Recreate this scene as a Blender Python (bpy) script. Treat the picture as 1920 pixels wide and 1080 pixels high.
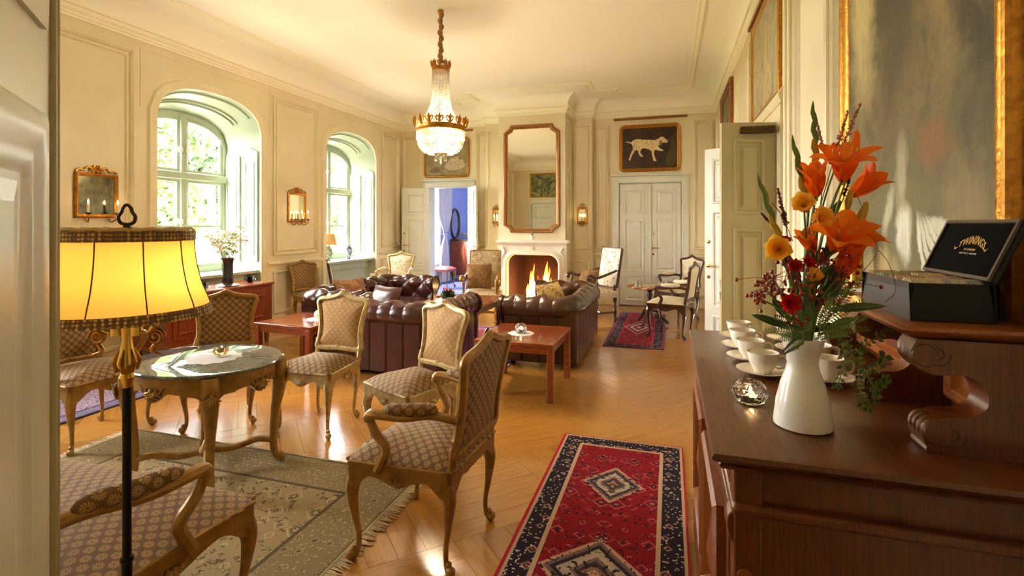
import bpy, bmesh, math, random
from math import pi, sin, cos, radians, sqrt, atan2
from mathutils import Vector, Matrix
random.seed(7)
scene = bpy.context.scene
for o in list(bpy.data.objects): bpy.data.objects.remove(o, do_unlink=True)
COL = scene.collection
# ---------------------------------------------------------------- camera
YAW = math.atan(295.0 / 950.0)
cd = bpy.data.cameras.new('camera'); cam = bpy.data.objects.new('camera', cd); COL.objects.link(cam)
cd.sensor_width = 36.0; cd.lens = 36.0 * 950 / 1920
cd.shift_y = -(540 - 422) / 1920.0
cd.clip_start = 0.02
cam.location = (0, 0, 1.45); cam.rotation_euler = (pi / 2, 0, YAW)
scene.camera = cam
# ---------------------------------------------------------------- world, sun, exposure
vs = scene.view_settings
vs.view_transform = 'Standard'; vs.look = 'None'; vs.gamma = 1.0; vs.use_curve_mapping = False
vs.exposure = 1.5
scene.cycles.use_denoising = True
scene.cycles.max_bounces = 10; scene.cycles.diffuse_bounces = 6; scene.cycles.glossy_bounces = 5
scene.cycles.transmission_bounces = 8; scene.cycles.transparent_max_bounces = 16
scene.cycles.sample_clamp_indirect = 12.0
scene.cycles.caustics_reflective = False; scene.cycles.caustics_refractive = False
w = bpy.data.worlds.new('sky'); scene.world = w; w.use_nodes = True
bg = w.node_tree.nodes['Background']; bg.inputs[0].default_value = (1.0, 0.975, 0.93, 1); bg.inputs[1].default_value = 28.0
sl = bpy.data.lights.new('sun', 'SUN'); sun = bpy.data.objects.new('sun', sl); COL.objects.link(sun)
sl.energy = 13.0; sl.angle = radians(1.0); sl.color = (1.0, 0.93, 0.8)
sun.rotation_euler = Vector((0.30, 0.80, -0.52)).to_track_quat('-Z', 'Y').to_euler()
def portal(name, loc, sx, sy, normal):
    l = bpy.data.lights.new(name, 'AREA'); l.shape = 'RECTANGLE'; l.size = sx; l.size_y = sy; l.cycles.is_portal = True
    o = bpy.data.objects.new(name, l); COL.objects.link(o); o.location = loc
    o.rotation_euler = Vector(normal).to_track_quat('-Z', 'Z').to_euler()
LX, RX, BY, NY = -5.30, 0.78, 9.32, -0.06
WINS = [(1.27, 2.73), (4.09, 5.55), (6.91, 8.37)]
for a, b in WINS: portal('window_portal', (LX - 0.62, (a + b) / 2, 1.95), 2.4, 1.5, (1, 0, 0))
portal('window_portal', (-6.0, 10.85, 1.6), 2.2, 1.4, (1, 0, 0))
# ---------------------------------------------------------------- helpers
def S(r, g, b):
    def f(c):
        c = c / 255.0
        return c / 12.92 if c <= 0.04045 else ((c + 0.055) / 1.055) ** 2.4
    return (f(r), f(g), f(b), 1.0)
V = Vector
class NB:
    """small node-tree writer"""
    def __init__(s, name):
        s.m = bpy.data.materials.new(name); s.m.use_nodes = True
        s.t = s.m.node_tree; s.p = s.t.nodes['Principled BSDF']; s.out = s.t.nodes['Material Output']
    def n(s, typ, **kw):
        nd = s.t.nodes.new('ShaderNode' + typ)
        for k, v in kw.items():
            if k.startswith('i_'): nd.inputs[k[2:].replace('_', ' ')].default_value = v
            else: setattr(nd, k, v)
        return nd
    def l(s, a, b): s.t.links.new(a, b)
    def set(s, **kw):
        for k, v in kw.items(): s.p.inputs[k.replace('_', ' ')].default_value = v
    def math(s, op, a, b=None, c=None, clamp=False):
        nd = s.t.nodes.new('ShaderNodeMath'); nd.operation = op; nd.use_clamp = clamp
        for i, x in enumerate((a, b, c)):
            if x is None: continue
            if isinstance(x, (int, float)): nd.inputs[i].default_value = x
            else: s.l(x, nd.inputs[i])
        return nd.outputs[0]
    def mix(s, f, a, b):
        nd = s.t.nodes.new('ShaderNodeMix'); nd.data_type = 'RGBA'
        for i, x in ((0, f), (6, a), (7, b)):
            if isinstance(x, (int, float)): nd.inputs[i].default_value = x
            elif isinstance(x, tuple): nd.inputs[i].default_value = x
            else: s.l(x, nd.inputs[i])
        return nd.outputs[2]
    def ramp(s, f, stops):
        nd = s.t.nodes.new('ShaderNodeValToRGB'); e = nd.color_ramp.elements
        while len(e) < len(stops): e.new(0.5)
        for i, (p, c) in enumerate(stops): e[i].position = p; e[i].color = c
        s.l(f, nd.inputs[0]); return nd.outputs[0]
    def coord(s, kind='Object', scale=(1, 1, 1), rot=(0, 0, 0), loc=(0, 0, 0)):
        tc = s.n('TexCoord'); mp = s.n('Mapping')
        mp.inputs['Scale'].default_value = scale; mp.inputs['Rotation'].default_value = rot; mp.inputs['Location'].default_value = loc
        s.l(tc.outputs[kind], mp.inputs[0]); return mp.outputs[0]
    def noise(s, co, scale=5, detail=3, rough=0.5, dist=0.0):
        nd = s.n('TexNoise'); nd.inputs['Scale'].default_value = scale; nd.inputs['Detail'].default_value = detail
        nd.inputs['Roughness'].default_value = rough; nd.inputs['Distortion'].default_value = dist
        s.l(co, nd.inputs['Vector']); return nd.outputs['Fac']
    def bump(s, h, strength=0.3, dist=0.01):
        b = s.n('Bump'); b.inputs['Strength'].default_value = strength; b.inputs['Distance'].default_value = dist
        s.l(h, b.inputs['Height']); s.l(b.outputs[0], s.p.inputs['Normal']); return b
    def col(s, x): s.l(x, s.p.inputs['Base Color'])
def mk(name, col, rough=0.5, metal=0.0, var=None, bump=None, coat=0.0, co='Object', stretch=(1, 1, 1), **kw):
    b = NB(name); b.set(Base_Color=col, Roughness=rough, Metallic=metal, Coat_Weight=coat, **kw)
    if coat: b.set(Coat_Roughness=0.12)
    if var or bump: c = b.coord(co, stretch)
    if var:
        sc, col2 = var[0], var[1]
        f = b.noise(c, sc, 4, 0.55); f = b.math('MULTIPLY_ADD', f, 2.2, -0.6, clamp=True)
        b.col(b.mix(f, col, col2))
    if bump: b.bump(b.noise(c, bump[0], 3), bump[1], bump[2] if len(bump) > 2 else 0.005)
    return b.m
class MB:
    """collects faces for ONE mesh object"""
    def __init__(s): s.v = []; s.f = []; s.uv = None
    def add(s, vs, fs):
        k = len(s.v); s.v += [tuple(p) for p in vs]; s.f += [tuple(i + k for i in f) for f in fs]; return s
    def box(s, x0, x1, y0, y1, z0, z1):
        if x0 > x1: x0, x1 = x1, x0
        if y0 > y1: y0, y1 = y1, y0
        if z0 > z1: z0, z1 = z1, z0
        p = [(x, y, z) for z in (z0, z1) for y in (y0, y1) for x in (x0, x1)]
        return s.add(p, [(0, 2, 3, 1), (4, 5, 7, 6), (0, 1, 5, 4), (2, 6, 7, 3), (0, 4, 6, 2), (1, 3, 7, 5)])
    def loft(s, rings, cap=True, closed=True, wrap=False):
        n = len(rings[0]); k = len(s.v)
        for r in rings: s.v += [tuple(p) for p in r]
        m = len(rings)
        for i in range(m if wrap else m - 1):
            a = k + i * n; b = k + ((i + 1) % m) * n
            for j in range(n if closed else n - 1):
                j2 = (j + 1) % n; s.f.append((a + j, a + j2, b + j2, b + j))
        if cap and closed and not wrap:
            s.f.append(tuple(k + j for j in range(n))[::-1]); s.f.append(tuple(k + (m - 1) * n + j for j in range(n)))
        return s
    def lathe(s, prof, n=16, c=(0, 0, 0), ax=None, sx=1.0, sy=1.0):
        """prof = [(r, z)]; ax = optional rotation matrix"""
        rings = []
        for r, z in prof:
            ring = [V((r * sx * cos(2 * pi * j / n), r * sy * sin(2 * pi * j / n), z)) for j in range(n)]
            if ax is not None: ring = [ax @ p for p in ring]
            rings.append([p + V(c) for p in ring])
        return s.loft(rings)
    def tube(s, pts, rad, n=8, flat=1.0, up=None, wrap=False):
        pts = [V(p) for p in pts]; m = len(pts)
        if isinstance(rad, (int, float)): rad = [rad] * m
        tg = []
        for i in range(m):
            if wrap: t = pts[(i + 1) % m] - pts[i - 1]
            else: t = pts[min(i + 1, m - 1)] - pts[max(i - 1, 0)]
            tg.append(t.normalized() if t.length > 1e-9 else V((0, 0, 1)))
        u = V(up) if up else (V((0, 0, 1)) if abs(tg[0].z) < 0.9 else V((1, 0, 0)))
        rings = []
        for i in range(m):
            t = tg[i]; u = (u - t * u.dot(t)); u = u.normalized() if u.length > 1e-6 else t.orthogonal().normalized()
            w_ = t.cross(u)
            rings.append([pts[i] + (u * cos(2 * pi * j / n) + w_ * sin(2 * pi * j / n) * flat) * rad[i] for j in range(n)])
        return s.loft(rings, wrap=wrap)
    def prism(s, poly, o, u, v, w_):
        """polygon (a,b) in plane o + a*u + b*v, extruded by vector w_"""
        o, u, v, w_ = V(o), V(u), V(v), V(w_); n = len(poly)
        A = [o + u * a + v * b for a, b in poly]; B = [p + w_ for p in A]
        k = len(s.v); s.v += [tuple(p) for p in A + B]
        s.f.append(tuple(range(k + n - 1, k - 1, -1))); s.f.append(tuple(range(k + n, k + 2 * n)))
        for j in range(n): j2 = (j + 1) % n; s.f.append((k + j, k + j2, k + n + j2, k + n + j))
        return s
    def mould(s, path, N, prof, closed=True, cap=True):
        """sweep profile [(lateral, proud)] along a planar path with mitred corners; lateral = N x direction"""
        path = [V(p) for p in path]; N = V(N).normalized(); m = len(path); rings = []
        for i in range(m):
            d0 = (path[i] - path[i - 1]).normalized() if (closed or i > 0) else None
            d1 = (path[(i + 1) % m] - path[i]).normalized() if (closed or i < m - 1) else None
            if d0 is None: d0 = d1
            if d1 is None: d1 = d0
            l0, l1 = N.cross(d0), N.cross(d1)
            mi = (l0 + l1) / max(0.3, 1 + l0.dot(l1))
            rings.append([path[i] + mi * a + N * b for a, b in prof])
        return s.loft(rings, cap=cap, wrap=closed)
    def pad(s, outl, o, u, v, nrm, thick, rings=6, p=2.5, back=0.0):
        """upholstered pad bulging from a closed 2-D outline"""
        o, u, v, nrm = V(o), V(u), V(v), V(nrm); n = len(outl)
        cx = sum(a for a, b in outl) / n; cy = sum(b for a, b in outl) / n
        R = []
        if back: R.append([o + u * a + v * b - nrm * back for a, b in outl])
        for k in range(rings):
            q = 1 - (k / rings); h = thick * (1 - q ** p)
            R.append([o + u * (cx + (a - cx) * q) + v * (cy + (b - cy) * q) + nrm * h for a, b in outl])
        k0 = len(s.v); s.loft(R, cap=False)
        last = k0 + (len(R) - 1) * n; c = len(s.v); s.v.append(tuple(o + u * cx + v * cy + nrm * thick))
        for j in range(n): s.f.append((last + j, last + (j + 1) % n, c))
        if back: s.f.append(tuple(k0 + j for j in range(n))[::-1])
        return s
    def sph(s, c, r, n=10, m=6, sc=(1, 1, 1)):
        rings = []
        for i in range(m + 1):
            t = -pi / 2 + pi * i / m; rr = max(cos(t), 0.02) * r
            rings.append([V(c) + V((rr * cos(2 * pi * j / n) * sc[0], rr * sin(2 * pi * j / n) * sc[1], r * sin(t) * sc[2])) for j in range(n)])
        return s.loft(rings)
    def tri(s, a, b, c): return s.add([a, b, c], [(0, 1, 2)])
    def mesh(s, name, mat, smooth=True, uv='box'):
        me = bpy.data.meshes.new(name); me.from_pydata(s.v, [], s.f); me.update()
        if mat: me.materials.append(mat)
        bm = bmesh.new(); bm.from_mesh(me); bmesh.ops.recalc_face_normals(bm, faces=bm.faces)
        L = bm.loops.layers.uv.new('UVMap')
        for f in bm.faces:
            n = f.normal; ax = max(range(3), key=lambda i: abs(n[i])) if uv == 'box' else {'yz': 0, 'xz': 1, 'xy': 2}[uv]
            for lp in f.loops:
                c = lp.vert.co
                lp[L].uv = (c.y, c.z) if ax == 0 else ((c.x, c.z) if ax == 1 else (c.x, c.y))
            f.smooth = smooth
        bm.to_mesh(me); bm.free()
        if smooth:
            try: me.set_sharp_from_angle(angle=radians(38))
            except Exception: pass
        return me
    def build(s, name, mat, parent=None, smooth=True, uv='box', bevel=0.0, sub=0, kind=None, label=None, seg=2):
        o = bpy.data.objects.new(name, s.mesh(name, mat, smooth, uv)); COL.objects.link(o)
        if parent: o.parent = parent
        if bevel:
            md = o.modifiers.new('bevel', 'BEVEL'); md.width = bevel; md.segments = seg; md.limit_method = 'ANGLE'; md.angle_limit = radians(35); md.harden_normals = False
        if sub: md = o.modifiers.new('sub', 'SUBSURF'); md.levels = sub; md.render_levels = sub
        if kind: o['kind'] = kind
        if label: o['label'] = label
        return o
def tag(o, label, cat, group=None):
    o['label'] = label; o['category'] = cat
    if group: o['group'] = group
    return o
def thing(name, label, cat, loc=(0, 0, 0), rz=0.0, group=None):
    o = bpy.data.objects.new(name, None); COL.objects.link(o); o.location = loc; o.rotation_euler = (0, 0, rz)
    o.empty_display_size = 0.1
    return tag(o, label, cat, group)
def struct(o): o['kind'] = 'structure'; return o
def kids(o): return [c for c in bpy.data.objects if c.parent == o]
def copy_tree(o, parent=None, loc=None, rz=None, label=None):
    c = o.copy(); COL.objects.link(c); c.parent = parent
    if loc is not None: c.location = loc
    if rz is not None: c.rotation_euler = (0, 0, rz)
    if label: c['label'] = label
    for ch in kids(o): copy_tree(ch, c)
    return c
def cr(pts, n=6, closed=False):
    """Catmull-Rom through points (any dimension)"""
    P = [tuple(p) for p in pts]; m = len(P); out = []
    for i in range(m if closed else m - 1):
        p1, p2 = P[i], P[(i + 1) % m]
        p0 = P[i - 1] if (closed or i > 0) else p1; p3 = P[(i + 2) % m] if (closed or i + 2 < m) else p2
        for k in range(n):
            t = k / n
            out.append(tuple(0.5 * (2 * b + (c - a) * t + (2 * a - 5 * b + 4 * c - d) * t * t + (3 * b - a - 3 * c + d) * t ** 3) for a, b, c, d in zip(p0, p1, p2, p3)))
    if not closed: out.append(P[-1])
    return out
def rrect(x0, x1, y0, y1, r, n=4):
    o = []
    for cx, cy, a0 in ((x1 - r, y1 - r, 0), (x0 + r, y1 - r, 90), (x0 + r, y0 + r, 180), (x1 - r, y0 + r, 270)):
        for k in range(n + 1): a = radians(a0 + 90 * k / n); o.append((cx + r * cos(a), cy + r * sin(a)))
    return o
def rect3(o, u, v, a0, a1, b0, b1):
    o, u, v = V(o), V(u), V(v); return [o + u * a + v * b for a, b in ((a0, b0), (a1, b0), (a1, b1), (a0, b1))]
# ---------------------------------------------------------------- materials
CREAM = mk('cream panel paint', S(226, 214, 182), 0.42, var=(1.6, S(214, 200, 164)), bump=(60, 0.05))
CREAM2 = mk('cream moulding paint', S(230, 219, 188), 0.4, var=(3, S(217, 203, 167)))
CORN = mk('cornice plaster', S(242, 234, 208), 0.5)
CEIL = mk('ceiling plaster', S(246, 240, 222), 0.7, bump=(30, 0.04))
SAGE = mk('sage window paint', S(178, 188, 168), 0.35, var=(4, S(166, 178, 158)))
DOORW = mk('white grey door paint', S(218, 217, 205), 0.3, var=(5, S(206, 206, 194)))
DOORG = mk('shaded olive door paint', S(178, 168, 128), 0.4, var=(3, S(166, 155, 115)))  # shade of the backlit leaf put into this olive; edge beads reuse it
STONEW = mk('painted mantel stone', S(226, 221, 206), 0.45, var=(6, S(212, 205, 188)))
GOLD = mk('gilt frame', S(196, 140, 52), 0.34, 0.85, var=(40, S(150, 96, 30)), bump=(90, 0.35))
GOLDW = mk('gilt brown wood', S(160, 104, 44), 0.38, 0.45, var=(30, S(120, 72, 28)), bump=(70, 0.3))
BRASS = mk('polished brass', S(214, 172, 84), 0.22, 1.0)
BRONZE = mk('dark bronze', S(96, 72, 40), 0.4, 0.8, var=(60, S(60, 42, 24)), bump=(80, 0.3))
GILT = mk('chair gilt wood', S(176, 136, 72), 0.36, 0.35, var=(22, S(132, 96, 44)), bump=(50, 0.3))
GILTP = mk('pale gilt wood', S(204, 184, 130), 0.38, 0.2, var=(22, S(160, 132, 78)), bump=(50, 0.3))
BLACK = mk('black metal', S(22, 20, 20), 0.35, 0.6)
IRON = mk('dark iron', S(40, 36, 34), 0.5, 0.7)
STEEL = mk('steel lock plate', S(190, 186, 176), 0.3, 1.0)
PORC = mk('white porcelain', S(238, 230, 214), 0.12, coat=0.5)
PORCW = mk('white satin ceramic', S(232, 230, 222), 0.25, coat=0.3)
LACE = mk('white lace cloth', S(240, 238, 236), 0.8, bump=(220, 0.6))
WAX = mk('candle wax', S(244, 236, 214), 0.5, Subsurface_Weight=0.0)
DWOOD = mk('dark carved walnut', S(84, 46, 26), 0.3, var=(14, S(52, 28, 16)), coat=0.3)
MAHOG = mk('red mahogany', S(150, 72, 40), 0.24, var=(9, S(112, 46, 26)), coat=0.4, stretch=(1, 6, 6))
CHERRY = mk('cherry wood', S(150, 72, 34), 0.2, var=(8, S(116, 50, 24)), coat=0.5, stretch=(1.5, 8, 8))
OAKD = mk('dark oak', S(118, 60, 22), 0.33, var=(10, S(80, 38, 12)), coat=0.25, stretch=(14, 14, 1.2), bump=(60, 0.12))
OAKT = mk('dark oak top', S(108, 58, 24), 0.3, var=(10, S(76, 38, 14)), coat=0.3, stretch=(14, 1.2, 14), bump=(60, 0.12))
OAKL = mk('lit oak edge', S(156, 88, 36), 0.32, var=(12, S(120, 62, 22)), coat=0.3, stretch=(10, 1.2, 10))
LEATHER = None
def leather(name, c1, c2):
    b = NB(name); b.set(Roughness=0.26, Coat_Weight=0.25, Coat_Roughness=0.2)
    co = b.coord('Object'); f = b.noise(co, 3.5, 4); b.col(b.mix(b.math('MULTIPLY_ADD', f, 2, -0.5, clamp=True), c1, c2))
    v = b.n('TexVoronoi'); v.inputs['Scale'].default_value = 170; b.l(co, v.inputs[0])
    b.bump(b.math('ADD', v.outputs[0], b.math('MULTIPLY', b.noise(co, 26, 4), 2.2)), 0.16, 0.004); return b.m
LEATHER = leather('oxblood leather', S(76, 36, 31), S(50, 23, 21))
LEATHB = leather('brown leather', S(82, 47, 29), S(54, 29, 18))
def rosette(name, ground, ground2, flower, pitch=0.036, sheen=0.08, rad=0.43):
    """woven fabric with a staggered grid of twelve-petal rosettes, on UV metres"""
    b = NB(name); b.set(Roughness=0.75, Sheen_Weight=sheen)
    co = b.coord('UV', (1 / pitch,) * 3, (0, 0, pi / 4))
    v = b.n('TexVoronoi', voronoi_dimensions='2D'); v.inputs['Scale'].default_value = 1; v.inputs['Randomness'].default_value = 0
    b.l(co, v.inputs['Vector'])
    sub = b.n('VectorMath', operation='SUBTRACT'); b.l(co, sub.inputs[0]); b.l(v.outputs['Position'], sub.inputs[1])
    ln = b.n('VectorMath', operation='LENGTH'); b.l(sub.outputs[0], ln.inputs[0]); r = ln.outputs['Value']
    sp = b.n('SeparateXYZ'); b.l(sub.outputs[0], sp.inputs[0])
    ang = b.math('ARCTAN2', sp.outputs[1], sp.outputs[0])
    pet = b.math('COSINE', b.math('MULTIPLY', ang, 12))
    lim = b.math('MULTIPLY_ADD', pet, 0.035, rad - 0.02)
    m1 = b.math('MULTIPLY', b.math('SUBTRACT', lim, r), 22, clamp=True)
    gap = b.math('MULTIPLY_ADD', b.math('MULTIPLY', pet, b.math('MULTIPLY', r, 4)), 0.9, 0.75, clamp=True)
    m2 = b.math('MULTIPLY', b.math('SUBTRACT', r, 0.07), 30, clamp=True)
    mask = b.math('MULTIPLY', b.math('MULTIPLY', m1, gap), m2)
    g = b.mix(b.noise(b.coord('UV'), 9, 2), ground, ground2)
    b.col(b.mix(b.math('MULTIPLY', mask, 0.85), g, flower))
    b.bump(b.math('ADD', mask, b.math('MULTIPLY', b.noise(b.coord('UV'), 700, 1), 0.5)), 0.25, 0.002); return b.m
FAB = rosette('brown rosette fabric', S(100, 68, 34), S(118, 82, 44), S(190, 154, 98))
FABL = rosette('pale brown rosette fabric', S(160, 118, 62), S(174, 132, 76), S(200, 166, 110), 0.034, rad=0.3)
def floral(name, base, cols, scale=16):
    b = NB(name); b.set(Roughness=0.85)
    co = b.coord('Object'); v = b.n('TexVoronoi'); v.inputs['Scale'].default_value = scale; b.l(co, v.inputs[0])
    c = b.ramp(b.noise(co, scale * 0.7, 4, 0.6, 1.5), [(0.0, cols[0]), (0.40, base), (0.52, base), (0.60, cols[1]), (0.75, cols[2])])
    b.col(b.mix(b.math('LESS_THAN', v.outputs[0], 0.22), c, cols[2])); b.bump(b.noise(co, 300, 2), 0.3, 0.002); return b.m
FLORA = floral('gold grey brocade', S(178, 156, 120), (S(120, 92, 56), S(150, 110, 62), S(206, 186, 148)))
FLORB = floral('ivory floral tapestry', S(226, 216, 196), (S(196, 160, 120), S(206, 176, 136), S(176, 96, 84)))
FLORC = floral('pale floral tapestry', S(214, 202, 176), (S(150, 130, 100), S(188, 168, 128), S(160, 132, 96)), 26)
CUSHF = floral('rose floral cushion', S(212, 188, 136), (S(184, 70, 60), S(150, 122, 60), S(190, 84, 70)), 20)
CUSHD = floral('dark gold cushion', S(112, 78, 36), (S(70, 44, 20), S(140, 100, 44), S(150, 112, 54)), 22)
def petal_mat(name, c1, c2):
    """thin petal: lets some light through"""
    b = NB(name); b.set(Roughness=.45); f = b.math('MULTIPLY_ADD', b.noise(b.coord('Object'), 18, 4), 2.2, -.6, clamp=True); c = b.mix(f, c1, c2); b.col(c)
    tr = b.n('BsdfTranslucent'); b.l(c, tr.inputs[0]); mx = b.n('MixShader'); mx.inputs[0].default_value = .42; b.l(b.p.outputs[0], mx.inputs[1]); b.l(tr.outputs[0], mx.inputs[2]); b.l(mx.outputs[0], b.out.inputs[0]); return b.m
IVORY = mk('ivory upholstery', S(218, 208, 180), 0.7, bump=(200, 0.2))
# parquet oak: colour per plank, grain along U
def parquet():
    b = NB('oak parquet'); b.set(Roughness=0.2, Coat_Weight=0.35, Coat_Roughness=0.1)
    g = b.n('NewGeometry'); rnd = g.outputs['Random Per Island']
    co = b.coord('UV', (3, 42, 1)); f = b.noise(co, 1.0, 5, 0.6, 0.6)
    co2 = b.coord('UV', (9, 260, 1)); f2 = b.noise(co2, 1.0, 3, 0.6)
    c = b.ramp(rnd, [(0, S(154, 98, 34)), (0.4, S(176, 118, 46)), (0.75, S(198, 142, 64)), (1, S(142, 88, 30))])
    c = b.mix(b.math('MULTIPLY_ADD', f, 1.6, -0.45, clamp=True), c, S(150, 98, 40))
    c = b.mix(b.math('MULTIPLY', b.math('GREATER_THAN', f2, 0.62), 0.35), c, S(110, 66, 26))
    b.col(c); b.bump(b.math('ADD', f, b.noise(b.coord('Object'), 3.0, 2)), 0.05, 0.004)
    b.l(b.math('MULTIPLY_ADD', f, 0.12, 0.15), b.p.inputs['Roughness']); return b.m
PARQ = parquet()
SUBF = mk('dark parquet joint', S(70, 42, 18), 0.6)
BOUNCE_GRAVEL = mk('pale bounce gravel', S(200, 194, 178), 0.95, var=(6, S(176, 168, 150)))  # pale ground added to reflect sun up through the windows
GRASS = mk('lawn', S(60, 84, 40), 0.9, var=(2, S(46, 66, 30)))
LEAFO = mk('garden leaf', S(62, 92, 44), 0.55, var=(0.9, S(96, 116, 58)), Transmission_Weight=0.0)
LEAFO2 = mk('dark garden leaf', S(40, 66, 36), 0.55, var=(0.9, S(70, 92, 50)))
BARK = mk('bark', S(92, 76, 60), 0.9, bump=(20, 0.6))
FACADE = mk('pale render', S(230, 226, 216), 0.9)
BLUEW = mk('blue wall', S(182, 194, 232), 0.7, var=(4, S(170, 184, 226)))
BLUEC = mk('blue carpet', S(96, 110, 176), 0.95, var=(2.2, S(140, 146, 196)), bump=(200, 0.4))
CURT = mk('pale curtain', S(226, 222, 216), 0.8, var=(8, S(210, 206, 204)))
CURTB = mk('blue curtain trim', S(84, 124, 190), 0.8, var=(30, S(220, 226, 236)))
RED = mk('red damask', S(140, 44, 48), 0.7, var=(26, S(176, 92, 88)))
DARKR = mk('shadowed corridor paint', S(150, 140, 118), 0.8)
def glass():
    b = NB('window glass'); t = b.t; t.nodes.remove(b.p)
    tr = b.n('BsdfTransparent'); gl = b.n('BsdfGlossy'); gl.inputs['Roughness'].default_value = 0.02
    lw = b.n('LayerWeight'); lw.inputs[0].default_value = 0.3; mx = b.n('MixShader')
    b.l(b.math('MULTIPLY', lw.outputs['Fresnel'], 0.6), mx.inputs[0]); b.l(tr.outputs[0], mx.inputs[1]); b.l(gl.outputs[0], mx.inputs[2]); b.l(mx.outputs[0], b.out.inputs[0]); return b.m
GLASS = glass()
CRYST = mk('crystal', S(255, 255, 255), 0.03, Transmission_Weight=1.0, IOR=1.5)
MIRR = mk('mirror glass', S(236, 232, 218), 0.015, 1.0)
MIRA = mk('antique mirror glass', S(150, 140, 110), 0.12, 1.0, var=(14, S(90, 84, 62)))
def emit(name, col, st):
    b = NB(name); b.set(Base_Color=(0, 0, 0, 1), Emission_Color=col, Emission_Strength=st); return b.m
FLAME = emit('candle flame', S(255, 214, 140), 30.0)
BULB = emit('lamp bulb', S(255, 220, 150), 22.0)
FIRE = None
# ================================================================ THE SETTING
ZC = 3.38; ZT = 3.75
# ---- floor: oak blocks laid diagonally in alternating squares; nearest 300 planks are parts, the rest one part
floor = struct(MB().box(LX - .56, RX, NY - 0.5, BY + 0.3, -0.12, -0.012).build('floor', SUBF, smooth=False))
def clip(poly, x0, x1, y0, y1):
    for ax, lim, sg in ((0, x0, 1), (0, x1, -1), (1, y0, 1), (1, y1, -1)):
        out = []
        for i in range(len(poly)):
            a, b = poly[i - 1], poly[i]; da, db = (a[ax] - lim) * sg, (b[ax] - lim) * sg
            if (da >= 0) != (db >= 0): t = da / (da - db); out.append((a[0] + (b[0] - a[0]) * t, a[1] + (b[1] - a[1]) * t))
            if db >= 0: out.append(b)
        poly = out
        if len(poly) < 3: return []
    return poly
SQ, NP = 0.64, 5; R2 = sqrt(0.5); planks = []
for i in range(-24, 30):
    for j in range(-24, 30):
        for k in range(NP):
            wdt = SQ / NP; g = 0.0008
            if (i + j) % 2: a0, a1, b0, b1 = i * SQ + g, (i + 1) * SQ - g, j * SQ + k * wdt + g, j * SQ + (k + 1) * wdt - g
            else: a0, a1, b0, b1 = i * SQ + k * wdt + g, i * SQ + (k + 1) * wdt - g, j * SQ + g, (j + 1) * SQ - g
            q = [((a - b) * R2 - 2.3, (a + b) * R2 + 4.4) for a, b in ((a0, b0), (a1, b0), (a1, b1), (a0, b1))]
            q2 = clip(q, LX - .14, RX, NY - 0.3, BY + 0.22)
            if q2: planks.append((q2, (i + j) % 2, random.random()))
def seen(p):
    x = sum(a for a, b in p[0]) / len(p[0]); y = sum(b for a, b in p[0]) / len(p[0])
    dpt = -sin(YAW) * x + cos(YAW) * y; xc = cos(YAW) * x + sin(YAW) * y
    if dpt < 1.9 or abs(xc / dpt) > 1.05: return 99 + (x * x + y * y)
    cov = (x < -1.4 and y < 2.6) or (-0.66 < x < 0.06 and y < 3.4) or (x > 0.1 and y < 2.6)
    return dpt + (40 if cov else 0)
planks.sort(key=seen)
def plank_mesh(ps, name):
    me = bpy.data.meshes.new(name); vs_, fs_, uvs = [], [], []
    for poly, dr, r in ps:
        n = len(poly); k = len(vs_); vs_ += [(x, y, 0.0) for x, y in poly] + [(x, y, -0.012) for x, y in poly]
        fs_.append(tuple(k + t for t in range(n))); uvs.append([(x, y) for x, y in poly])
        for t in range(n): t2 = (t + 1) % n; fs_.append((k + t, k + n + t, k + n + t2, k + t2)); uvs.append([poly[t], poly[t], poly[t2], poly[t2]])
    me.from_pydata(vs_, [], fs_); me.materials.append(PARQ); uvl = me.uv_layers.new(name='UVMap'); li = 0
    q = 0
    for poly, dr, r in ps:
        for _ in range(len(poly) + 1):
            for (x, y) in uvs[q]:
                a, b = (x + y) * R2, (y - x) * R2
                uvl.data[li].uv = ((a, b) if dr else (b, a)); uvl.data[li].uv = (uvl.data[li].uv[0] + r * 9, uvl.data[li].uv[1] + r * 5); li += 1
            q += 1
    return me
for p in planks[:290]:
    o = bpy.data.objects.new('plank', plank_mesh([p], 'plank')); COL.objects.link(o); o.parent = floor
o = bpy.data.objects.new('far_planks', plank_mesh(planks[290:], 'far_planks')); COL.objects.link(o); o.parent = floor; o['kind'] = 'stuff'
# ---- moulding profiles
PM = [(0, 0), (0, 0.022), (0.012, 0.032), (0.022, 0.02), (0.03, 0.024), (0.038, 0.006), (0.044, 0)]
PT = [(0, 0), (0, 0.012), (0.01, 0.018), (0.018, 0.008), (0.022, 0)]
def pframe(parent, o, u, v, a0, a1, b0, b1, prof=PM, mat=None, name='panel_moulding', nrm=None):
    N = V(nrm) if nrm else V(u).cross(V(v))
    pts = rect3(o, u, v, a0, a1, b0, b1)
    if V(u).cross(V(v)).dot(N) < 0: pts = pts[::-1]
    return MB().mould(pts, N, prof).build(name, mat or CREAM2, parent)
def arch_z(t, zs, zt): return zs + (zt - zs) * max(0.0, 1 - abs(2 * t - 1) ** 2.5) ** 0.5
NA = 24
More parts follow.
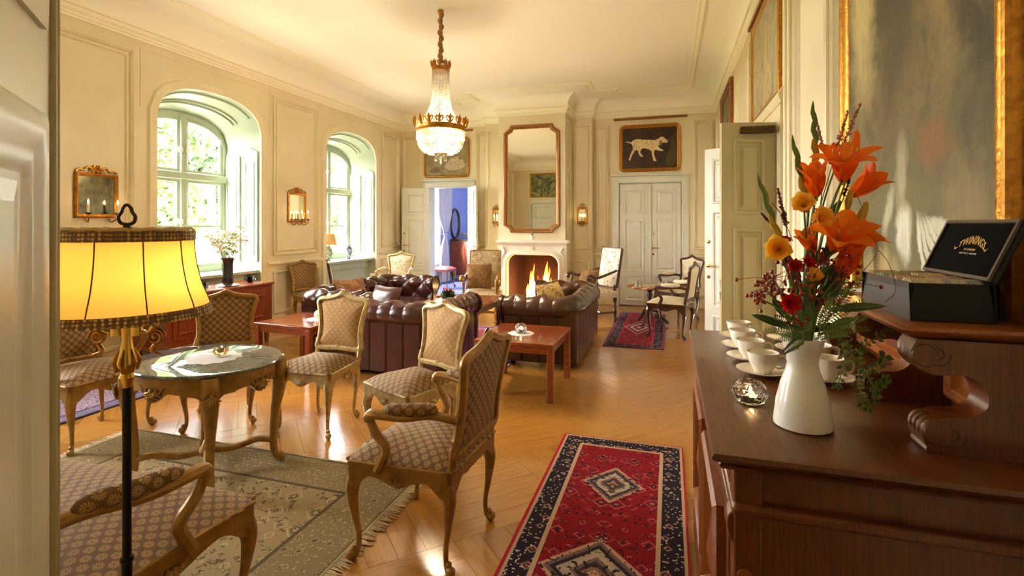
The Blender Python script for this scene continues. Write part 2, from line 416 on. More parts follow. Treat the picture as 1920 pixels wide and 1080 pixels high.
# ---- left wall with three arched window bays
def wall_left():
    m = MB(); ys = [NY]
    def P(y, z): return (LX, y, z)
    cur = NY
    for a, b in WINS:
        m.add([P(cur, 0), P(a, 0), P(a, ZC + 0.1), P(cur, ZC + 0.1)], [(0, 1, 2, 3)])
        top = []
        for k in range(NA):
            t0, t1 = k / NA, (k + 1) / NA; y0, y1 = a + (b - a) * t0, a + (b - a) * t1
            m.add([P(y0, arch_z(t0, 2.68, 3.05)), P(y1, arch_z(t1, 2.68, 3.05)), P(y1, ZC + 0.1), P(y0, ZC + 0.1)], [(0, 1, 2, 3)])
        cur = b
    m.add([P(cur, 0), P(BY, 0), P(BY, ZC + 0.1), P(cur, ZC + 0.1)], [(0, 1, 2, 3)])
    return struct(m.build('wall_left', CREAM, smooth=False))
WL = wall_left(); UY, UZ = (0, 1, 0), (0, 0, 1)
for a0, a1 in ((NY + 0.05, 1.0), (2.95, 3.84), (5.78, 6.72), (8.58, 9.22)):
    pframe(WL, (LX, 0, 0), UY, UZ, a0, a1, 1.02, 3.26); pframe(WL, (LX, 0, 0), UY, UZ, a0 + 0.06, a1 - 0.06, 1.08, 3.2, PT)
    pframe(WL, (LX, 0, 0), UY, UZ, a0, a1, 0.2, 0.80)
    MB().mould([(LX, a0 - 0.1, 0.885), (LX, a1 + 0.1, 0.885)], (1, 0, 0), [(0, 0), (0, 0.02), (0.02, 0.032), (0.045, 0.028), (0.06, 0)], closed=False).build('chair_rail', CREAM2, WL)
    struct(MB().box(LX, LX + 0.025, a0 - 0.12, a1 + 0.12, 0, 0.14).build('baseboard_left', CREAM2, bevel=0.008))
def window(n, a, b, label_only=False):
    """deep arched bay: architrave, splayed panelled reveals, soffit, sill, frame with panes"""
    XO = LX - 0.55; sp = 0.09; zs, zt = 2.68, 3.05
    path = [(LX, a, 0.0)] + [(LX, a + (b - a) * k / NA, arch_z(k / NA, zs, zt)) for k in range(NA + 1)] + [(LX, b, 0.0)]
    root = struct(MB().mould(path, (1, 0, 0), [(0, -0.02), (0, 0.02), (0.03, 0.03), (0.06, 0.022), (0.085, 0.028), (0.1, 0)], closed=False).build('window_%d' % n, CREAM2))
    zo, zto = 2.5, 2.84
    inner = [(LX, a, 0.0)] + [(LX, a + (b - a) * k / NA, arch_z(k / NA, zs, zt)) for k in range(NA + 1)] + [(LX, b, 0.0)]
    a2, b2 = a + sp, b - sp
    outer = [(XO, a2, 0.0)] + [(XO, a2 + (b2 - a2) * k / NA, arch_z(k / NA, zo, zto)) for k in range(NA + 1)] + [(XO, b2, 0.0)]
    MB().loft([inner, outer], cap=False, closed=False).build('reveal', SAGE, root)
    # soffit bands
    for q0, q1 in ((0.12, 0.44), (0.54, 0.90)):
        for q in (q0, q1):
            pts = [V(i_).lerp(V(o_), q) + V((0, 0, -0.012)) for i_, o_ in list(zip(inner, outer))[3:-3]]
            MB().tube(pts, 0.009, 5).build('soffit_moulding', SAGE, root)
    # folding shutter panels on both reveals
    for side in (a, b):
        o_ = V((LX, side, 0)); e_ = V((XO, a2 if side == a else b2, 0)); u = (e_ - o_); L = u.length; u = u / L
        for q0, q1 in ((0.05, 0.46), (0.52, 0.95)):
            nrm = V((0, 1, 0)) if side == a else V((0, -1, 0)); nrm = (nrm - u * nrm.dot(u)).normalized()
            pp = [(q0 * L, 0.95), (q1 * L, 0.95), (q1 * L, 2.50 - (q1) * 0.12), (0.5 * (q0 + q1) * L, 2.56 - q1 * 0.12), (q0 * L, 2.50 - q1 * 0.12)]
            sh = MB().prism(pp, o_ + nrm * 0.0, u, (0, 0, 1), nrm * 0.022).build('shutter', SAGE, root, smooth=False, bevel=0.004)
            ins = [(q0 * L + 0.045, 1.05), (q1 * L - 0.045, 1.05), (q1 * L - 0.045, 2.36 - q1 * 0.12), (q0 * L + 0.045, 2.36 - q1 * 0.12)]
            pts = [o_ + nrm * 0.022 + u * x + V((0, 0, z)) for x, z in ins]
            if (pts[1] - pts[0]).cross(pts[2] - pts[1]).dot(nrm) < 0: pts = pts[::-1]
            MB().mould(pts, nrm, [(0, 0), (0, 0.008), (0.014, 0.01), (0.02, 0)]).build('shutter_moulding', SAGE, sh)
    # sill and apron
    MB().box(XO, LX - 0.02, a + 0.002, b - 0.002, 0.80, 0.84).build('sill', SAGE, root, bevel=0.008)
    ap = MB().box(LX - 0.16, LX - 0.13, a + 0.002, b - 0.002, 0, 0.8).build('apron', SAGE, root, smooth=False)
    pframe(ap, (LX - 0.13, 0, 0), UY, UZ, a + 0.12, b - 0.12, 0.18, 0.7, PM, SAGE)
    # frame: jambs, arched head, mullion, transom, casement bars
    fw = 0.055; fx0, fx1 = XO, XO + 0.06
    pth = [(XO, a2 + 0.0, 0.84)] + [(XO, a2 + (b2 - a2) * k / NA, arch_z(k / NA, zo, zto)) for k in range(NA + 1)] + [(XO, b2, 0.84)]
    MB().mould(pth, (1, 0, 0), [(0, 0), (0, 0.06), (-fw, 0.06), (-fw, 0)], closed=False).build('frame', SAGE, root)
    yc = (a2 + b2) / 2
    MB().box(fx0, fx1 + 0.02, yc - 0.045, yc + 0.045, 0.84, zto - 0.01).build('mullion', SAGE, root, bevel=0.01)
    MB().box(fx0, fx1 + 0.025, a2, b2, 2.02, 2.11).build('transom', SAGE, root, bevel=0.012)
    MB().box(fx0, fx1, a2, b2, 0.84, 0.91).build('bottom_rail', SAGE, root, bevel=0.008)
    for s_ in (0, 1):
        y0, y1 = (a2 + fw, yc - 0.045) if s_ == 0 else (yc + 0.045, b2 - fw)
        for z0, z1 in ((0.91, 2.02), (2.11, None)):
            if z1 is None:
                prof_ = [(y0, z0), (y1, z0)] + [(y1 + (y0 - y1) * k / 8, arch_z((y1 + (y0 - y1) * k / 8 - a2) / (b2 - a2), zo, zto) - fw) for k in range(9)]
            else: prof_ = [(y0, z0), (y1, z0), (y1, z1), (y0, z1)]
            pts = [V((XO + 0.02, y, z)) for y, z in prof_]
            MB().mould(pts, (1, 0, 0), [(0, 0), (0, 0.03), (0.035, 0.03), (0.035, 0)]).build('casement', SAGE, root)
            MB().prism(prof_, (XO + 0.03, 0, 0), (0, 1, 0), (0, 0, 1), (0.005, 0, 0)).build('pane', GLASS, root, smooth=False)
            if z1: MB().box(XO + 0.025, XO + 0.05, y0, y1, 1.42, 1.445).build('glazing_bar', SAGE, root)
            zz = (z0 + (z1 or 2.6)) / 2
            MB().box(fx1, fx1 + 0.035, (y1 if s_ == 0 else y0) - 0.02, (y1 if s_ == 0 else y0) + 0.02, zz, zz + 0.06).build('window_catch', PORCW, root, bevel=0.006)
    return root
for i, (a, b) in enumerate(WINS): window(i + 1, a, b)
for a, b in WINS:   # thin panel joint above each bay
    MB().mould([(LX, a - 0.16, 2.7), (LX, a - 0.16, 3.3), (LX, b + 0.16, 3.3), (LX, b + 0.16, 2.7)], (1, 0, 0), [(0, 0), (0, 0.006), (0.012, 0.008), (0.016, 0)], closed=False).build('bay_panel_moulding', CREAM2, WL)
# ---- right wall with a doorway
DY0, DY1, DH = 4.16, 5.12, 2.2
m = MB(); P = lambda y, z: (RX, y, z)
for y0, y1, z0, z1 in ((NY, DY0, 0, ZC + .1), (DY0, DY1, DH, ZC + .1), (DY1, 7.1, 0, ZC + .1), (7.1, 8.1, DH, ZC + .1), (8.1, BY, 0, ZC + .1)):
    m.add([P(y0, z0), P(y1, z0), P(y1, z1), P(y0, z1)], [(0, 1, 2, 3)])
WR = struct(m.build('wall_right', CREAM, smooth=False)); UYm = (0, -1, 0)
def rframe(y0, y1, z0, z1, prof=PM): pframe(WR, (RX, 0, 0), UYm, UZ, -y1, -y0, z0, z1, prof)
for y0, y1 in ((0.1, 1.3), (2.92, 3.62), (5.55, 6.6), (8.5, 9.2)):
    rframe(y0, y1, 1.02, 3.28); rframe(y0 + .05, y1 - .05, 1.07, 3.23, PT); rframe(y0, y1, 0.2, 0.8)
rframe(1.34, 2.84, 1.02, 3.34)
for y in (3.74, 3.86): MB().box(RX - 0.035, RX, y - 0.022, y + 0.022, 0, ZC).build('pilaster_strip', CREAM2, WR, bevel=0.01)
MB().box(RX - 0.012, RX, 3.70, 3.92, 0, ZC).build('pilaster', CREAM2, WR, bevel=0.004)
for y0, y1 in ((NY, 3.98), (DY1 + .14, 6.95), (8.22, BY)):
    struct(MB().box(RX - 0.025, RX, y0, y1, 0, 0.14).build('baseboard_right', CREAM2, bevel=0.008))
    MB().mould([(RX, y1, 0.885), (RX, y0, 0.885)], (-1, 0, 0), [(0, 0), (0, 0.02), (0.02, 0.032), (0.045, 0.028), (0.06, 0)], closed=False).build('chair_rail', CREAM2, WR)
CAS = [(0, 0), (0, 0.02), (0.02, 0.035), (0.05, 0.03), (0.09, 0.035), (0.12, 0.02), (0.12, 0)]
def casing(n, o, u, N, a0, a1, h, mat):
    """architrave around a doorway; u along the wall, N into the room"""
    o, u, N = V(o), V(u), V(N); z = V((0, 0, 1))
    pts = [o + u * a0, o + u * a0 + z * h, o + u * a1 + z * h, o + u * a1]
    d = (pts[1] - pts[0]).normalized(); lat = N.cross(d)
    if lat.dot(u) > 0: pts = pts[::-1]
    return struct(MB().mould(pts, N, CAS, closed=False).build('trim_%d' % n, mat))
casing(1, (RX, 0, 0), (0, 1, 0), (-1, 0, 0), DY0, DY1, DH, CREAM2)
casing(2, (RX, 0, 0), (0, 1, 0), (-1, 0, 0), 7.1, 8.1, DH, CREAM2)
# passage beyond the right doorway
c = MB(); c.box(RX + 0.02, RX + 1.2, DY0 - 0.4, DY1 + 0.4, -0.02, 0.0); struct(c.build('floor_passage', PARQ, smooth=False))
c = MB(); c.add([(RX + .005, DY0 - .01, 0), (RX + .3, DY0 - .01, 0), (RX + .3, DY0 - .01, DH + .01), (RX + .005, DY0 - .01, DH + .01)], [(0, 1, 2, 3)])
c.add([(RX + .005, DY1 + .01, 0), (RX + .3, DY1 + .01, 0), (RX + .3, DY1 + .01, DH + .01), (RX + .005, DY1 + .01, DH + .01)], [(0, 1, 2, 3)])
c.add([(RX + .005, DY0 - .01, DH + .01), (RX + .3, DY0 - .01, DH + .01), (RX + .3, DY1 + .01, DH + .01), (RX + .005, DY1 + .01, DH + .01)], [(0, 1, 2, 3)])
c.add([(RX + .3, DY0 - .01, 0), (RX + .3, DY1 + .01, 0), (RX + .3, DY1 + .01, DH + .01), (RX + .3, DY0 - .01, DH + .01)], [(0, 1, 2, 3)])
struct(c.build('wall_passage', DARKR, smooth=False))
# ---- back wall
BL0, BL1 = -4.64, -3.78           # left doorway
BR0, BR1 = -0.865, 0.205          # right doorway (closed)
CH0, CH1, CHY, STY = -2.92, -1.71, 8.60, 9.13
ST0, ST1 = -3.37, -1.33
m = MB(); P = lambda x, z: (x, BY, z)
for x0, x1, z0, z1 in ((LX, BL0, 0, ZC + .1), (BL0, BL1, DH, ZC + .1), (BL1, ST0, 0, ZC + .1), (ST1, BR0, 0, ZC + .1), (BR0, BR1, DH, ZC + .1), (BR1, RX, 0, ZC + .1)):
    m.add([P(x0, z0), P(x1, z0), P(x1, z1), P(x0, z1)], [(0, 1, 2, 3)])
WB = struct(m.build('wall_back', CREAM, smooth=False)); NB_ = (0, -1, 0)
def bframe(x0, x1, z0, z1, prof=PM, y=BY, par=None): pframe(par or WB, (0, y, 0), (1, 0, 0), UZ, x0, x1, z0, z1, prof)
for x0, x1 in ((LX + .06, BL0 - .16), (BL1 + .15, ST0 - .03), (ST1 + .05, BR0 - .18), (BR1 + .2, RX - .06)):
    bframe(x0, x1, 1.02, 3.26); bframe(x0 + .035, x1 - .035, 1.06, 3.22, PT); bframe(x0, x1, 0.2, 0.8)
    MB().mould([(x0 - .05, BY, 0.885), (x1 + .05, BY, 0.885)], NB_, [(0, 0), (0, 0.02), (0.02, 0.032), (0.045, 0.028), (0.06, 0)], closed=False).build('chair_rail', CREAM2, WB)
    struct(MB().box(x0 - .06, x1 + .06, BY - .025, BY, 0, 0.14).build('baseboard_back', CREAM2, bevel=0.008))
casing(3, (0, BY, 0), (1, 0, 0), NB_, BL0, BL1, DH, DOORW); casing(4, (0, BY, 0), (1, 0, 0), NB_, BR0, BR1, DH, DOORW)
for i_, (x0, x1) in enumerate(((BL0, BL1), (BR0, BR1))):
    struct(MB().box(x0 - 0.16, x1 + 0.16, BY - 0.06, BY, DH + .125, DH + 0.16).build('trim_%d' % (5 + i_), DOORW, bevel=0.01))
def light_block(name, x0, x1, y0, y1):  # unseen slab added behind a closed door to stop light leaking round it
    struct(MB().box(x0, x1, y0, y1, 0, DH + .12).build(name, DOORW, smooth=False))
light_block('wall_light_block', BR0 - .1, BR1 + .1, BY + .045, BY + .1)
for q0, q1 in ((BR0 - .1, BR0), (BR1, BR1 + .1)): struct(MB().box(q0, q1, BY + .001, BY + .046, 0, DH + .12).build('door_jamb_block', DOORW, smooth=False))  # side and head blocks added to seal the light gap round the leaves
struct(MB().box(BR0, BR1, BY + .001, BY + .046, DH, DH + .12).build('door_head_block', DOORW, smooth=False))
# door reveal to the blue room and threshold
c = MB(); c.box(BL0 - .02, BL0, BY, BY + .24, 0, DH); c.box(BL1, BL1 + .02, BY, BY + .24, 0, DH); c.box(BL0 - .02, BL1 + .02, BY, BY + .24, DH, DH + .02)
struct(c.build('trim_7', DOORW, smooth=False)); struct(MB().box(BL0, BL1, BY - .03, BY + .26, -0.01, 0.03).build('trim_8', OAKL, bevel=0.008))
# ---- chimney breast with its stepped flanks
FX0, FX1, FZ = -2.73, -1.81, 0.93  # fire opening
m = MB()
for x0, x1, z0, z1 in ((CH0, FX0, 0, ZC + .1), (FX0, FX1, FZ, ZC + .1), (FX1, CH1, 0, ZC + .1)): m.add([(x0, CHY, z0), (x1, CHY, z0), (x1, CHY, z1), (x0, CHY, z1)], [(0, 1, 2, 3)])
for x in (CH0, CH1): m.add([(x, CHY, 0), (x, STY, 0), (x, STY, ZC + .1), (x, CHY, ZC + .1)], [(0, 1, 2, 3)])
for x0, x1 in ((ST0, CH0), (CH1, ST1)): m.add([(x0, STY, 0), (x1, STY, 0), (x1, STY, ZC + .1), (x0, STY, ZC + .1)], [(0, 1, 2, 3)])
for x in (ST0, ST1): m.add([(x, STY, 0), (x, BY, 0), (x, BY, ZC + .1), (x, STY, ZC + .1)], [(0, 1, 2, 3)])
WC = struct(m.build('wall_chimney', CREAM, smooth=False))
for x0, x1 in ((ST0 + .05, CH0 - .05), (CH1 + .05, ST1 - .05)): bframe(x0, x1, 1.02, 3.24, PT, STY, WC); bframe(x0, x1, .2, .8, PT, STY, WC)
pframe(WC, (CH1, 0, 0), (0, 1, 0), UZ, CHY + .08, STY - .06, 1.02, 3.24, PT); pframe(WC, (CH1, 0, 0), (0, 1, 0), UZ, CHY + .08, STY - .06, .2, .8, PT)
# ---- near wall (behind the camera, seen in the mirror) with doorway
NX0, NX1 = -0.30, 0.62
m = MB(); P = lambda x, z: (x, NY, z)
for x0, x1, z0, z1 in ((LX, -4.62, 0, ZC + .1), (-4.62, -3.76, DH, ZC + .1), (-3.76, NX0, 0, ZC + .1), (NX0, NX1, DH + .1, ZC + .1), (NX1, RX, 0, ZC + .1)):
    m.add([P(x0, z0), P(x1, z0), P(x1, z1), P(x0, z1)], [(0, 1, 2, 3)])
WN = struct(m.build('wall_front', CREAM, smooth=False))
for x0, x1 in ((-3.5, -2.4), (-2.2, -1.1)): pframe(WN, (0, NY, 0), (-1, 0, 0), UZ, -x1, -x0, 1.02, 3.26); pframe(WN, (0, NY, 0), (-1, 0, 0), UZ, -x1, -x0, .2, .8)
casing(9, (0, NY, 0), (1, 0, 0), (0, 1, 0), -4.62, -3.76, DH, DOORW)
light_block('wall_front_light_block', -4.7, -3.68, NY - .10, NY - .045); light_block('wall_right_light_block', RX + .055, RX + .10, 7.0, 8.2)  # backing slabs added against light leaks at both leaves
for q0, q1 in ((-4.7, -4.62), (-3.76, -3.68)): struct(MB().box(q0, q1, NY - .046, NY - .001, 0, DH + .12).build('door_jamb_block', DOORW, smooth=False))  # blocks added to close the light gap at the near wall leaf
struct(MB().box(-4.62, -3.76, NY - .046, NY - .001, DH, DH + .12).build('door_head_block', DOORW, smooth=False))
for q0, q1 in ((7.0, 7.1), (8.1, 8.2)): struct(MB().box(RX + .001, RX + .056, q0, q1, 0, DH + .12).build('door_jamb_block', DOORW, smooth=False))  # blocks added to close the light gap at the right wall leaf
struct(MB().box(RX + .001, RX + .056, 7.1, 8.1, DH, DH + .12).build('door_head_block', DOORW, smooth=False))
# ante-room the camera looks out of
c = MB(); ax0, ax1, ay0, az = -1.6, 1.9, -3.2, 2.9
c.add([(ax0, ay0, 0), (ax1, ay0, 0), (ax1, ay0, az), (ax0, ay0, az)], [(0, 1, 2, 3)])
c.add([(ax0, ay0, 0), (ax0, NY - .2, 0), (ax0, NY - .2, az), (ax0, ay0, az)], [(0, 1, 2, 3)])
c.add([(ax1, ay0, 0), (ax1, NY - .2, 0), (ax1, NY - .2, az), (ax1, ay0, az)], [(0, 1, 2, 3)])
c.add([(ax0, ay0, az), (ax1, ay0, az), (ax1, NY - .2, az), (ax0, NY - .2, az)], [(0, 1, 2, 3)])
for x0, x1, z0, z1 in ((ax0, NX0, 0, az), (NX1, ax1, 0, az), (NX0, NX1, DH + .1, az)): c.add([(x0, NY - .2, z0), (x1, NY - .2, z0), (x1, NY - .2, z1), (x0, NY - .2, z1)], [(0, 1, 2, 3)])
for x in (NX0, NX1): c.add([(x, NY - .2, 0), (x, NY, 0), (x, NY, DH + .1), (x, NY - .2, DH + .1)], [(0, 1, 2, 3)])
c.add([(NX0, NY - .2, DH + .1), (NX1, NY - .2, DH + .1), (NX1, NY, DH + .1), (NX0, NY, DH + .1)], [(0, 1, 2, 3)])
struct(c.build('wall_anteroom', CREAM, smooth=False)); struct(MB().box(ax0, ax1, ay0, NY - .3, -.1, 0).build('floor_anteroom', PARQ, smooth=False))
# ---- ceiling, cove, cornice
RING = [(LX, NY), (RX, NY), (RX, BY), (ST1, BY), (ST1, STY), (CH1, STY), (CH1, CHY), (CH0, CHY), (CH0, STY), (ST0, STY), (ST0, BY), (LX, BY)]
ring = [(x, y, ZC) for x, y in RING]
struct(MB().box(LX - .2, RX + .2, NY - .2, BY + .2, ZT, ZT + .06).build('ceiling', CEIL, smooth=False))
CORP = [(0, 0), (0.018, 0), (0.018, 0.022), (0.03, 0.03), (0.03, 0.05), (0.045, 0.062), (0.058, 0.085), (0.058, 0.098), (0.075, 0.105), (0.075, 0.125), (0, 0.125)]
struct(MB().mould(ring, (0, 0, 1), CORP).build('trim_10', CORN))
cov = [(0.05, 0.12)] + [(0.05 + 0.36 * (1 - cos(radians(q))), 0.125 + (ZT - ZC - .125 - .012) * sin(radians(q))) for q in range(0, 91, 9)]
struct(MB().mould(ring, (0, 0, 1), cov + [(0.0, ZT - ZC), (0.0, 0.12)]).build('ceiling_cove', CEIL))
struct(MB().mould(ring, (0, 0, 1), [(0.40, .37), (0.40, .352), (0.425, .34), (0.445, .345), (0.46, .357), (0.49, .357), (0.50, .365), (0.50, .37)]).build('trim_11', CORN))
# ---- doors
def leaf(n, hinge, ang, wd, h, mat, z0=0.015, side=1, lock=True, panels=((0.08, 0.55), (0.62, 1.58), (1.65, 2.1)), handle=True, th=0.04):
    """panelled door leaf; local x from hinge to free edge"""
    d = struct(MB().box(0, wd, -th / 2, th / 2, 0, h).build('door_%d' % n, mat, smooth=False, bevel=0.004))
    d.location = (hinge[0], hinge[1], z0); d.rotation_euler = (0, 0, ang)
    for sgn in (-1, 1):
        for b0, b1 in panels:
            k = h / 2.2; u = (1, 0, 0) if sgn < 0 else (-1, 0, 0); s_ = 1 if sgn < 0 else -1
            a0, a1 = 0.085, wd - 0.085
            if sgn > 0: a0, a1 = -a1, -a0
            o_ = (0, sgn * th / 2, 0)
            pn = pframe(d, o_, u, UZ, a0, a1, b0 * k, b1 * k, [(0, 0), (0, 0.012), (0.012, 0.016), (0.026, 0.01), (0.03, 0.0)], mat, 'panel')
            m_ = MB(); ins = 0.05
            base = rect3(o_, u, UZ, a0 + ins, a1 - ins, b0 * k + ins, b1 * k - ins); top = [p + V((0, sgn * 0.012, 0)) for p in rect3(o_, u, UZ, a0 + ins + .02, a1 - ins - .02, b0 * k + ins + .02, b1 * k - ins - .02)]
            m_.loft([base, top]).build('panel_field', mat, pn, smooth=False)
    if handle:
        for sgn in (-1, 1):
            hx = wd - 0.045; y = sgn * th / 2
            q = MB().lathe([(0.0, 0), (0.018, 0), (0.018, 0.006), (0.008, 0.01), (0.008, 0.04), (0, 0.04)], 10, (hx, y, 1.03), Matrix.Rotation(-sgn * pi / 2, 3, 'X'))
            q.tube([(hx, y + sgn * .04, 1.03), (hx - .04, y + sgn * .045, 1.035), (hx - .1, y + sgn * .04, 1.03)], [.009, .008, .007], 8).build('handle', BRASS, d)
            MB().lathe([(0, 0), (.016, 0), (.016, .005), (.006, .008), (0, .008)], 10, (hx, y, .92), Matrix.Rotation(-sgn * pi / 2, 3, 'X')).build('escutcheon', BRONZE, d)
            MB().lathe([(0, 0), (.018, 0), (.018, .008), (.01, .012), (0, .012)], 10, (hx, y, 1.27), Matrix.Rotation(-sgn * pi / 2, 3, 'X')).build('lock_cylinder', BRASS, d)
    if lock:
        for z_, hh in ((1.2, .2), (.98, .05), (.88, .06), (1.62, .07)):
            MB().box(wd, wd + 0.002, -.012, .012, z_, z_ + hh).build('lock_plate', STEEL, d, smooth=False)
    for z_ in (0.25, 1.8): MB().lathe([(.008, 0), (.008, .1)], 8, (0, -th / 2, z_)).build('hinge', STEEL, d)
    return d
leaf(1, (BL0 + .0, BY - .03), atan2(9.06 - 9.29, -5.15 + 4.64), 0.54, 2.18, DOORW)
leaf(2, (BL1, BY - .03), atan2(8.87 - 9.29, -3.43 + 3.78), 0.50, 2.18, DOORW)
leaf(3, (BR0 + .008, BY + .02), 0.0, 0.515, 2.17, DOORW, lock=False, handle=False)
leaf(4, (BR1 - .008, BY + .02), pi, 0.515, 2.17, DOORW, lock=False)
struct(MB().box(BR0 + .505, BR0 + .56, BY - .025, BY + .0, 0.02, 2.18).build('trim_12', DOORW, bevel=0.008))
leaf(5, (RX - .03, DY0 - .02), radians(180 + 14), 0.40, 2.19, DOORG, panels=((0.1, 1.42), (1.52, 2.08)), handle=False)  # backlit shade is painted into this leaf
leaf(6, (RX - .03, DY1 + .02), atan2(.30, -.40), 0.50, 2.19, DOORW)
leaf(7, (RX + .03, 7.11), pi / 2, 0.98, 2.18, DOORW, lock=False)
leaf(8, (-4.61, NY - .02), 0, 0.84, 2.18, DOORW, lock=False)
# the leaf beside the camera: wide panels with bold mouldings and an edge bead
def near_leaf():
    wd, h, th = 0.75, 2.45, 0.05
    d = struct(MB().box(0, wd, -th / 2, th / 2, 0, h).build('door_9', DOORW, smooth=False, bevel=0.004))
    d.location = (-0.304 - .676 * .0275, 0.008 - .737 * .0275, 0.012); d.rotation_euler = (0, 0, atan2(.507, -.553))
    prof = [(0, 0), (0, .006), (.016, .011), (.034, .009), (.05, .004), (.066, .006), (.078, .001), (.085, 0)]
    for sgn in (-1, 1):
        u = (1, 0, 0) if sgn < 0 else (-1, 0, 0); a0, a1 = (.11, wd - .078)
        if sgn > 0: a0, a1 = -a1, -a0
        for b0, b1 in ((.16, .66), (.80, 1.585), (1.70, 2.34)):
            pn = pframe(d, (0, sgn * th / 2, 0), u, UZ, a0, a1, b0, b1, prof, DOORW, 'panel')
            base = rect3((0, sgn * th / 2, 0), u, UZ, a0 + .095, a1 - .095, b0 + .095, b1 - .095); top = [p + V((0, sgn * .003, 0)) for p in rect3((0, sgn * th / 2, 0), u, UZ, a0 + .12, a1 - .12, b0 + .12, b1 - .12)]
            MB().loft([base, top]).build('panel_field', DOORW, pn, smooth=False)
    for sgn in (-1, 1):
        MB().tube([(wd - .035, sgn * th / 2, .01), (wd - .035, sgn * th / 2, h - .01)], .007, 10).build('edge_bead', DOORG, d)
        MB().tube([(wd - .006, sgn * th / 2, .01), (wd - .006, sgn * th / 2, h - .01)], .004, 8).build('edge_bead', DOORG, d)
near_leaf()
MB().box(-.23, .0, -.05, .0, 0, .05).build('door_closer', BRONZE, smooth=False, bevel=0.006)
o = bpy.data.objects['door_closer']; o.location = (RX - .05, DY0 - .075, 2.12); tag(o, 'grey door closer box at top of the olive open door', 'door closer')
# ---- blue room
XB = -5.5; wy0, wy1 = 10.15, 11.5
m = MB()
for y0, y1, z0, z1 in ((9.56, wy0, 0, 3.3), (wy0, wy1, 0, .55), (wy0, wy1, 2.7, 3.3), (wy1, 14.6, 0, 3.3)): m.add([(XB, y0, z0), (XB, y1, z0), (XB, y1, z1), (XB, y0, z1)], [(0, 1, 2, 3)])
m.add([(XB, 14.6, 0), (-2, 14.6, 0), (-2, 14.6, 3.3), (XB, 14.6, 3.3)], [(0, 1, 2, 3)]); m.add([(-2, 9.56, 0), (-2, 14.6, 0), (-2, 14.6, 3.3), (-2, 9.56, 3.3)], [(0, 1, 2, 3)])
for x0, x1, z0, z1 in ((XB, BL0, 0, 3.3), (BL0, BL1, DH, 3.3), (BL1, -2, 0, 3.3)): m.add([(x0, 9.56, z0), (x1, 9.56, z0), (x1, 9.56, z1), (x0, 9.56, z1)], [(0, 1, 2, 3)])
struct(m.build('wall_blue_room', BLUEW, smooth=False))
struct(MB().box(XB, -2, 9.56, 14.6, 3.3, 3.36).build('ceiling_blue_room', CEIL, smooth=False)); struct(MB().box(XB, -2, 9.56, 14.6, -.1, 0.0).build('floor_blue_room', BLUEC, smooth=False))
struct(MB().box(XB, XB + .02, wy1, 14.6, 0, .16).build('baseboard_blue_room', DOORW, bevel=.006))
fr = struct(MB().mould(rect3((XB, 0, 0), UY, UZ, wy0, wy1, .55, 2.7), (1, 0, 0), [(0, -.1), (0, .02), (-.06, .03), (-.07, -.1)]).build('window_4', DOORW))
MB().box(XB - .06, XB - .02, 10.79, 10.85, .55, 2.7).build('mullion', DOORW, fr); MB().box(XB - .06, XB - .02, wy0, wy1, 1.95, 2.01).build('transom', DOORW, fr)
MB().box(XB - .045, XB - .04, wy0, wy1, .55, 2.7).build('pane', GLASS, fr, smooth=False)
# ---- garden outside
GZ = -1.2
struct(MB().box(-60, -10.5, -30, 60, GZ - .2, GZ).build('ground', GRASS, smooth=False)); struct(MB().box(-10.5, -6.2, -30, 60, GZ - .2, GZ + .01).build('ground_bounce_gravel', BOUNCE_GRAVEL, smooth=False))  # gravel strip added to bounce sunlight onto the ceiling
def tree(x, y, h, rx, mat, label, n=2600, lz=1.0):
    t = thing('tree', label, 'tree', (x, y, GZ), 0, 'garden trees')
    MB().tube([(0, 0, -.1), (.05, .03, h * .3), (0, .1, h * .6), (.1, .1, h * .85)], [.2, .16, .1, .03], 8).build('trunk', BARK, t)
    m = MB(); rnd = random.Random(int(x * 31 + y * 17))
    lobes = [(rnd.uniform(-.6, .6) * rx, rnd.uniform(-.6, .6) * rx, h * rnd.uniform(.28, .95), rx * rnd.uniform(.35, .6)) for _ in range(16)]
    for _ in range(n):
        lx, ly, lz_, lr = rnd.choice(lobes); d = V((rnd.gauss(0, 1), rnd.gauss(0, 1), rnd.gauss(0, 1))).normalized() * lr * rnd.uniform(.6, 1.0)
        p = V((lx, ly, max(.4, lz_))) + d; a = V((rnd.gauss(0, 1), rnd.gauss(0, 1), rnd.gauss(0, 1))).normalized(); b = a.orthogonal().normalized(); s_ = rnd.uniform(.08, .17) * lz
        m.add([p - a * s_, p + b * s_ * .5, p + a * s_, p - b * s_ * .5], [(0, 1, 2, 3)])
    m.build('foliage', mat, t, smooth=False, kind='stuff')
tree(-12.6, 10.0, 6.6, 1.05, LEAFO, 'tall bright green tree seen through the left panes of the near window', 6000)
tree(-14.6, 13.1, 7.4, 1.2, LEAFO2, 'dark green tree seen through the right panes of the near window', 6000)
tree(-15.0, 20.6, 7.6, 1.8, LEAFO, 'leafy tree seen through the far window', 5000)
tree(-11.2, 3.4, 6.0, 1.6, LEAFO2, 'garden tree outside the window beside the painted door leaf', 2500)
hs = MB().box(-20.5, -20, 17, 23, GZ, 5).build('garden_house', FACADE, smooth=False); tag(hs, 'pale rendered house wall beyond the garden trees', 'house')
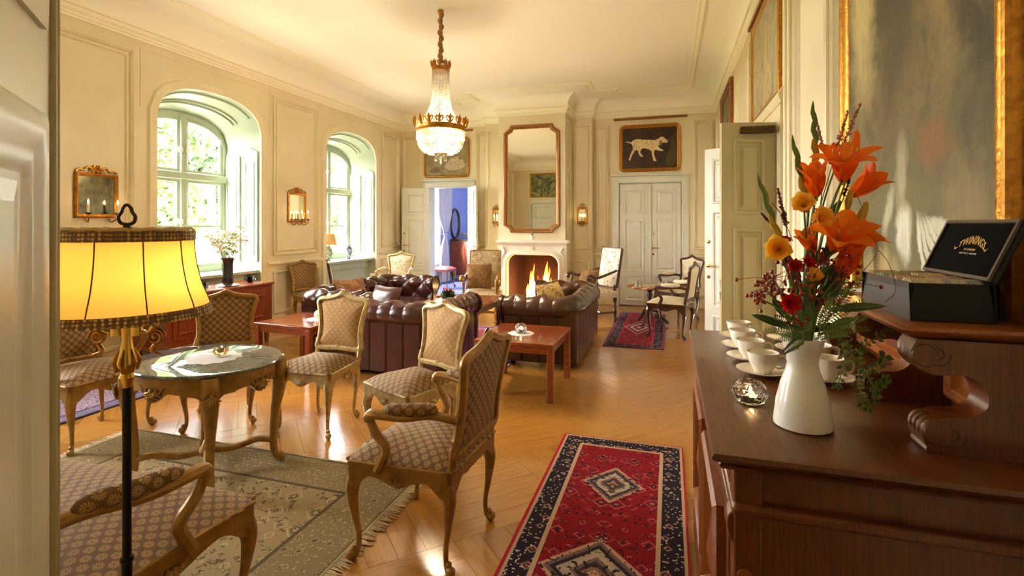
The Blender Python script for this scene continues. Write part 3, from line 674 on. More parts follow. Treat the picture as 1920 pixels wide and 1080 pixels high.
# ================================================================ FURNITURE BUILDERS
def cabriole(m, x, y, ztop, ox, oy, r=0.024, knee=0.034, foot=True):
    """S-curved leg; (ox, oy) = outward direction"""
    prof = [(0.0, 1.0, 1.15), (0.012, 0.86, 1.35), (0.018, 0.74, 1.15), (0.006, 0.5, 0.72), (-0.010, 0.28, 0.52), (-0.008, 0.12, 0.5), (0.012, 0.045, 0.62), (0.022, 0.0, 0.45)]
    pts = cr([(x + ox * d, y + oy * d, h * ztop) for d, h, q in prof], 3); rr = [q[0] for q in cr([(q * r,) for d, h, q in prof], 3)]
    m.tube(pts, rr, 9)
    if foot:
        m.sph((x + ox * .026, y + oy * .026, .026), .021, 8, 6); m.sph((x + ox * .012, y + oy * .012, .05), .014, 8, 5)
    return m
def scrolls(m, c, u, v, nrm, size, k=1.0):
    """small carved shell with two scrolls"""
    c, u, v, nrm = V(c), V(u), V(v), V(nrm)
    for i in range(-3, 4):
        a = i * 0.38; d = u * sin(a) + v * cos(a) * k
        m.tube([c, c + d * size * .55 + nrm * size * .22, c + d * size], [size * .10, size * .15, size * .07], 6)
    m.sph(c + nrm * size * .1, size * .22, 8, 5)
    for s_ in (-1, 1):
        pts = [c + u * s_ * size * (.5 + .9 * t) + v * size * (-.15 + .35 * sin(t * 5)) + nrm * size * .1 for t in [q / 8 for q in range(9)]]
        m.tube(pts, [size * .13 * (1 - q / 11) for q in range(9)], 6)
    return m
def outline_back(w, h, crest=0.045):
    """half-symmetric cartouche outline of a chair back, (y, z) from its centre bottom"""
    half = [(0, 0.018), (0.16, 0.006), (0.34, -0.002), (0.42, 0.012), (0.44, 0.06), (0.405, 0.2), (0.405, 0.45), (0.45, 0.72), (0.485, 0.84), (0.47, 0.905), (0.40, 0.935), (0.27, 0.95), (0.12, 0.995), (0, 1.0 + crest)]
    pts = [(a * w, b * h) for a, b in half]
    full = pts + [(-a, b) for a, b in pts[-2:0:-1]]
    return cr(full, 3, True)
def louis_chair(label, loc, rz, arms=False, width=None, depth=None, ak=1.0, frame=None, fab=None, fabback=None, group='rosette chairs', name=None, zoff=0.0, sc=1.0, cat='chair', backh=None):
    frame = frame or GILT; fab = fab or FAB
    t = thing(name or ('armchair' if arms else 'side_chair'), label, cat, (loc[0], loc[1], zoff), rz, group)
    t.scale = (sc, sc, sc)
    wf = width or (0.56 if arms else 0.47); wr = wf - 0.10; dp = depth or (0.48 if arms else 0.43); sh = 0.40
    xf, xr = dp / 2, -dp / 2; yf, yr = wf / 2, wr / 2
    for s_ in (-1, 1):
        cabriole(MB(), xf - .03, s_ * (yf - .03), sh, .7, s_ * .7).build('leg', frame, t)
        cabriole(MB(), xr + .03, s_ * (yr - .02), sh, -.75, s_ * .3, .022).build('leg', frame, t)
    # seat rail: four shaped aprons
    def apron(p0, p1, dipm, nm):
        p0, p1 = V(p0), V(p1); u = (p1 - p0); L = u.length; u.normalize(); nrm = u.cross(V((0, 0, 1)))
        top = 0.045; lo = [(0, -.075), (L * .08, -.06), (L * .2, -.012), (L * .32, -.018), (L * .42, -.045 * dipm), (L * .5, -.055 * dipm)]
        lo = lo + [(L - a, b) for a, b in lo[-2::-1]]
        poly = cr(lo, 3) + [(L, top), (0, top)]
        m = MB().prism(poly, p0 - nrm * .016 + V((0, 0, sh - .005)), u, (0, 0, 1), nrm * .032)
        m.tube([p0 + nrm * .018 + V((0, 0, sh + .038)), (p0 + p1) / 2 + nrm * .02 + V((0, 0, sh + .038)), p1 + nrm * .018 + V((0, 0, sh + .038))], .008, 6)
        q = m.build('apron', frame, t)
        if dipm > 0.5: scrolls(MB(), (p0 + p1) / 2 + nrm * .02 + V((0, 0, sh - .015)), u, (0, 0, -1), nrm, .036).build('carving', frame, q)
    A, B, C_, D_ = (xr + .015, -yr + .005, 0), (xf - .015, -yf + .012, 0), (xf - .015, yf - .012, 0), (xr + .015, yr - .005, 0)
    apron(A, B, .8, 's'); apron(B, C_, 1.0, 'f'); apron(C_, D_, .8, 's'); apron(D_, A, .3, 'b')
    # seat cushion
    seat = cr([(xr, -yr), (0, -(yf + yr) / 2), (xf - .02, -yf), (xf + .012, -yf * .55), (xf + .02, 0), (xf + .012, yf * .55), (xf - .02, yf), (0, (yf + yr) / 2), (xr, yr), (xr, 0)], 4, True)
    MB().pad(seat, (0, 0, sh + .04), (1, 0, 0), (0, 1, 0), (0, 0, 1), .072, 9, 2.8, .004).build('seat', fab, t, uv='xy')
    # back
    bw = wf - 0.02 if not arms else wf - 0.06
    bh = backh or (0.40 if not arms else 0.46)
    z0 = sh + (0.105 if not arms else 0.09); tilt = radians(9)
    o_ = V((xr + .0, 0, z0)); up = V((-sin(tilt), 0, cos(tilt))); nr = V((cos(tilt), 0, sin(tilt))); yv = V((0, 1, 0))
    ol = outline_back(bw, bh)
    path = [o_ + yv * a + up * b for a, b in ol]
    prof = [(-.012, -.018), (-.018, .004), (-.01, .018), (.006, .022), (.018, .012), (.02, -.004), (.012, -.018)]
    bf = MB().mould(path, nr, prof).build('back_frame', frame, t)
    scrolls(MB(), o_ + up * (bh * 1.035) + nr * .016, yv, up, nr, .030).build('crest', frame, bf)
    scrolls(MB(), o_ + up * (.012) + nr * .016, yv, up, nr, .022).build('crest', frame, bf)
    inn = [(a * .93, bh * .5 + (b - bh * .5) * .93) for a, b in ol]
    MB().pad(inn, o_, yv, up, nr, .034, 7, 3.0).build('back_pad', fabback or fab, t, uv='yz')
    MB().pad(inn, o_ - nr * .004, yv, up, -nr, .016, 5, 3.0).build('outside_back', fab, t, uv='yz')
    for s_ in (-1, 1):
        MB().tube([(xr + .02, s_ * (yr - .02), sh - .02), (xr + .012, s_ * (bw * .41), sh + .05), (xr - .0, s_ * bw * .42, z0 + .03), tuple(o_ + yv * s_ * bw * .44 + up * .07)], [.021, .018, .017, .016], 8).build('back_post', frame, t)
    if arms:
        for s_ in (-1, 1):
            ab = o_ + yv * s_ * bw * .42 + up * (bh * .34)
            p = cr([tuple(ab), (xr + .09, s_ * (bw * .47), .665), (xr + .2 * ak, s_ * (yf - .01), .655), (xr + .31 * ak, s_ * (yf + .012), .66), (xr + .35 * ak, s_ * (yf + .01), .655), (xr + .365 * ak, s_ * (yf + .005), .625)], 4)
            MB().tube(p, [.018 + .004 * sin(i / len(p) * 3) for i in range(len(p))], 8).build('arm', frame, t)
            MB().sph((xr + .355 * ak, s_ * (yf + .01), .645), .026, 10, 6).build('arm_scroll', frame, t)
            p2 = cr([(xr + .355 * ak, s_ * (yf + .008), .64), (xr + .33 * ak, s_ * (yf + .004), .58), (xr + .285 * ak, s_ * (yf - .004), .52), (xr + .30 * ak, s_ * (yf - .008), .465), (xr + .33 * ak, s_ * (yf - .015), .41)], 4)
            MB().tube(p2, [.017 + .006 * (i / len(p2)) for i in range(len(p2))], 8).build('arm_support', frame, t)
            pp = [(xr + .06, s_ * (bw * .47), .688), (xr + .1 * ak, s_ * (bw * .48 + .004), .69), (xr + .17 * ak, s_ * (yf - .018), .685), (xr + .25 * ak, s_ * (yf + .0), .684), (xr + .29 * ak, s_ * (yf + .006), .682)]
            MB().tube(cr(pp, 3), [.006, .018, .025, .028, .029, .03, .03, .029, .028, .026, .022, .015, .006], 10, flat=1.0).build('arm_pad', fab, t, uv='xz')
    return t
def chesterfield(label, loc, rz, W, D, mat, cushions=2, extra=None, cat='sofa', name='chesterfield_sofa'):
    """rolled tufted sofa; local: faces +X, width W along Y, depth D along X"""
    t = thing(name, label, cat, (loc[0], loc[1], 0), rz)
    th = 0.16; hb = 0.60; R = 0.105
    # U path of the inner face (right arm front -> back -> left arm front)
    xi, yi = -D / 2 + th, W / 2 - th; xf = D / 2 - 0.03; rc = 0.10; path = []
    def seg(a, b, n):
        for k in range(n): q = k / n; path.append((a[0] + (b[0] - a[0]) * q, a[1] + (b[1] - a[1]) * q))
    def arc(cx, cy, a0, a1, n):
        for k in range(n): a = radians(a0 + (a1 - a0) * k / n); path.append((cx + rc * cos(a), cy + rc * sin(a)))
    nd = 9
    seg((xf, -yi), (xi + rc, -yi), int(D * 55)); arc(xi + rc, -yi + rc, 270, 180, 8); seg((xi, -yi + rc), (xi, yi - rc), int(W * 55)); arc(xi + rc, yi - rc, 180, 90, 8); seg((xi + rc, yi), (xf, yi), int(D * 55)); path.append((xf, yi))
    # arc-length and outward normals (away from the seat)
    s_ = [0.0]
    for i in range(1, len(path)): s_.append(s_[-1] + math.hypot(path[i][0] - path[i - 1][0], path[i][1] - path[i - 1][1]))
    tot = s_[-1]; ntuft = max(6, round(tot / 0.135)); per = tot / ntuft
    # section: inner face up, over the roll, under it
    sec = [(0.0, 0.36), (-0.005, 0.42), (-0.006, 0.48), (-0.012, 0.53)]
    for q in range(0, 15): a = radians(192 - q * 18); sec.append((0.085 + R * cos(a), hb + R * sin(a)))
    sl_ = [0.0]
    for i in range(1, len(sec)): sl_.append(sl_[-1] + math.hypot(sec[i][0] - sec[i - 1][0], sec[i][1] - sec[i - 1][1]))
    fine = []
    for i in range(len(sec) - 1):
        for k in range(2): q = k / 2; fine.append((sec[i][0] + (sec[i + 1][0] - sec[i][0]) * q, sec[i][1] + (sec[i + 1][1] - sec[i][1]) * q, sl_[i] + (sl_[i + 1] - sl_[i]) * q))
    fine.append((sec[-1][0], sec[-1][1], sl_[-1])); rows = []
    topl = 0.40
    for i, (px, py) in enumerate(path):
        i0, i1 = max(i - 1, 0), min(i + 1, len(path) - 1)
        tx, ty = path[i1][0] - path[i0][0], path[i1][1] - path[i0][1]; L = math.hypot(tx, ty); nx, ny = -ty / L * -1, tx / L * -1
        nx, ny = (-(-ty / L)) * 1.0, (-(tx / L)) * 1.0
        nx, ny = -ty / L * 1.0, tx / L * 1.0
        # path runs right arm -> back -> left arm; outward is to the left of travel for -X then +Y then +X
        ring = []
        for j, (a, z, sl) in enumerate(fine):
            j0, j1 = max(j - 1, 0), min(j + 1, len(fine) - 1); da, dz = fine[j1][0] - fine[j0][0], fine[j1][1] - fine[j0][1]; l2 = math.hypot(da, dz) or 1
            na, nz = -dz / l2, da / l2
            u = s_[i] / per; v = sl / 0.135
            if sl < topl: h = 0.042 * (abs(sin(pi * (u + v) / 1.0 * .5 * 2 / 2)) * abs(sin(pi * (u - v) * .5))) ** .5
            else:
                h0 = 0.042 * (abs(sin(pi * (u + v) * .5)) * abs(sin(pi * (u - v) * .5))) ** .5; h1 = 0.022 * abs(sin(pi * u)) ** .45
                q = min(1, (sl - topl) / .06); h = h0 * (1 - q) + h1 * q * max(0.25, 1 - (sl - topl) / .35)
            a2, z2 = a + na * (h - .012), z + nz * (h - .012)
            ring.append((px - nx * -a2, py - ny * -a2, z2) if False else (px + OUT[0] * nx * a2, py + OUT[0] * ny * a2, z2))
        rows.append(ring)
    m = MB().loft(rows, cap=False, closed=False); m.build('tufted_back', mat, t)
    # buttons at the tuft points
    bt = MB()
    for k in range(1, 2 * ntuft):
        sv = k * per / 2; i = min(range(len(s_)), key=lambda q: abs(s_[q] - sv))
        for r_ in range(0, 4):
            v = r_ * .135
            if (k + r_) % 2 == 0 or v > topl: continue
            # tuft valleys cross where u+v and u-v are both even halves
    # outer panels with vertical seams
    def outer(p0, p1, n, nm='outside_panel'):
        p0, p1 = V(p0), V(p1); u = p1 - p0; L = u.length / n; u.normalize(); nr = V((u.y, -u.x, 0))
        for k in range(n):
            a, b = p0 + u * L * k, p0 + u * L * (k + 1)
            ring = [[a - nr * .03 + V((0, 0, z)), a + nr * 0 + V((0, 0, z)), a + u * L * .06 + nr * .010 + V((0, 0, z)), (a + b) / 2 + nr * .012 + V((0, 0, z)), b - u * L * .06 + nr * .010 + V((0, 0, z)), b + V((0, 0, z)), b - nr * .03 + V((0, 0, z))] for z in (.05, .3, hb - .02)]
            MB().loft(ring).build(nm, mat, t)
    xb, ya = -D / 2 + .045, W / 2 - .045
    outer((xb, ya, 0), (xb, -ya, 0), max(4, round(W / .2))); outer((xb, -ya, 0), (xf - .01, -ya, 0), max(3, round(D / .2))); outer((xf - .01, ya, 0), (xb, ya, 0), max(3, round(D / .2)))
    # arm fronts
    for sg in (-1, 1):
        poly = [(0.0, .05), (0.0, .5)] + [(0.085 + (R + .012) * cos(radians(a)), hb + (R + .012) * sin(radians(a))) for a in range(205, -70, -15)] + [(.115, .45), (.115, .05)]
        m = MB().prism(poly, (xf - .004, sg * yi, 0), (0, sg, 0), (0, 0, 1), (.022, 0, 0)); af = m.build('arm_front', mat, t, bevel=.006)
        pts = [(xf + .02, sg * (yi + a), z) for a, z in poly[1:-1]]; MB().tube(pts, .006, 6).build('piping', mat, af)
    # base rail, seat deck, cushions, feet
    MB().box(-D / 2 + .06, D / 2 - .05, -yi + .0, yi, .07, .30).build('base', mat, t, bevel=.02)
    cw = (2 * yi - .01) / cushions
    for k in range(cushions):
        y0 = -yi + .005 + k * cw
        ol = rrect(xi + .01, D / 2 - .02, y0 + .004, y0 + cw - .004, .05)
        MB().pad(ol, (0, 0, .40), (1, 0, 0), (0, 1, 0), (0, 0, 1), .055, 6, 2.6, .10).build('seat_cushion', mat, t)
    for sx in (-1, 1):
        for sy in (-1, 1):
            MB().lathe([(0, 0), (.022, 0), (.03, .02), (.034, .04), (.026, .06), (.02, .08)], 12, (sx * (D / 2 - .12), sy * (W / 2 - .13), 0)).build('foot', BLACK, t)
    return t
OUT = [1.0]
def end_table(label, loc, rz, sx, sy, h=.48):
    t = thing('end_table', label, 'side table', (loc[0], loc[1], 0), rz, 'cherry wood end tables')
    MB().box(-sx / 2, sx / 2, -sy / 2, sy / 2, h - .028, h).build('table_top', CHERRY, t, bevel=.006)
    tp = MB().mould(rect3((0, 0, h), (1, 0, 0), (0, 1, 0), -sx / 2 + .05, sx / 2 - .05, -sy / 2 + .05, sy / 2 - .05), (0, 0, 1), [(0, 0), (0, .0012), (.006, .0012), (.006, 0)]).build('inlay', MAHOG, t)
    for a in (-1, 1):
        MB().box(-sx / 2 + .06, sx / 2 - .06, a * (sy / 2 - .03) - .011, a * (sy / 2 - .03) + .011, h - .09, h - .028).build('apron', CHERRY, t, bevel=.003)
        MB().box(a * (sx / 2 - .03) - .011, a * (sx / 2 - .03) + .011, -sy / 2 + .06, sy / 2 - .06, h - .09, h - .028).build('apron', CHERRY, t, bevel=.003)
        for b in (-1, 1): MB().box(a * (sx / 2 - .03) - .028, a * (sx / 2 - .03) + .028, b * (sy / 2 - .03) - .028, b * (sy / 2 - .03) + .028, 0, h - .028).build('leg', CHERRY, t, bevel=.006)
    return t
def doily(label, loc, r, mat=None, n=12):
    m = MB(); N_ = n * 6; ring = [(r * (1 + .06 * cos(n * 2 * pi * k / N_)) * cos(2 * pi * k / N_), r * (1 + .06 * cos(n * 2 * pi * k / N_)) * sin(2 * pi * k / N_)) for k in range(N_)]
    m.pad(ring, (0, 0, .0005), (1, 0, 0), (0, 1, 0), (0, 0, 1), .0022, 5, 8, .0004); o = m.build('doily', mat or LACE); o.location = loc; return tag(o, label, 'doily')
def crystal_ball(label, loc, r, name='glass_candle_holder', mat=None, k=.85):
    t = thing(name, label, 'candle holder', loc)
    pr = [(r * .5, 0), (r * .8, r * .2 * k), (r * 1.0, r * .8 * k), (r * .92, r * 1.3 * k), (r * .62, r * 1.75 * k), (r * .5, r * 1.72 * k), (r * .8, r * 1.25 * k), (r * .86, r * .8 * k), (r * .6, r * .3 * k), (0.001, r * .25 * k)]
    m = MB(); n = 18; rings = []
    for i, (a, z) in enumerate(pr): rings.append([((a + (.05 * r if (j + i) % 2 and i < 5 else 0)) * cos(2 * pi * (j + .5 * (i % 2)) / n), (a + (.05 * r if (j + i) % 2 and i < 5 else 0)) * sin(2 * pi * (j + .5 * (i % 2)) / n), z) for j in range(n)])
    m.loft(rings).build('glass_bowl', mat or CRYST, t, smooth=False)
    MB().lathe([(0, r * .27 * k), (r * .36, r * .27 * k), (r * .36, r * .6 * k), (0, r * .62 * k)], 12).build('tealight', WAX, t)
    MB().lathe([(0, 0), (r * .1, r * .12), (r * .07, r * .3), (0.001, r * .5)], 8, (0, 0, r * .62 * k)).build('flame', FLAME, t)
    return t
# ================================================================ SEATING
louis_chair('gilt side chair behind the marble table, facing it, dark rosette back', (-3.20, 2.98), radians(-49), frame=GILT)
louis_chair('gilt side chair right of the marble table with pale rosette back', (-2.42, 3.10), radians(-90), frame=GILTP, fabback=FABL)
louis_chair('gilt side chair in front of the leather armchair back, beside the end table', (-1.58, 2.93), radians(-115), frame=GILTP, fabback=FABL)
louis_chair('gilt side chair against the wall panel between the windows', (-4.88, 6.12), radians(-15), frame=GILT)
louis_chair('gilt armchair nearest the red runner, seen from its side and back', (-1.075, 2.14), radians(177), arms=True)
louis_chair('gilt armchair at the left behind the yellow lamp shade', (-3.80, 2.47), radians(0), arms=True)
def settee():
    t = louis_chair('gilt settee at the lower left behind the lamp pole', (-2.06, 1.18), radians(90), arms=True, width=1.24, depth=.62, ak=1.12, cat='settee', name='settee', group=None, zoff=.0105)
    return t
settee()
louis_chair('pale oval backed armchair beneath the far window', (-4.50, 7.72), radians(-80), arms=True, frame=GILTP, fab=FLORC, group='far window chairs')
louis_chair('dark wooden chair seen from its side beneath the far window', (-4.78, 6.74), radians(38), frame=DWOOD, fab=IVORY, group='far window chairs')
chesterfield('oxblood leather chesterfield armchair with its back to the room', (-2.58, 4.70), radians(90), 1.18, .96, LEATHER, 1, cat='armchair', name='chesterfield_armchair')
chesterfield('brown leather chesterfield sofa beside the fireplace rug, seen from its arm end', (-1.27, 5.80), radians(180), 1.66, .84, LEATHB, 2)
chesterfield('oxblood leather chesterfield sofa along the window side with tufted far arm', (-3.64, 5.76), radians(0), 1.96, .86, LEATHER, 2)
def square_cushion(label, loc, rot, s, mat, name='cushion', th=.07):
    m = MB(); n = 10; g = []
    for sg in (1, -1):
        rows = []
        for i in range(n + 1):
            u = -1 + 2 * i / n; row = []
            for j in range(n + 1):
                v = -1 + 2 * j / n; h = th * ((1 - abs(u) ** 3.2) * (1 - abs(v) ** 3.2)) ** .55; pin = 1 - .06 * (1 - abs(u * v)) * max(abs(u), abs(v))
                row.append((u * s / 2 * pin, v * s / 2 * pin, sg * (h + .004)))
            rows.append(row)
        m.loft(rows if sg > 0 else rows[::-1], cap=False, closed=False)
    o = m.build(name, mat); o.location = loc; o.rotation_euler = rot; tag(o, label, 'cushion'); return o
square_cushion('rose and gold floral cushion leaning on the brown leather sofa', (-1.20, 5.42, .60), (radians(64), 0, radians(70)), .46, CUSHF)
square_cushion('brown tapestry cushion on the window side leather sofa', (-3.70, 5.35, .60), (radians(62), 0, radians(70)), .42, floral('brown tapestry', S(120, 76, 52), (S(90, 50, 36), S(150, 110, 70), S(140, 84, 60))))
square_cushion('oxblood leather cushion standing inside the chesterfield armchair', (-2.86, 4.66, .60), (radians(68), 0, radians(-20)), .44, LEATHER)
def os_armchair(label, loc, rz, fab, wood, w=.60, bh=.60):
    """high rectangular-backed armchair with scrolled arms and turned legs"""
    t = thing('high_back_armchair', label, 'armchair', (loc[0], loc[1], 0), rz, 'fireside armchairs')
    d = .54; sh = .40; tilt = radians(10)
    up = V((-sin(tilt), 0, cos(tilt))); nr = V((cos(tilt), 0, sin(tilt)))
    turned = [(.02, 0), (.03, .02), (.03, .05), (.016, .07), (.026, .11), (.03, .15), (.016, .19), (.024, .2), (.024, .25), (.016, .27), (.03, .31), (.032, .36), (.03, .40)]
    for sy in (-1, 1):
        for x in (d / 2 - .04, -d / 2 + .04):
            MB().lathe(turned, 10, (x, sy * (w / 2 - .035), 0)).build('leg', wood, t)
        MB().tube([(d / 2 - .04, sy * (w / 2 - .035), .39), (d / 2 - .05, sy * (w / 2 - .03), .5), (d / 2 - .035, sy * (w / 2 - .03), .6), (d / 2 - .05, sy * (w / 2 - .03), .66)], [.024, .018, .024, .02], 8).build('arm_support', wood, t)
        p = cr([(-d / 2 + .0, sy * (w / 2 - .045), .76), (-.1, sy * (w / 2 - .03), .71), (.1, sy * (w / 2 - .015), .665), (d / 2 - .06, sy * (w / 2 - .01), .70), (d / 2 + .0, sy * (w / 2), .69), (d / 2 + .015, sy * w / 2, .655), (d / 2 - .01, sy * w / 2, .65)], 4)
        MB().tube(p, [.02 + .008 * (i / len(p)) for i in range(len(p))], 8).build('arm', wood, t)
        MB().box(-d / 2 + .04, d / 2 - .04, sy * (w / 2 - .035) - .014, sy * (w / 2 - .035) + .014, .12, .15).build('stretcher', wood, t, bevel=.005)
    MB().tube([(0, -w / 2 + .03, .135), (.02, -.1, .15), (.02, .1, .15), (0, w / 2 - .03, .135)], .018, 8).build('stretcher', wood, t)
    MB().pad(rrect(-d / 2 + .0, d / 2 + .01, -w / 2, w / 2, .03), (0, 0, sh + .04), (1, 0, 0), (0, 1, 0), (0, 0, 1), .05, 7, 3.4, .08).build('seat', fab, t)
    o_ = V((-d / 2 + .02, 0, sh + .1)); y = V((0, 1, 0)); ol = rrect(-w / 2 + .03, w / 2 - .03, 0, bh, .02)
    MB().pad(ol, o_, y, up, nr, .04, 7, 4, .03).build('backrest', fab, t)
    MB().mould([o_ + y * a + up * b for a, b in ol], nr, [(-.006, -.03), (-.012, 0), (-.004, .012), (.006, .012), (.008, -.03)]).build('back_trim', wood, t)
    for sy in (-1, 1): MB().box(-d / 2 + .02, -d / 2 + .05, sy * (w / 2 - .05) - .016, sy * (w / 2 - .05) + .016, sh - .02, sh + .14).build('back_post', wood, t, bevel=.004)
    return t
os_armchair('gold brocade high backed armchair left of the fireplace', (-2.68, 7.12), radians(-78), FLORA, GILT, .54, .56)
os_armchair('ivory floral high backed armchair right of the fireplace', (-1.12, 7.80), radians(-138), FLORB, DWOOD, .56, .60)
square_cushion('dark gold cushion on the brocade armchair by the fireplace', (-2.73, 7.12, .68), (radians(72), 0, radians(12)), .38, CUSHD)
square_cushion('brown cushion tucked in the ivory floral armchair', (-1.18, 7.66, .62), (radians(66), 0, radians(-40)), .34, CUSHD)
def salon_chair(label, loc, rz, fab):
    t = louis_chair(label, loc, rz, arms=True, frame=DWOOD, fab=IVORY, fabback=fab, width=.52, group='chess table armchairs', name='salon_armchair'); return t
salon_chair('dark walnut armchair nearest the camera at the chess table', (.02, 6.96), radians(163), IVORY)
salon_chair('dark walnut armchair behind the chess table with pale patterned back', (.12, 8.20), radians(-136), FLORC)
# ---- tables
end_table('cherry wood end table on the right, before the brown leather sofa', (-1.24, 4.39), 0, .69, .76)
end_table('cherry wood end table on the left behind the gilt chairs', (-3.58, 4.36), radians(-4), .70, .66)
doily('white lace doily on the right cherry end table', (-1.27, 4.36, .4815), .115); crystal_ball('round crystal candle holder on the right end table', (-1.27, 4.36, .4845), .055)
doily('white lace doily on the left cherry end table', (-3.45, 4.40, .4815), .13); crystal_ball('round white glass candle holder on the left end table', (-3.42, 4.38, .4845), .06, mat=PORCW)
def coffee_table():
    t = thing('coffee_table', 'long dark wood coffee table between the leather sofas', 'coffee table', (-2.42, 5.78, .0105))
    sx, sy, h = .72, .92, .52
    MB().box(-sx / 2, sx / 2, -sy / 2, sy / 2, h - .035, h).build('table_top', MAHOG, t, bevel=.01)
    for a in (-1, 1):
        MB().box(-sx / 2 + .05, sx / 2 - .05, a * (sy / 2 - .04) - .012, a * (sy / 2 - .04) + .012, h - .11, h - .035).build('apron', DWOOD, t)
        MB().box(a * (sx / 2 - .04) - .012, a * (sx / 2 - .04) + .012, -sy / 2 + .05, sy / 2 - .05, h - .11, h - .035).build('apron', DWOOD, t)
        for b in (-1, 1): MB().box(a * (sx / 2 - .04) - .027, a * (sx / 2 - .04) + .027, b * (sy / 2 - .04) - .027, b * (sy / 2 - .04) + .027, 0, h - .035).build('leg', DWOOD, t, bevel=.005)
coffee_table()
def marble():
    b = NB('green grey marble'); b.set(Roughness=0.05, Coat_Weight=0.5, Coat_Roughness=0.03)
    co = b.coord('Object'); f = b.noise(co, 7, 6, .7, 2.5); f2 = b.noise(co, 30, 3)
    b.col(b.ramp(b.math('MULTIPLY_ADD', f2, .25, b.math('MULTIPLY', f, .85)), [(.3, S(54, 58, 58)), (.5, S(74, 80, 80)), (.57, S(112, 118, 118)), (.62, S(76, 82, 82)), (.8, S(60, 64, 64))])); return b.m
def salon_table():
    t = thing('oval_salon_table', 'oval gilt salon table with grey marble top', 'table', (-2.57, 2.29, .0105)); A, B_, h = .43, .36, .665
    ell = lambda s_, n=48: [(A * s_ * cos(2 * pi * k / n), B_ * s_ * sin(2 * pi * k / n)) for k in range(n)]
    MB().loft([[(x, y, h - .022) for x, y in ell(.97)], [(x, y, h - .016) for x, y in ell(1)], [(x, y, h - .005) for x, y in ell(1)], [(x, y, h) for x, y in ell(.985)]]).build('marble_top', marble(), t)
    n = 96; top = []; bot = []; ti = []; bi = []
    for k in range(n):
        a = 2 * pi * k / n; q = abs(cos(2 * a)) ; dip = .075 + .045 * max(0, cos(4 * a)) ** 2 + .05 * max(0, -cos(4 * a)) ** .8 + .012 * cos(16 * a)
        x, y = A * .9 * cos(a), B_ * .9 * sin(a); top.append((x, y, h - .022)); bot.append((x * 1.0, y * 1.0, h - .022 - dip)); ti.append((x * .94, y * .93, h - .022)); bi.append((x * .94, y * .93, h - .022 - dip))
    MB().loft([top, bot, bi, ti], cap=False, wrap=True).build('apron', GILT, t)
    for k, (sx, sy) in enumerate(((1, 1), (1, -1), (-1, 1), (-1, -1))):
        x, y = sx * .285, sy * .235; m = MB()
        prof = [(0.0, .64, .045), (.014, .55, .045), (.012, .45, .036), (-.012, .30, .025), (-.022, .15, .021), (-.012, .06, .022), (.016, .02, .018)]
        m.tube(cr([(x + sx * d * .8, y + sy * d * .6, z) for d, z, r in prof], 3), [q[0] for q in cr([(r,) for d, z, r in prof], 3)], 10)
        m.sph((x + sx * .02, y + sy * .014, .028), .026, 10, 6); lg = m.build('leg', GILT, t)
        scrolls(MB(), (x + sx * .045, y + sy * .035, .56), (-sy * .6, sx * .8, 0), (0, 0, -1), (sx * .8, sy * .6, 0), .05, 1.6).build('carving', GILT, lg)
        p = cr([(x, y, .125), (x * .7, y * .75, .15), (x * .35, y * .4, .12), (0, 0, .13)], 5); MB().tube(p, .019, 8, flat=.9).build('stretcher', GILT, t)
    for a in (0, pi / 2, pi, 3 * pi / 2):
        scrolls(MB(), (A * .91 * cos(a), B_ * .91 * sin(a), h - .09), (-sin(a), cos(a), 0), (0, 0, -1), (cos(a), sin(a), 0), .06).build('carving', GILT, t)
    MB().lathe([(0, .09), (.03, .1), (.045, .13), (.03, .16), (.012, .2), (0, .21)], 12).build('finial', GILT, t)
salon_table()
doily('grey lace doily on the oval marble table', (-2.54, 2.31, .6762), .145, mk('grey lace cloth', S(206, 202, 208), .85, bump=(220, .6)))
def petal_bowl():
    t = thing('petal_glass_bowl', 'small gold glass bowl on the marble table doily', 'bowl', (-2.52, 2.34, .6795))
    gm = mk('pale gold glass', S(250, 226, 170), .08, Transmission_Weight=.85, IOR=1.4)
    for k in range(8):
        a = 2 * pi * k / 8; d = V((cos(a), sin(a), 0)); sd = V((-sin(a), cos(a), 0)); m = MB()
        rows = [[d * r + sd * (w_ * q) + V((0, 0, z + abs(q) * .004)) for q in (-1, -.5, 0, .5, 1)] for r, w_, z in ((.012, .006, .002), (.03, .016, .010), (.04, .018, .026), (.044, .012, .04), (.045, .002, .048))]
        m.loft(rows, cap=False, closed=False).build('petal', gm, t)
    MB().lathe([(0, 0), (.016, 0), (.02, .012), (0, .014)], 12).build('base', gm, t)
petal_bowl()
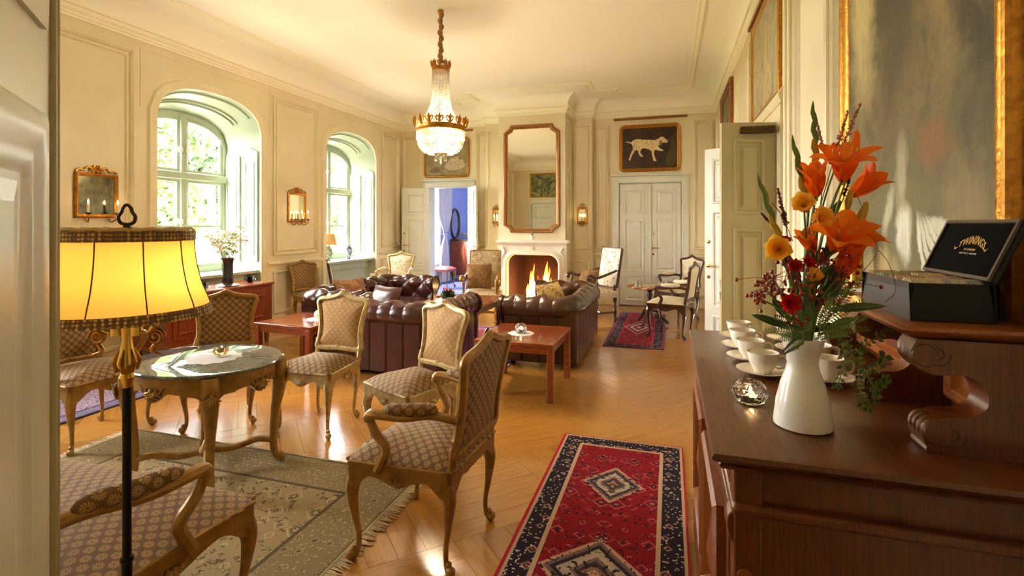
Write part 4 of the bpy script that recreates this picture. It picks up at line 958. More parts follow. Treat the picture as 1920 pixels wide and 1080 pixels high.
def chess():
    t = thing('chess_table', 'small pedestal chess table with inlaid top on the far red rug', 'table', (-.27, 7.60, .012)); h = .56
    b = NB('chess board'); b.set(Roughness=.2, Coat_Weight=.4); ck = b.n('TexChecker'); ck.inputs['Scale'].default_value = 1; b.l(b.coord('Object', (14, 14, 0.0001), (0, 0, 0), (.0, .0, .5)), ck.inputs[0])
    ck.inputs[1].default_value = S(206, 176, 120); ck.inputs[2].default_value = S(96, 60, 34); b.col(ck.outputs[0])
    ol = [(.30 * (1 + .07 * cos(8 * a)) * cos(a), .30 * (1 + .07 * cos(8 * a)) * sin(a)) for a in [2 * pi * k / 64 for k in range(64)]]
    MB().loft([[(x * .95, y * .95, h - .03) for x, y in ol], [(x, y, h - .022) for x, y in ol], [(x, y, h - .006) for x, y in ol], [(x * .985, y * .985, h) for x, y in ol]]).build('table_top', GOLDW, t)
    MB().box(-.215, .215, -.215, .215, h, h + .002).build('board', b.m, t, smooth=False)
    MB().lathe([(.03, .16), (.05, .2), (.035, .25), (.022, .3), (.03, .36), (.045, .42), (.03, .47), (.08, .52), (.1, .53)], 14).build('pedestal', DWOOD, t)
    for k in range(3):
        a = radians(90 + 120 * k + 40); d = V((cos(a), sin(a), 0))
        MB().tube(cr([tuple(d * .02 + V((0, 0, .21))), tuple(d * .1 + V((0, 0, .2))), tuple(d * .18 + V((0, 0, .1))), tuple(d * .26 + V((0, 0, .02)))], 4), [.03] * 4 + [.025] * 5 + [.02] * 4, 8).build('leg', DWOOD, t)
    # glass men
    prof = {'pawn': [(.012, 0), (.013, .006), (.006, .014), (.005, .024), (.009, .026), (.009, .034), (.002, .042)], 'piece': [(.014, 0), (.015, .008), (.008, .018), (.006, .04), (.011, .046), (.012, .056), (.006, .062), (.003, .07)]}
    src = {}
    cg = mk('pressed glass', S(236, 238, 230), .08, Transmission_Weight=.6, IOR=1.3); fg = mk('frosted glass', S(214, 206, 176), .3, Transmission_Weight=.4, IOR=1.3)
    for side, row, kind, mt in ((0, 0, 'piece', cg), (0, 1, 'pawn', cg), (1, 6, 'pawn', fg), (1, 7, 'piece', fg)):
        for c_ in range(8):
            key = (kind, side)
            if key not in src: o = MB().lathe(prof[kind], 8).build('chess_piece' if kind == 'piece' else 'chess_pawn', mt); src[key] = o
            else: o = src[key].copy(); COL.objects.link(o)
            o.location = (-.27 + (row - 3.5) * .05, 7.60 + (c_ - 3.5) * .05, .012 + h + .002)
            tag(o, '%s glass chess %s standing on the chess table board' % ('clear' if side == 0 else 'frosted', 'piece in a back row' if kind == 'piece' else 'pawn in a front row'), 'chess piece', 'glass chess men, %s %s' % ('clear' if side == 0 else 'frosted', kind))
chess()
def wallside_table():
    t = thing('occasional_table', 'small dark occasional table between chairs under the far window', 'side table', (-4.55, 7.22, 0))
    MB().lathe([(.0, .56), (.22, .56), (.23, .57), (.22, .585), (0, .585)], 24).build('table_top', DWOOD, t); MB().lathe([(.05, .05), (.02, .12), (.03, .3), (.02, .45), (.06, .56)], 10).build('pedestal', DWOOD, t)
    for k in range(3): a = 2 * pi * k / 3; MB().tube([(0, 0, .14), (.1 * cos(a), .1 * sin(a), .1), (.2 * cos(a), .2 * sin(a), .018)], [.025, .022, .016], 8).build('leg', DWOOD, t)
wallside_table()
# ================================================================ RUGS
def rug_mat(name, w, l, edge, border, bcol, stripe, field, f2, f3, meds=(), medcol=None, knot=.007, bw=.13, mot=15, soft=False, seed=0.0):
    """woven rug: border bands by distance from the edge, stepped diamond medallions, small scattered motifs, all on a knot grid"""
    b = NB(name); b.set(Roughness=.95, Specular_IOR_Level=.15)
    tc = b.n('TexCoord'); sn = b.n('VectorMath', operation='SNAP'); sn.inputs[1].default_value = (knot, knot, 10); b.l(tc.outputs['Object'], sn.inputs[0])
    sp = b.n('SeparateXYZ'); b.l(sn.outputs[0], sp.inputs[0]); x, y = sp.outputs[0], sp.outputs[1]
    ax, ay = b.math('ABSOLUTE', x), b.math('ABSOLUTE', y)
    e = b.math('MINIMUM', b.math('SUBTRACT', w / 2, ax), b.math('SUBTRACT', l / 2, ay))
    cv = b.n('CombineXYZ'); b.l(ax, cv.inputs[0]); b.l(y, cv.inputs[1]); cv.inputs[2].default_value = seed
    def vor(scale, rnd, metric='MANHATTAN'):
        v = b.n('TexVoronoi', distance=metric); v.inputs['Scale'].default_value = scale; v.inputs['Randomness'].default_value = rnd; b.l(cv.outputs[0], v.inputs['Vector']); return v
    v1 = vor(mot, .55); r = v1.outputs['Distance']
    fld = b.ramp(r, [(0.0, f2), (.07, f2), (.09, f3), (.17, f3), (.19, f2), (.30, f2), (.32, field), (.47, field), (.49, f3), (.53, f3), (.55, field)] if not soft else [(0, f3), (.25, f2), (.45, field), (.6, f2), (1, field)])
    for k in range(1): pass
    ns = b.noise(cv.outputs[0], mot * 3.2, 2, .6)
    fld = b.mix(b.math('GREATER_THAN', ns, .60), fld, f2); fld = b.mix(b.math('GREATER_THAN', ns, .70), fld, f3)
    for cy, a_, b_ in meds:
        q = b.math('ADD', b.math('DIVIDE', ax, a_), b.math('DIVIDE', b.math('ABSOLUTE', b.math('SUBTRACT', y, cy)), b_))
        st = b.math('MULTIPLY', b.math('FLOOR', b.math('MULTIPLY', q, 9)), 1 / 9.0)
        mc = b.ramp(st, [(0, medcol[0]), (.2, medcol[1]), (.34, medcol[2]), (.5, medcol[3]), (.66, medcol[1]), (.8, medcol[2]), (.9, medcol[0])])
        mc = b.mix(b.math('GREATER_THAN', ns, .58), mc, medcol[1])
        fld = b.mix(b.math('LESS_THAN', st, .95), fld, mc)
    v2 = vor(11, .3, 'MANHATTAN'); bd = b.ramp(v2.outputs['Distance'], [(0, bcol[0]), (.10, bcol[0]), (.14, border), (.24, border), (.28, bcol[1]), (.34, bcol[2]), (.40, border), (1, border)])
    bd = b.mix(b.math('GREATER_THAN', b.noise(cv.outputs[0], 60, 1), .64), bd, bcol[1])
    s1, s2, s3, s4 = .014, .026, bw, bw + .02
    c = b.mix(b.math('LESS_THAN', e, s4), fld, stripe); c = b.mix(b.math('LESS_THAN', e, s3), c, bd)
    c = b.mix(b.math('LESS_THAN', e, s2), c, stripe); c = b.mix(b.math('LESS_THAN', e, s1), c, edge)
    c = b.mix(b.math('MULTIPLY', b.noise(b.coord('Object'), 5, 3), .25), c, border); b.col(c)
    b.bump(b.noise(b.coord('Object'), 320, 2), .5, .004); return b.m
def rug(label, x0, x1, y0, y1, mat_kw, fringe=None, th=.010):
    w, l = x1 - x0, y1 - y0; t = thing('rug', label, 'rug', ((x0 + x1) / 2, (y0 + y1) / 2, 0.0004), 0, 'oriental rugs')
    ol = rrect(-w / 2, w / 2, -l / 2, l / 2, .004, 1)
    MB().prism(ol, (0, 0, 0), (1, 0, 0), (0, 1, 0), (0, 0, th)).build('pile', rug_mat(label, w, l, **mat_kw), t, smooth=False)
    if fringe:
        fm = mk('rug fringe', S(220, 204, 170), .9, var=(60, S(186, 164, 124)))
        m = MB(); rnd = random.Random(3)
        for ax, sg, n in fringe:
            L = l if ax == 'x' else w
            for k in range(n):
                q = -L / 2 + L * (k + .5) / n; ln = rnd.uniform(.05, .085); j = rnd.uniform(-.014, .014); h = rnd.uniform(.004, .010)
                p = [(sg * w / 2, q, th * .6), (sg * (w / 2 + ln * .5), q + j * .4, h), (sg * (w / 2 + ln), q + j, .003)] if ax == 'x' else [(q, sg * l / 2, th * .6), (q + j * .4, sg * (l / 2 + ln * .5), h), (q + j, sg * (l / 2 + ln), .003)]
                m.tube(p, [.0045, .005, .002], 5)
        m.build('fringe', fm, t, kind='stuff')
    return t
NAVY, CRM, REDF, DRED = S(34, 26, 40), S(206, 186, 160), S(150, 22, 38), S(84, 14, 30)
rug('near red runner with navy border and stepped diamond medallions', -.69, .085, .85, 3.455, dict(edge=S(176, 28, 40), border=NAVY, bcol=(S(190, 96, 60), CRM, S(120, 30, 40)), stripe=S(190, 158, 128), field=S(136, 10, 26), f2=S(52, 10, 24), f3=S(184, 104, 92), meds=((.70, .17, .20), (-.06, .24, .25), (-.8, .17, .2)), medcol=(S(196, 150, 120), NAVY, S(120, 96, 90), CRM), bw=.125, mot=11))
rug('far red rug with pale blue edge under the chess table', -.765, -.06, 6.13, 8.56, dict(edge=S(80, 70, 130), border=S(40, 34, 60), bcol=(S(150, 130, 140), S(190, 176, 170), S(110, 60, 80)), stripe=S(176, 50, 70), field=S(138, 24, 44), f2=S(44, 22, 40), f3=S(190, 140, 132), meds=((0, .2, .5),), medcol=(S(210, 150, 140), S(60, 30, 60), S(170, 40, 60), S(206, 190, 180)), mot=14))
rug('pale olive rug with cream fringe under the marble table', -3.60, -1.36, .84, 2.64, dict(edge=S(160, 150, 110), border=S(134, 116, 84), bcol=(S(78, 64, 42), S(180, 158, 120), S(106, 88, 60)), stripe=S(80, 68, 50), field=S(150, 130, 96), f2=S(94, 78, 54), f3=S(190, 170, 132), bw=.30, mot=9, seed=3.0), fringe=(('x', 1, 150), ('x', -1, 150)))
rug('rose and blue rug under the coffee table between the sofas', -3.10, -1.57, 4.84, 6.78, dict(edge=S(120, 90, 130), border=S(90, 70, 120), bcol=(S(206, 190, 206), S(190, 120, 150), S(120, 110, 160)), stripe=S(210, 190, 200), field=S(186, 90, 120), f2=S(120, 70, 120), f3=S(222, 200, 206), mot=12, seed=5.0))
rug('blue grey rug at the far left by the window wall', -5.12, -4.22, 1.7, 3.42, dict(edge=S(50, 50, 66), border=S(120, 112, 150), bcol=(S(206, 196, 206), S(160, 150, 186), S(90, 70, 120)), stripe=S(60, 56, 80), field=S(170, 150, 180), f2=S(90, 70, 120), f3=S(220, 210, 214), mot=12, seed=7.0))
# ================================================================ PICTURES AND MIRRORS
def framed(name, label, cat, o, u, N, a0, a1, b0, b1, fw, fmat, cmat, prof=None, notch=0, round_=0.0, depth=.035):
    """frame and flat canvas hung on a wall; o on the wall plane, u along it, N into the room"""
    o, u, N = V(o), V(u), V(N); v = V((0, 0, 1)); c = o + u * (a0 + a1) / 2 + v * b0
    t = thing(name, label, cat, c); W_, H_ = (a1 - a0) / 2, b1 - b0
    if notch: ol = [(-W_ + notch, 0), (W_ - notch, 0), (W_ - notch * .8, notch * .5), (W_ - notch * .3, notch * .8), (W_, notch), (W_, H_ - notch), (W_ - notch * .3, H_ - notch * .8), (W_ - notch * .8, H_ - notch * .5), (W_ - notch, H_), (-W_ + notch, H_), (-W_ + notch * .8, H_ - notch * .5), (-W_ + notch * .3, H_ - notch * .8), (-W_, H_ - notch), (-W_, notch), (-W_ + notch * .3, notch * .8), (-W_ + notch * .8, notch * .5)]
    elif round_: ol = rrect(-W_, W_, 0, H_, round_, 5)
    else: ol = [(-W_, 0), (W_, 0), (W_, H_), (-W_, H_)]
    pts = [u * a + v * b for a, b in ol]
    if u.cross(v).dot(N) < 0: pts = pts[::-1]
    pr = prof or [(0, 0), (0, .75), (.15, 1.0), (.35, .85), (.55, .95), (.75, .55), (1, .45), (1, 0)]
    MB().mould(pts, N, [(a * fw, b * depth) for a, b in pr]).build('frame', fmat, t)
    cx, cy = 0, H_ / 2; s1, s2 = (W_ - fw * .6) / W_, (H_ / 2 - fw * .6) / (H_ / 2)
    cp = [(a * s1, cy + (b - cy) * s2) for a, b in ol]
    cv = MB().prism(cp, N * .004, u, v, N * .008).build('canvas' if cat == 'painting' else 'glass', cmat, t, smooth=False)
    return t, u, v, N
def paint_mat(name, cols, scale, dist=2.0, stretch=(1, 1, 1), rough=.55):
    b = NB(name); b.set(Roughness=rough, Specular_IOR_Level=.3); co = b.coord('Object', stretch); f = b.noise(co, scale, 6, .62, dist)
    b.col(b.ramp(f, [(.28 + .46 * i / (len(cols) - 1), c) for i, c in enumerate(cols)])); b.bump(b.noise(b.coord('Object'), 160, 2), .25, .002); return b.m
def daub(t, name, pts, u, v, N, mat, z=.0135, parent=None):
    """flat painted shape lying on the canvas"""
    return MB().prism(pts, N * z, u, v, N * .0006).build(name, mat, parent or t, smooth=False)
UX = (1, 0, 0)
DOGC = paint_mat('dog coat paint', [S(150, 120, 78), S(206, 180, 134), S(230, 212, 172), S(196, 166, 118)], 14)
t, u, v, N = framed('dog_painting', 'dark painting of a pale hunting dog above the closed double door', 'painting', (0, BY, 0), UX, (0, -1, 0), -.86, .19, 2.40, 3.24, .06, GOLD, paint_mat('dark brown ground', [S(40, 26, 18), S(56, 38, 26), S(74, 50, 32), S(60, 56, 36)], 2.2), round_=.09)
dog = [(-.36, .50), (-.33, .53), (-.24, .555), (-.12, .54), (0, .535), (.10, .52), (.17, .545), (.22, .575), (.27, .57), (.30, .54), (.34, .515), (.355, .485), (.33, .465), (.27, .475), (.22, .46), (.17, .42), (.20, .375), (.255, .35), (.26, .33), (.19, .335), (.11, .355), (.09, .33), (.09, .27), (.12, .19), (.14, .165), (.10, .155), (.07, .18), (.05, .27), (.03, .34), (-.04, .375), (-.13, .39), (-.17, .36), (-.18, .31), (-.13, .255), (-.15, .24), (-.20, .27), (-.225, .33), (-.25, .37), (-.29, .34), (-.35, .26), (-.375, .19), (-.41, .185), (-.40, .23), (-.37, .31), (-.33, .38), (-.34, .45), (-.36, .475), (-.43, .50), (-.48, .505), (-.43, .52)]
daub(t, 'painted_dog', cr([(a * .88, b * 1.02 + .02) for a, b in dog], 2, True), u, v, N, DOGC)
daub(t, 'painted_ear', cr([(.185, .545), (.215, .53), (.2, .47), (.17, .45), (.16, .5)], 2, True), u, v, N, paint_mat('dog ear paint', [S(110, 76, 46), S(150, 112, 70), S(130, 90, 54)], 14), .0145)
daub(t, 'painted_bush', cr([(.30, .10), (.42, .12), (.43, .4), (.40, .56), (.36, .5), (.33, .36), (.28, .22)], 3, True), u, v, N, paint_mat('painted bush', [S(56, 46, 28), S(84, 78, 44), S(60, 54, 30), S(110, 100, 60)], 20), .0138)
t, u, v, N = framed('fowl_painting', 'grey painting of birds above the doorway to the blue room', 'painting', (0, BY, 0), UX, (0, -1, 0), -4.76, -3.77, 2.40, 3.20, .05, GOLD, paint_mat('grey olive ground', [S(96, 88, 62), S(134, 126, 92), S(158, 150, 112), S(110, 100, 70)], 2.5), round_=.08)
daub(t, 'painted_bird', cr([(-.05, .22), (.05, .33), (.16, .40), (.28, .42), (.26, .36), (.36, .34), (.40, .22), (.3, .17), (.1, .14)], 3, True), u, v, N, paint_mat('bird paint', [S(110, 92, 72), S(176, 160, 134), S(206, 192, 166), S(140, 118, 92)], 16))
daub(t, 'painted_bird', cr([(-.38, .12), (-.3, .2), (-.2, .22), (-.12, .14), (-.2, .1)], 3, True), u, v, N, paint_mat('bird paint dark', [S(70, 60, 44), S(130, 112, 86), S(90, 74, 52)], 18))
MB().box(-4.82, -3.70, BY - .03, BY, 3.31, 3.345).build('picture_rail', GOLDW, WB, bevel=.006); MB().box(-.96, .30, BY - .03, BY, 3.33, 3.37).build('picture_rail', GOLDW, WB, bevel=.006)
# right wall overdoors (wall along -Y so that the picture reads from the room)
t, u, v, N = framed('overdoor_painting', 'tall grey still life painting above the open door on the right', 'painting', (RX, 0, 0), (0, -1, 0), (-1, 0, 0), -5.36, -4.08, 2.40, 3.33, .05, GOLD, paint_mat('beige grey ground', [S(120, 110, 82), S(160, 148, 112), S(178, 166, 130), S(136, 124, 92)], 2.4), depth=.03)
daub(t, 'painted_figure', cr([(-.1, .1), (0, .35), (.02, .7), (.1, .72), (.14, .4), (.3, .3), (.34, .12), (.1, .06)], 3, True), u, v, N, paint_mat('pale figure paint', [S(130, 110, 80), S(196, 178, 136), S(160, 138, 98)], 12))
framed('overdoor_painting', 'brown framed painting high on the right wall beyond the white door leaf', 'painting', (RX, 0, 0), (0, -1, 0), (-1, 0, 0), -8.25, -6.98, 2.36, 3.34, .07, GOLDW, paint_mat('olive landscape', [S(70, 60, 40), S(110, 100, 70), S(150, 140, 104)], 2.6), depth=.05)
MB().box(RX - .045, RX, 3.98, 5.46, 3.345, 3.385).build('picture_rail', GOLDW, WR, bevel=.006)
# sloped overdoor cap
MB().mould([(RX, DY1 + .2, DH + .12), (RX, DY0 - .2, DH + .12)], (-1, 0, 0), [(0, 0), (0, .03), (.03, .045), (.06, .05), (.09, .03), (.12, .012), (.12, 0)], closed=False).build('overdoor_cap', CREAM2, WR)
# big painting above the sideboard
def big_paint():
    """rock cliff, pale sky, fox and white bird brushed in as soft blobs on a noise-warped canvas"""
    b = NB('large landscape paint'); b.set(Roughness=.6, Specular_IOR_Level=.25); tc = b.n('TexCoord'); sp = b.n('SeparateXYZ'); b.l(tc.outputs['Object'], sp.inputs[0])
    wob = b.math('MULTIPLY_ADD', b.noise(b.coord('Object'), 3.5, 5, .65), .34, -.17); wob2 = b.math('MULTIPLY_ADD', b.noise(b.coord('Object', loc=(5, 3, 1)), 4.5, 5, .65), .34, -.17)
    y = b.math('ADD', b.math('ADD', sp.outputs[1], 2.075), wob); z = b.math('ADD', b.math('ADD', sp.outputs[2], 1.02), wob2)
    yr = b.math('ADD', b.math('ADD', sp.outputs[1], 2.075), b.math('MULTIPLY', wob, .35)); zr = b.math('ADD', b.math('ADD', sp.outputs[2], 1.02), b.math('MULTIPLY', wob2, .35))
    n1 = b.noise(b.coord('Object'), 4, 6, .65, 1.0); n2 = b.noise(b.coord('Object', (1, 5, 1), (.45, 0, 0)), 9, 4, .6, .6)
    c = b.ramp(n1, [(.3, S(66, 58, 34)), (.45, S(88, 78, 46)), (.6, S(110, 94, 58)), (.75, S(76, 70, 44))])
    def blob(c, cy, cz, ry, rz, rot, col, amt=1.0, soft=1.6, Y=y, Z=z):
        dy, dz = b.math('SUBTRACT', Y, cy), b.math('SUBTRACT', Z, cz); k, s_ = cos(rot), sin(rot)
        a = b.math('DIVIDE', b.math('ADD', b.math('MULTIPLY', dy, k), b.math('MULTIPLY', dz, s_)), ry); e = b.math('DIVIDE', b.math('SUBTRACT', b.math('MULTIPLY', dz, k), b.math('MULTIPLY', dy, s_)), rz)
        r = b.math('SQRT', b.math('ADD', b.math('MULTIPLY', a, a), b.math('MULTIPLY', e, e)))
        f = b.math('MULTIPLY', b.math('MULTIPLY', b.math('SUBTRACT', 1.0, r), soft, clamp=True), amt)
        f = b.math('MULTIPLY', f, b.math('MULTIPLY_ADD', n2, 1.0, .45), clamp=True); return b.mix(f, c, col)
    c = blob(c, 2.0, 1.35, 1.0, .55, 0, S(104, 96, 64), .9, 1.2)          # grey green lower ground
    c = blob(c, 2.46, 2.75, .22, .95, 0, S(184, 166, 112), 1.0, 2.2)        # pale sky
    c = blob(c, 2.12, 2.35, .20, .75, .1, S(72, 60, 34), .9, 1.6)           # dark cliff
    c = blob(c, 1.86, 2.45, .10, .75, -.12, S(146, 122, 74), .85, 1.4)      # lit cliff
    c = blob(c, 1.62, 1.95, .10, .5, -.55, S(56, 50, 28), .9, 1.4)          # dark diagonal
    c = blob(c, 1.55, 2.6, .16, .6, 0, S(126, 112, 72), .7, 1.2)
    c = blob(c, 1.85, 1.70, .15, .13, 0, S(122, 86, 50), .9, 1.8)          # fox
    c = blob(c, 1.68, 1.50, .16, .16, 0, S(150, 128, 92), .6, 1.3)
    c = blob(c, 2.08, 1.62, .05, .17, .05, S(166, 158, 130), .75, 1.5, yr, zr)      # bird neck
    c = blob(c, 2.18, 1.49, .045, .13, .35, S(176, 172, 148), .8, 1.8, yr, zr)     # wing
    c = blob(c, 2.05, 1.42, .08, .12, 0, S(204, 200, 180), .95, 2.0, yr, zr)       # body
    c = blob(c, 2.13, 1.40, .03, .06, 0, S(100, 98, 86), .8, 2.0, yr, zr)
    for k in range(7): c = blob(c, 1.92 - .040 * k * .8, 1.36 + .012 * k, .016, .15 - .006 * k, -.25 - .16 * k, S(206, 202, 182), .85, 2.6, yr, zr)   # fanned tail
    c = blob(c, 2.28, 1.27, .22, .10, 0, S(166, 144, 96), .95, 1.6)         # stone
    b.col(c); b.bump(b.math('ADD', b.noise(b.coord('Object'), 130, 3, .7), b.math('MULTIPLY', n2, .8)), .45, .004); return b.m
t, u, v, N = framed('landscape_painting', 'very large gilt framed painting above the sideboard with a pale bird at the bottom', 'painting', (RX, 0, 0), (0, -1, 0), (-1, 0, 0), -2.69, -1.46, 1.02, 3.32, .085, GOLD, big_paint(), prof=[(0, 0), (0, .7), (.1, .95), (.25, 1), (.4, .8), (.48, .5), (.56, .55), (.66, .8), (.78, .7), (.9, .35), (1, .3), (1, 0)], depth=.035)
# near wall landscape seen in the mirror
framed('green_landscape_painting', 'green landscape painting seen only in the tall mirror', 'painting', (0, NY, 0), (-1, 0, 0), (0, 1, 0), 3.7, 4.68, 2.42, 3.26, .05, GOLD, paint_mat('green landscape', [S(40, 44, 26), S(84, 88, 56), S(150, 150, 110), S(70, 76, 48)], 3.0))
# chimney mirror
framed('chimney_mirror', 'tall gilt mirror with notched corners above the fireplace', 'mirror', (0, CHY, 0), UX, (0, -1, 0), -2.82, -1.80, 1.315, 3.215, .075, GOLDW, MIRR, notch=.13, depth=.04)
# ---- wall sconces
def mirror_sconce(label, o, u, N, w_, h, candles, glass, group='mirror sconces'):
    o, u, N = V(o), V(u), V(N); v = V((0, 0, 1))
    t = thing('mirror_sconce', label, 'wall sconce', o, 0, group)
    pts = [u * a + v * b for a, b in ((-w_ / 2, 0), (w_ / 2, 0), (w_ / 2, h), (-w_ / 2, h))]
    if u.cross(v).dot(N) < 0: pts = pts[::-1]
    fr = MB().mould(pts, N, [(0, 0), (0, .02), (.012, .028), (.028, .02), (.036, .01), (.036, 0)]).build('frame', GOLD, t)
    MB().prism([(-w_ / 2 + .03, .03), (w_ / 2 - .03, .03), (w_ / 2 - .03, h - .03), (-w_ / 2 + .03, h - .03)], N * .003, u, v, N * .005).build('mirror_glass', glass, t, smooth=False)
    m = MB(); scrolls(m, v * (h + .012) + N * .012, u, v, N, w_ * .17)
    for s_ in (-1, 1):
        m.tube(cr([tuple(v * (h + .005) + u * s_ * w_ * q + N * .014 + v * (.05 * r)) for q, r in ((.48, .1), (.4, .5), (.3, .3), (.22, 1.0), (.1, .8), (.06, 1.5))], 4), w_ * .024, 6)
    m.build('crest', GOLD, t)
    for s_ in candles:
        base = u * (s_ * w_ * .27) + v * .0; tip = u * (s_ * w_ * .34) + N * .10 + v * .035
        a = MB().tube(cr([tuple(base + N * .01 - v * .01), tuple(base + N * .05 - v * .04), tuple(tip - v * .035 + N * .005), tuple(tip)], 4), .007, 6).build('candle_arm', GOLD, t)
        MB().lathe([(.004, -.01), (.02, 0), (.022, .012), (.012, .014), (0, .014)], 10, tip).build('drip_pan', IRON, t)
        MB().lathe([(.0105, .014), (.0105, .095), (0, .097)], 10, tip).build('candle', WAX, t)
        MB().lathe([(0, .1), (.006, .108), (.005, .122), (.0005, .14)], 8, tip).build('flame', FLAME, t)
    return t
mirror_sconce('gilt mirror sconce with two lit candles at the far left beside the near window', (LX, 3.49, 1.52), (0, -1, 0), (1, 0, 0), .39, .43, (-1, 1), MIRA)
mirror_sconce('gilt mirror sconce on the panel between the two windows', (LX, 6.25, 1.49), (0, -1, 0), (1, 0, 0), .38, .44, (-1, 0, 1), MIRR)
mirror_sconce('small gilt mirror sconce left of the fireplace', (-3.13, STY, 1.47), UX, (0, -1, 0), .17, .3, (-.5, .5), MIRR)
mirror_sconce('small gilt mirror sconce right of the fireplace', (-1.50, STY, 1.47), UX, (0, -1, 0), .17, .3, (-.5, .5), MIRR)
# ================================================================ FIREPLACE
def fireplace():
    t = thing('fireplace', 'painted stone fireplace surround with curved opening and burning fire', 'fireplace', ((FX0 + FX1) / 2, CHY - .001, 0))
    hw = (FX1 - FX0) / 2; W_ = .60; H_ = 1.14; r = .16; y0 = -.10
    op = [(-hw, 0)] + [(-hw + r - r * cos(radians(a)), FZ - .02 - r + r * sin(radians(a)) + .02) for a in range(0, 91, 10)] + [(hw - r + r * sin(radians(a)), FZ - r + r * cos(radians(a))) for a in range(0, 91, 10)] + [(hw, 0)]
    outer = [(-W_, 0), (-W_, H_), (W_, H_), (W_, 0)]
    m = MB(); n = len(op)   # front face as strips between opening and outer
    poly = [(-W_, 0)] + [(-W_, H_), (W_, H_), (W_, 0)] + op[::-1]
    m.prism(poly, (0, y0, 0), (1, 0, 0), (0, 0, 1), (0, -y0, 0)).build('surround', STONEW, t, smooth=False)
    MB().mould([(a, y0, b) for a, b in op], (0, -1, 0), [(0, 0), (0, .03), (.02, .045), (.045, .04), (.06, .02), (.075, .022), (.085, 0)], closed=False).build('opening_moulding', STONEW, t)
    MB().prism([(-W_ - .05, 0), (-W_ - .06, .02), (-W_ - .06, .035), (-W_ - .03, .05), (W_ + .03, .05), (W_ + .06, .035), (W_ + .06, .02), (W_ + .05, 0)], (0, y0 - .06, H_), (1, 0, 0), (0, 0, 1), (0, .16 - .0, 0)).build('mantel_shelf', STONEW, t, smooth=False, bevel=.008)
    MB().mould([(-W_ - .01, y0, H_ - .03), (W_ + .01, y0, H_ - .03)], (0, -1, 0), [(0, 0), (0, .03), (.03, .045), (.03, 0)], closed=False).build('mantel_moulding', STONEW, t)
    m = MB(); m.lathe([(.0, 0), (.022, 0), (.03, .012), (.02, .018), (0, .02)], 14, (0, y0 - .0, 1.035), Matrix.Rotation(pi / 2, 3, 'X'))
    for k in range(8): a = 2 * pi * k / 8; m.sph((.036 * cos(a), y0 - .006, 1.035 + .036 * sin(a)), .014, 8, 5)
    m.build('rosette', STONEW, t)
    for s_ in (-1, 1):
        p = cr([(s_ * (W_ - .06), y0 - .012, 1.06), (s_ * (W_ - .1), y0 - .014, .98), (s_ * (W_ - .05), y0 - .012, .9), (s_ * (W_ - .04), y0 - .01, .72), (s_ * (W_ - .07), y0 - .01, .66)], 4)
        MB().tube(p, .014, 6).build('carved_scroll', STONEW, t)
    # firebox lined with soot dark brick
    b = NB('soot brick'); b.set(Roughness=.9); br = b.n('TexBrick'); br.inputs['Scale'].default_value = 5.5; br.inputs['Mortar Size'].default_value = .02
    br.inputs['Color1'].default_value = S(76, 36, 24); br.inputs['Color2'].default_value = S(62, 32, 24); br.inputs['Mortar'].default_value = S(44, 36, 30); b.l(b.coord('UV', (1, 1, 1)), br.inputs[0]); b.col(br.outputs[0]); b.bump(br.outputs['Fac'], -.6, .01)
    bx = MB(); d = .48
    for A in (((-hw, 0, 0), (-hw * .75, d, 0), (-hw * .75, d, 1), (-hw, 0, 1)), ((hw, 0, 0), (hw * .75, d, 0), (hw * .75, d, 1), (hw, 0, 1)), ((-hw * .75, d, 0), (hw * .75, d, 0), (hw * .75, d, 1), (-hw * .75, d, 1)), ((-hw, -.1, .02), (hw, -.1, .02), (hw, d, .02), (-hw, d, .02)), ((-hw, 0, 1), (hw, 0, 1), (hw, d, 1), (-hw, d, 1))): bx.add(A, [(0, 1, 2, 3)])
    bx.build('firebox', b.m, t, smooth=False)
    return t
fireplace()
FC = V((-2.20, CHY + .16, .02))
CHAR = mk('charred log', S(46, 30, 22), .9, var=(16, S(96, 60, 40)), bump=(30, .8))
for k, (a, tilt, off, lb) in enumerate(((.35, 1.15, -.07, 'charred log leaning left in the fire'), (2.7, 1.2, .06, 'charred log leaning right in the fire'), (1.9, .25, .0, 'charred log lying at the bottom of the fire'))):
    d = V((cos(a) * cos(tilt), .15, sin(tilt))).normalized(); p0 = FC + V((off - d.x * .15, 0.03 * k, .05)); o = MB().tube([p0, p0 + d * .15, p0 + d * .32, p0 + d * .5], [.035, .04, .038, .03], 9).build('log', CHAR); tag(o, lb, 'log', 'fire logs')
def fire_mat():
    b = NB('fire'); b.set(Base_Color=(0, 0, 0, 1), Roughness=1, Alpha=1.0)
    tc = b.n('TexCoord'); sp = b.n('SeparateXYZ'); b.l(tc.outputs['Generated'], sp.inputs[0]); h = sp.outputs[2]
    b.l(b.ramp(h, [(0, S(255, 190, 80)), (.35, S(255, 220, 130)), (.7, S(255, 140, 40)), (1, S(230, 80, 10))]), b.p.inputs['Emission Color'])
    b.l(b.math('MULTIPLY_ADD', h, -9, 12), b.p.inputs['Emission Strength']); return b.m
FIRE = fire_mat()
ft = thing('fire', 'orange flames burning over the logs', 'fire', FC); rnd = random.Random(5)
for k, (x, h, r) in enumerate(((-.15, .58, .085), (-.21, .36, .05), (.13, .76, .075), (.18, .48, .07), (.0, .34, .06), (.07, .5, .05), (-.06, .3, .06), (.25, .3, .04), (-.11, .72, .035), (.16, .66, .03))):
    pts = [(x + .02 * sin(q * 5 + k), rnd.uniform(-.03, .03), .03 + h * q) for q in (0, .2, .45, .7, .88, 1)]
    MB().tube(cr(pts, 3), [q[0] for q in cr([(r * f,) for f in (.5, 1, .85, .5, .22, .02)], 3)], 8, flat=.5).build('flame', FIRE, ft)
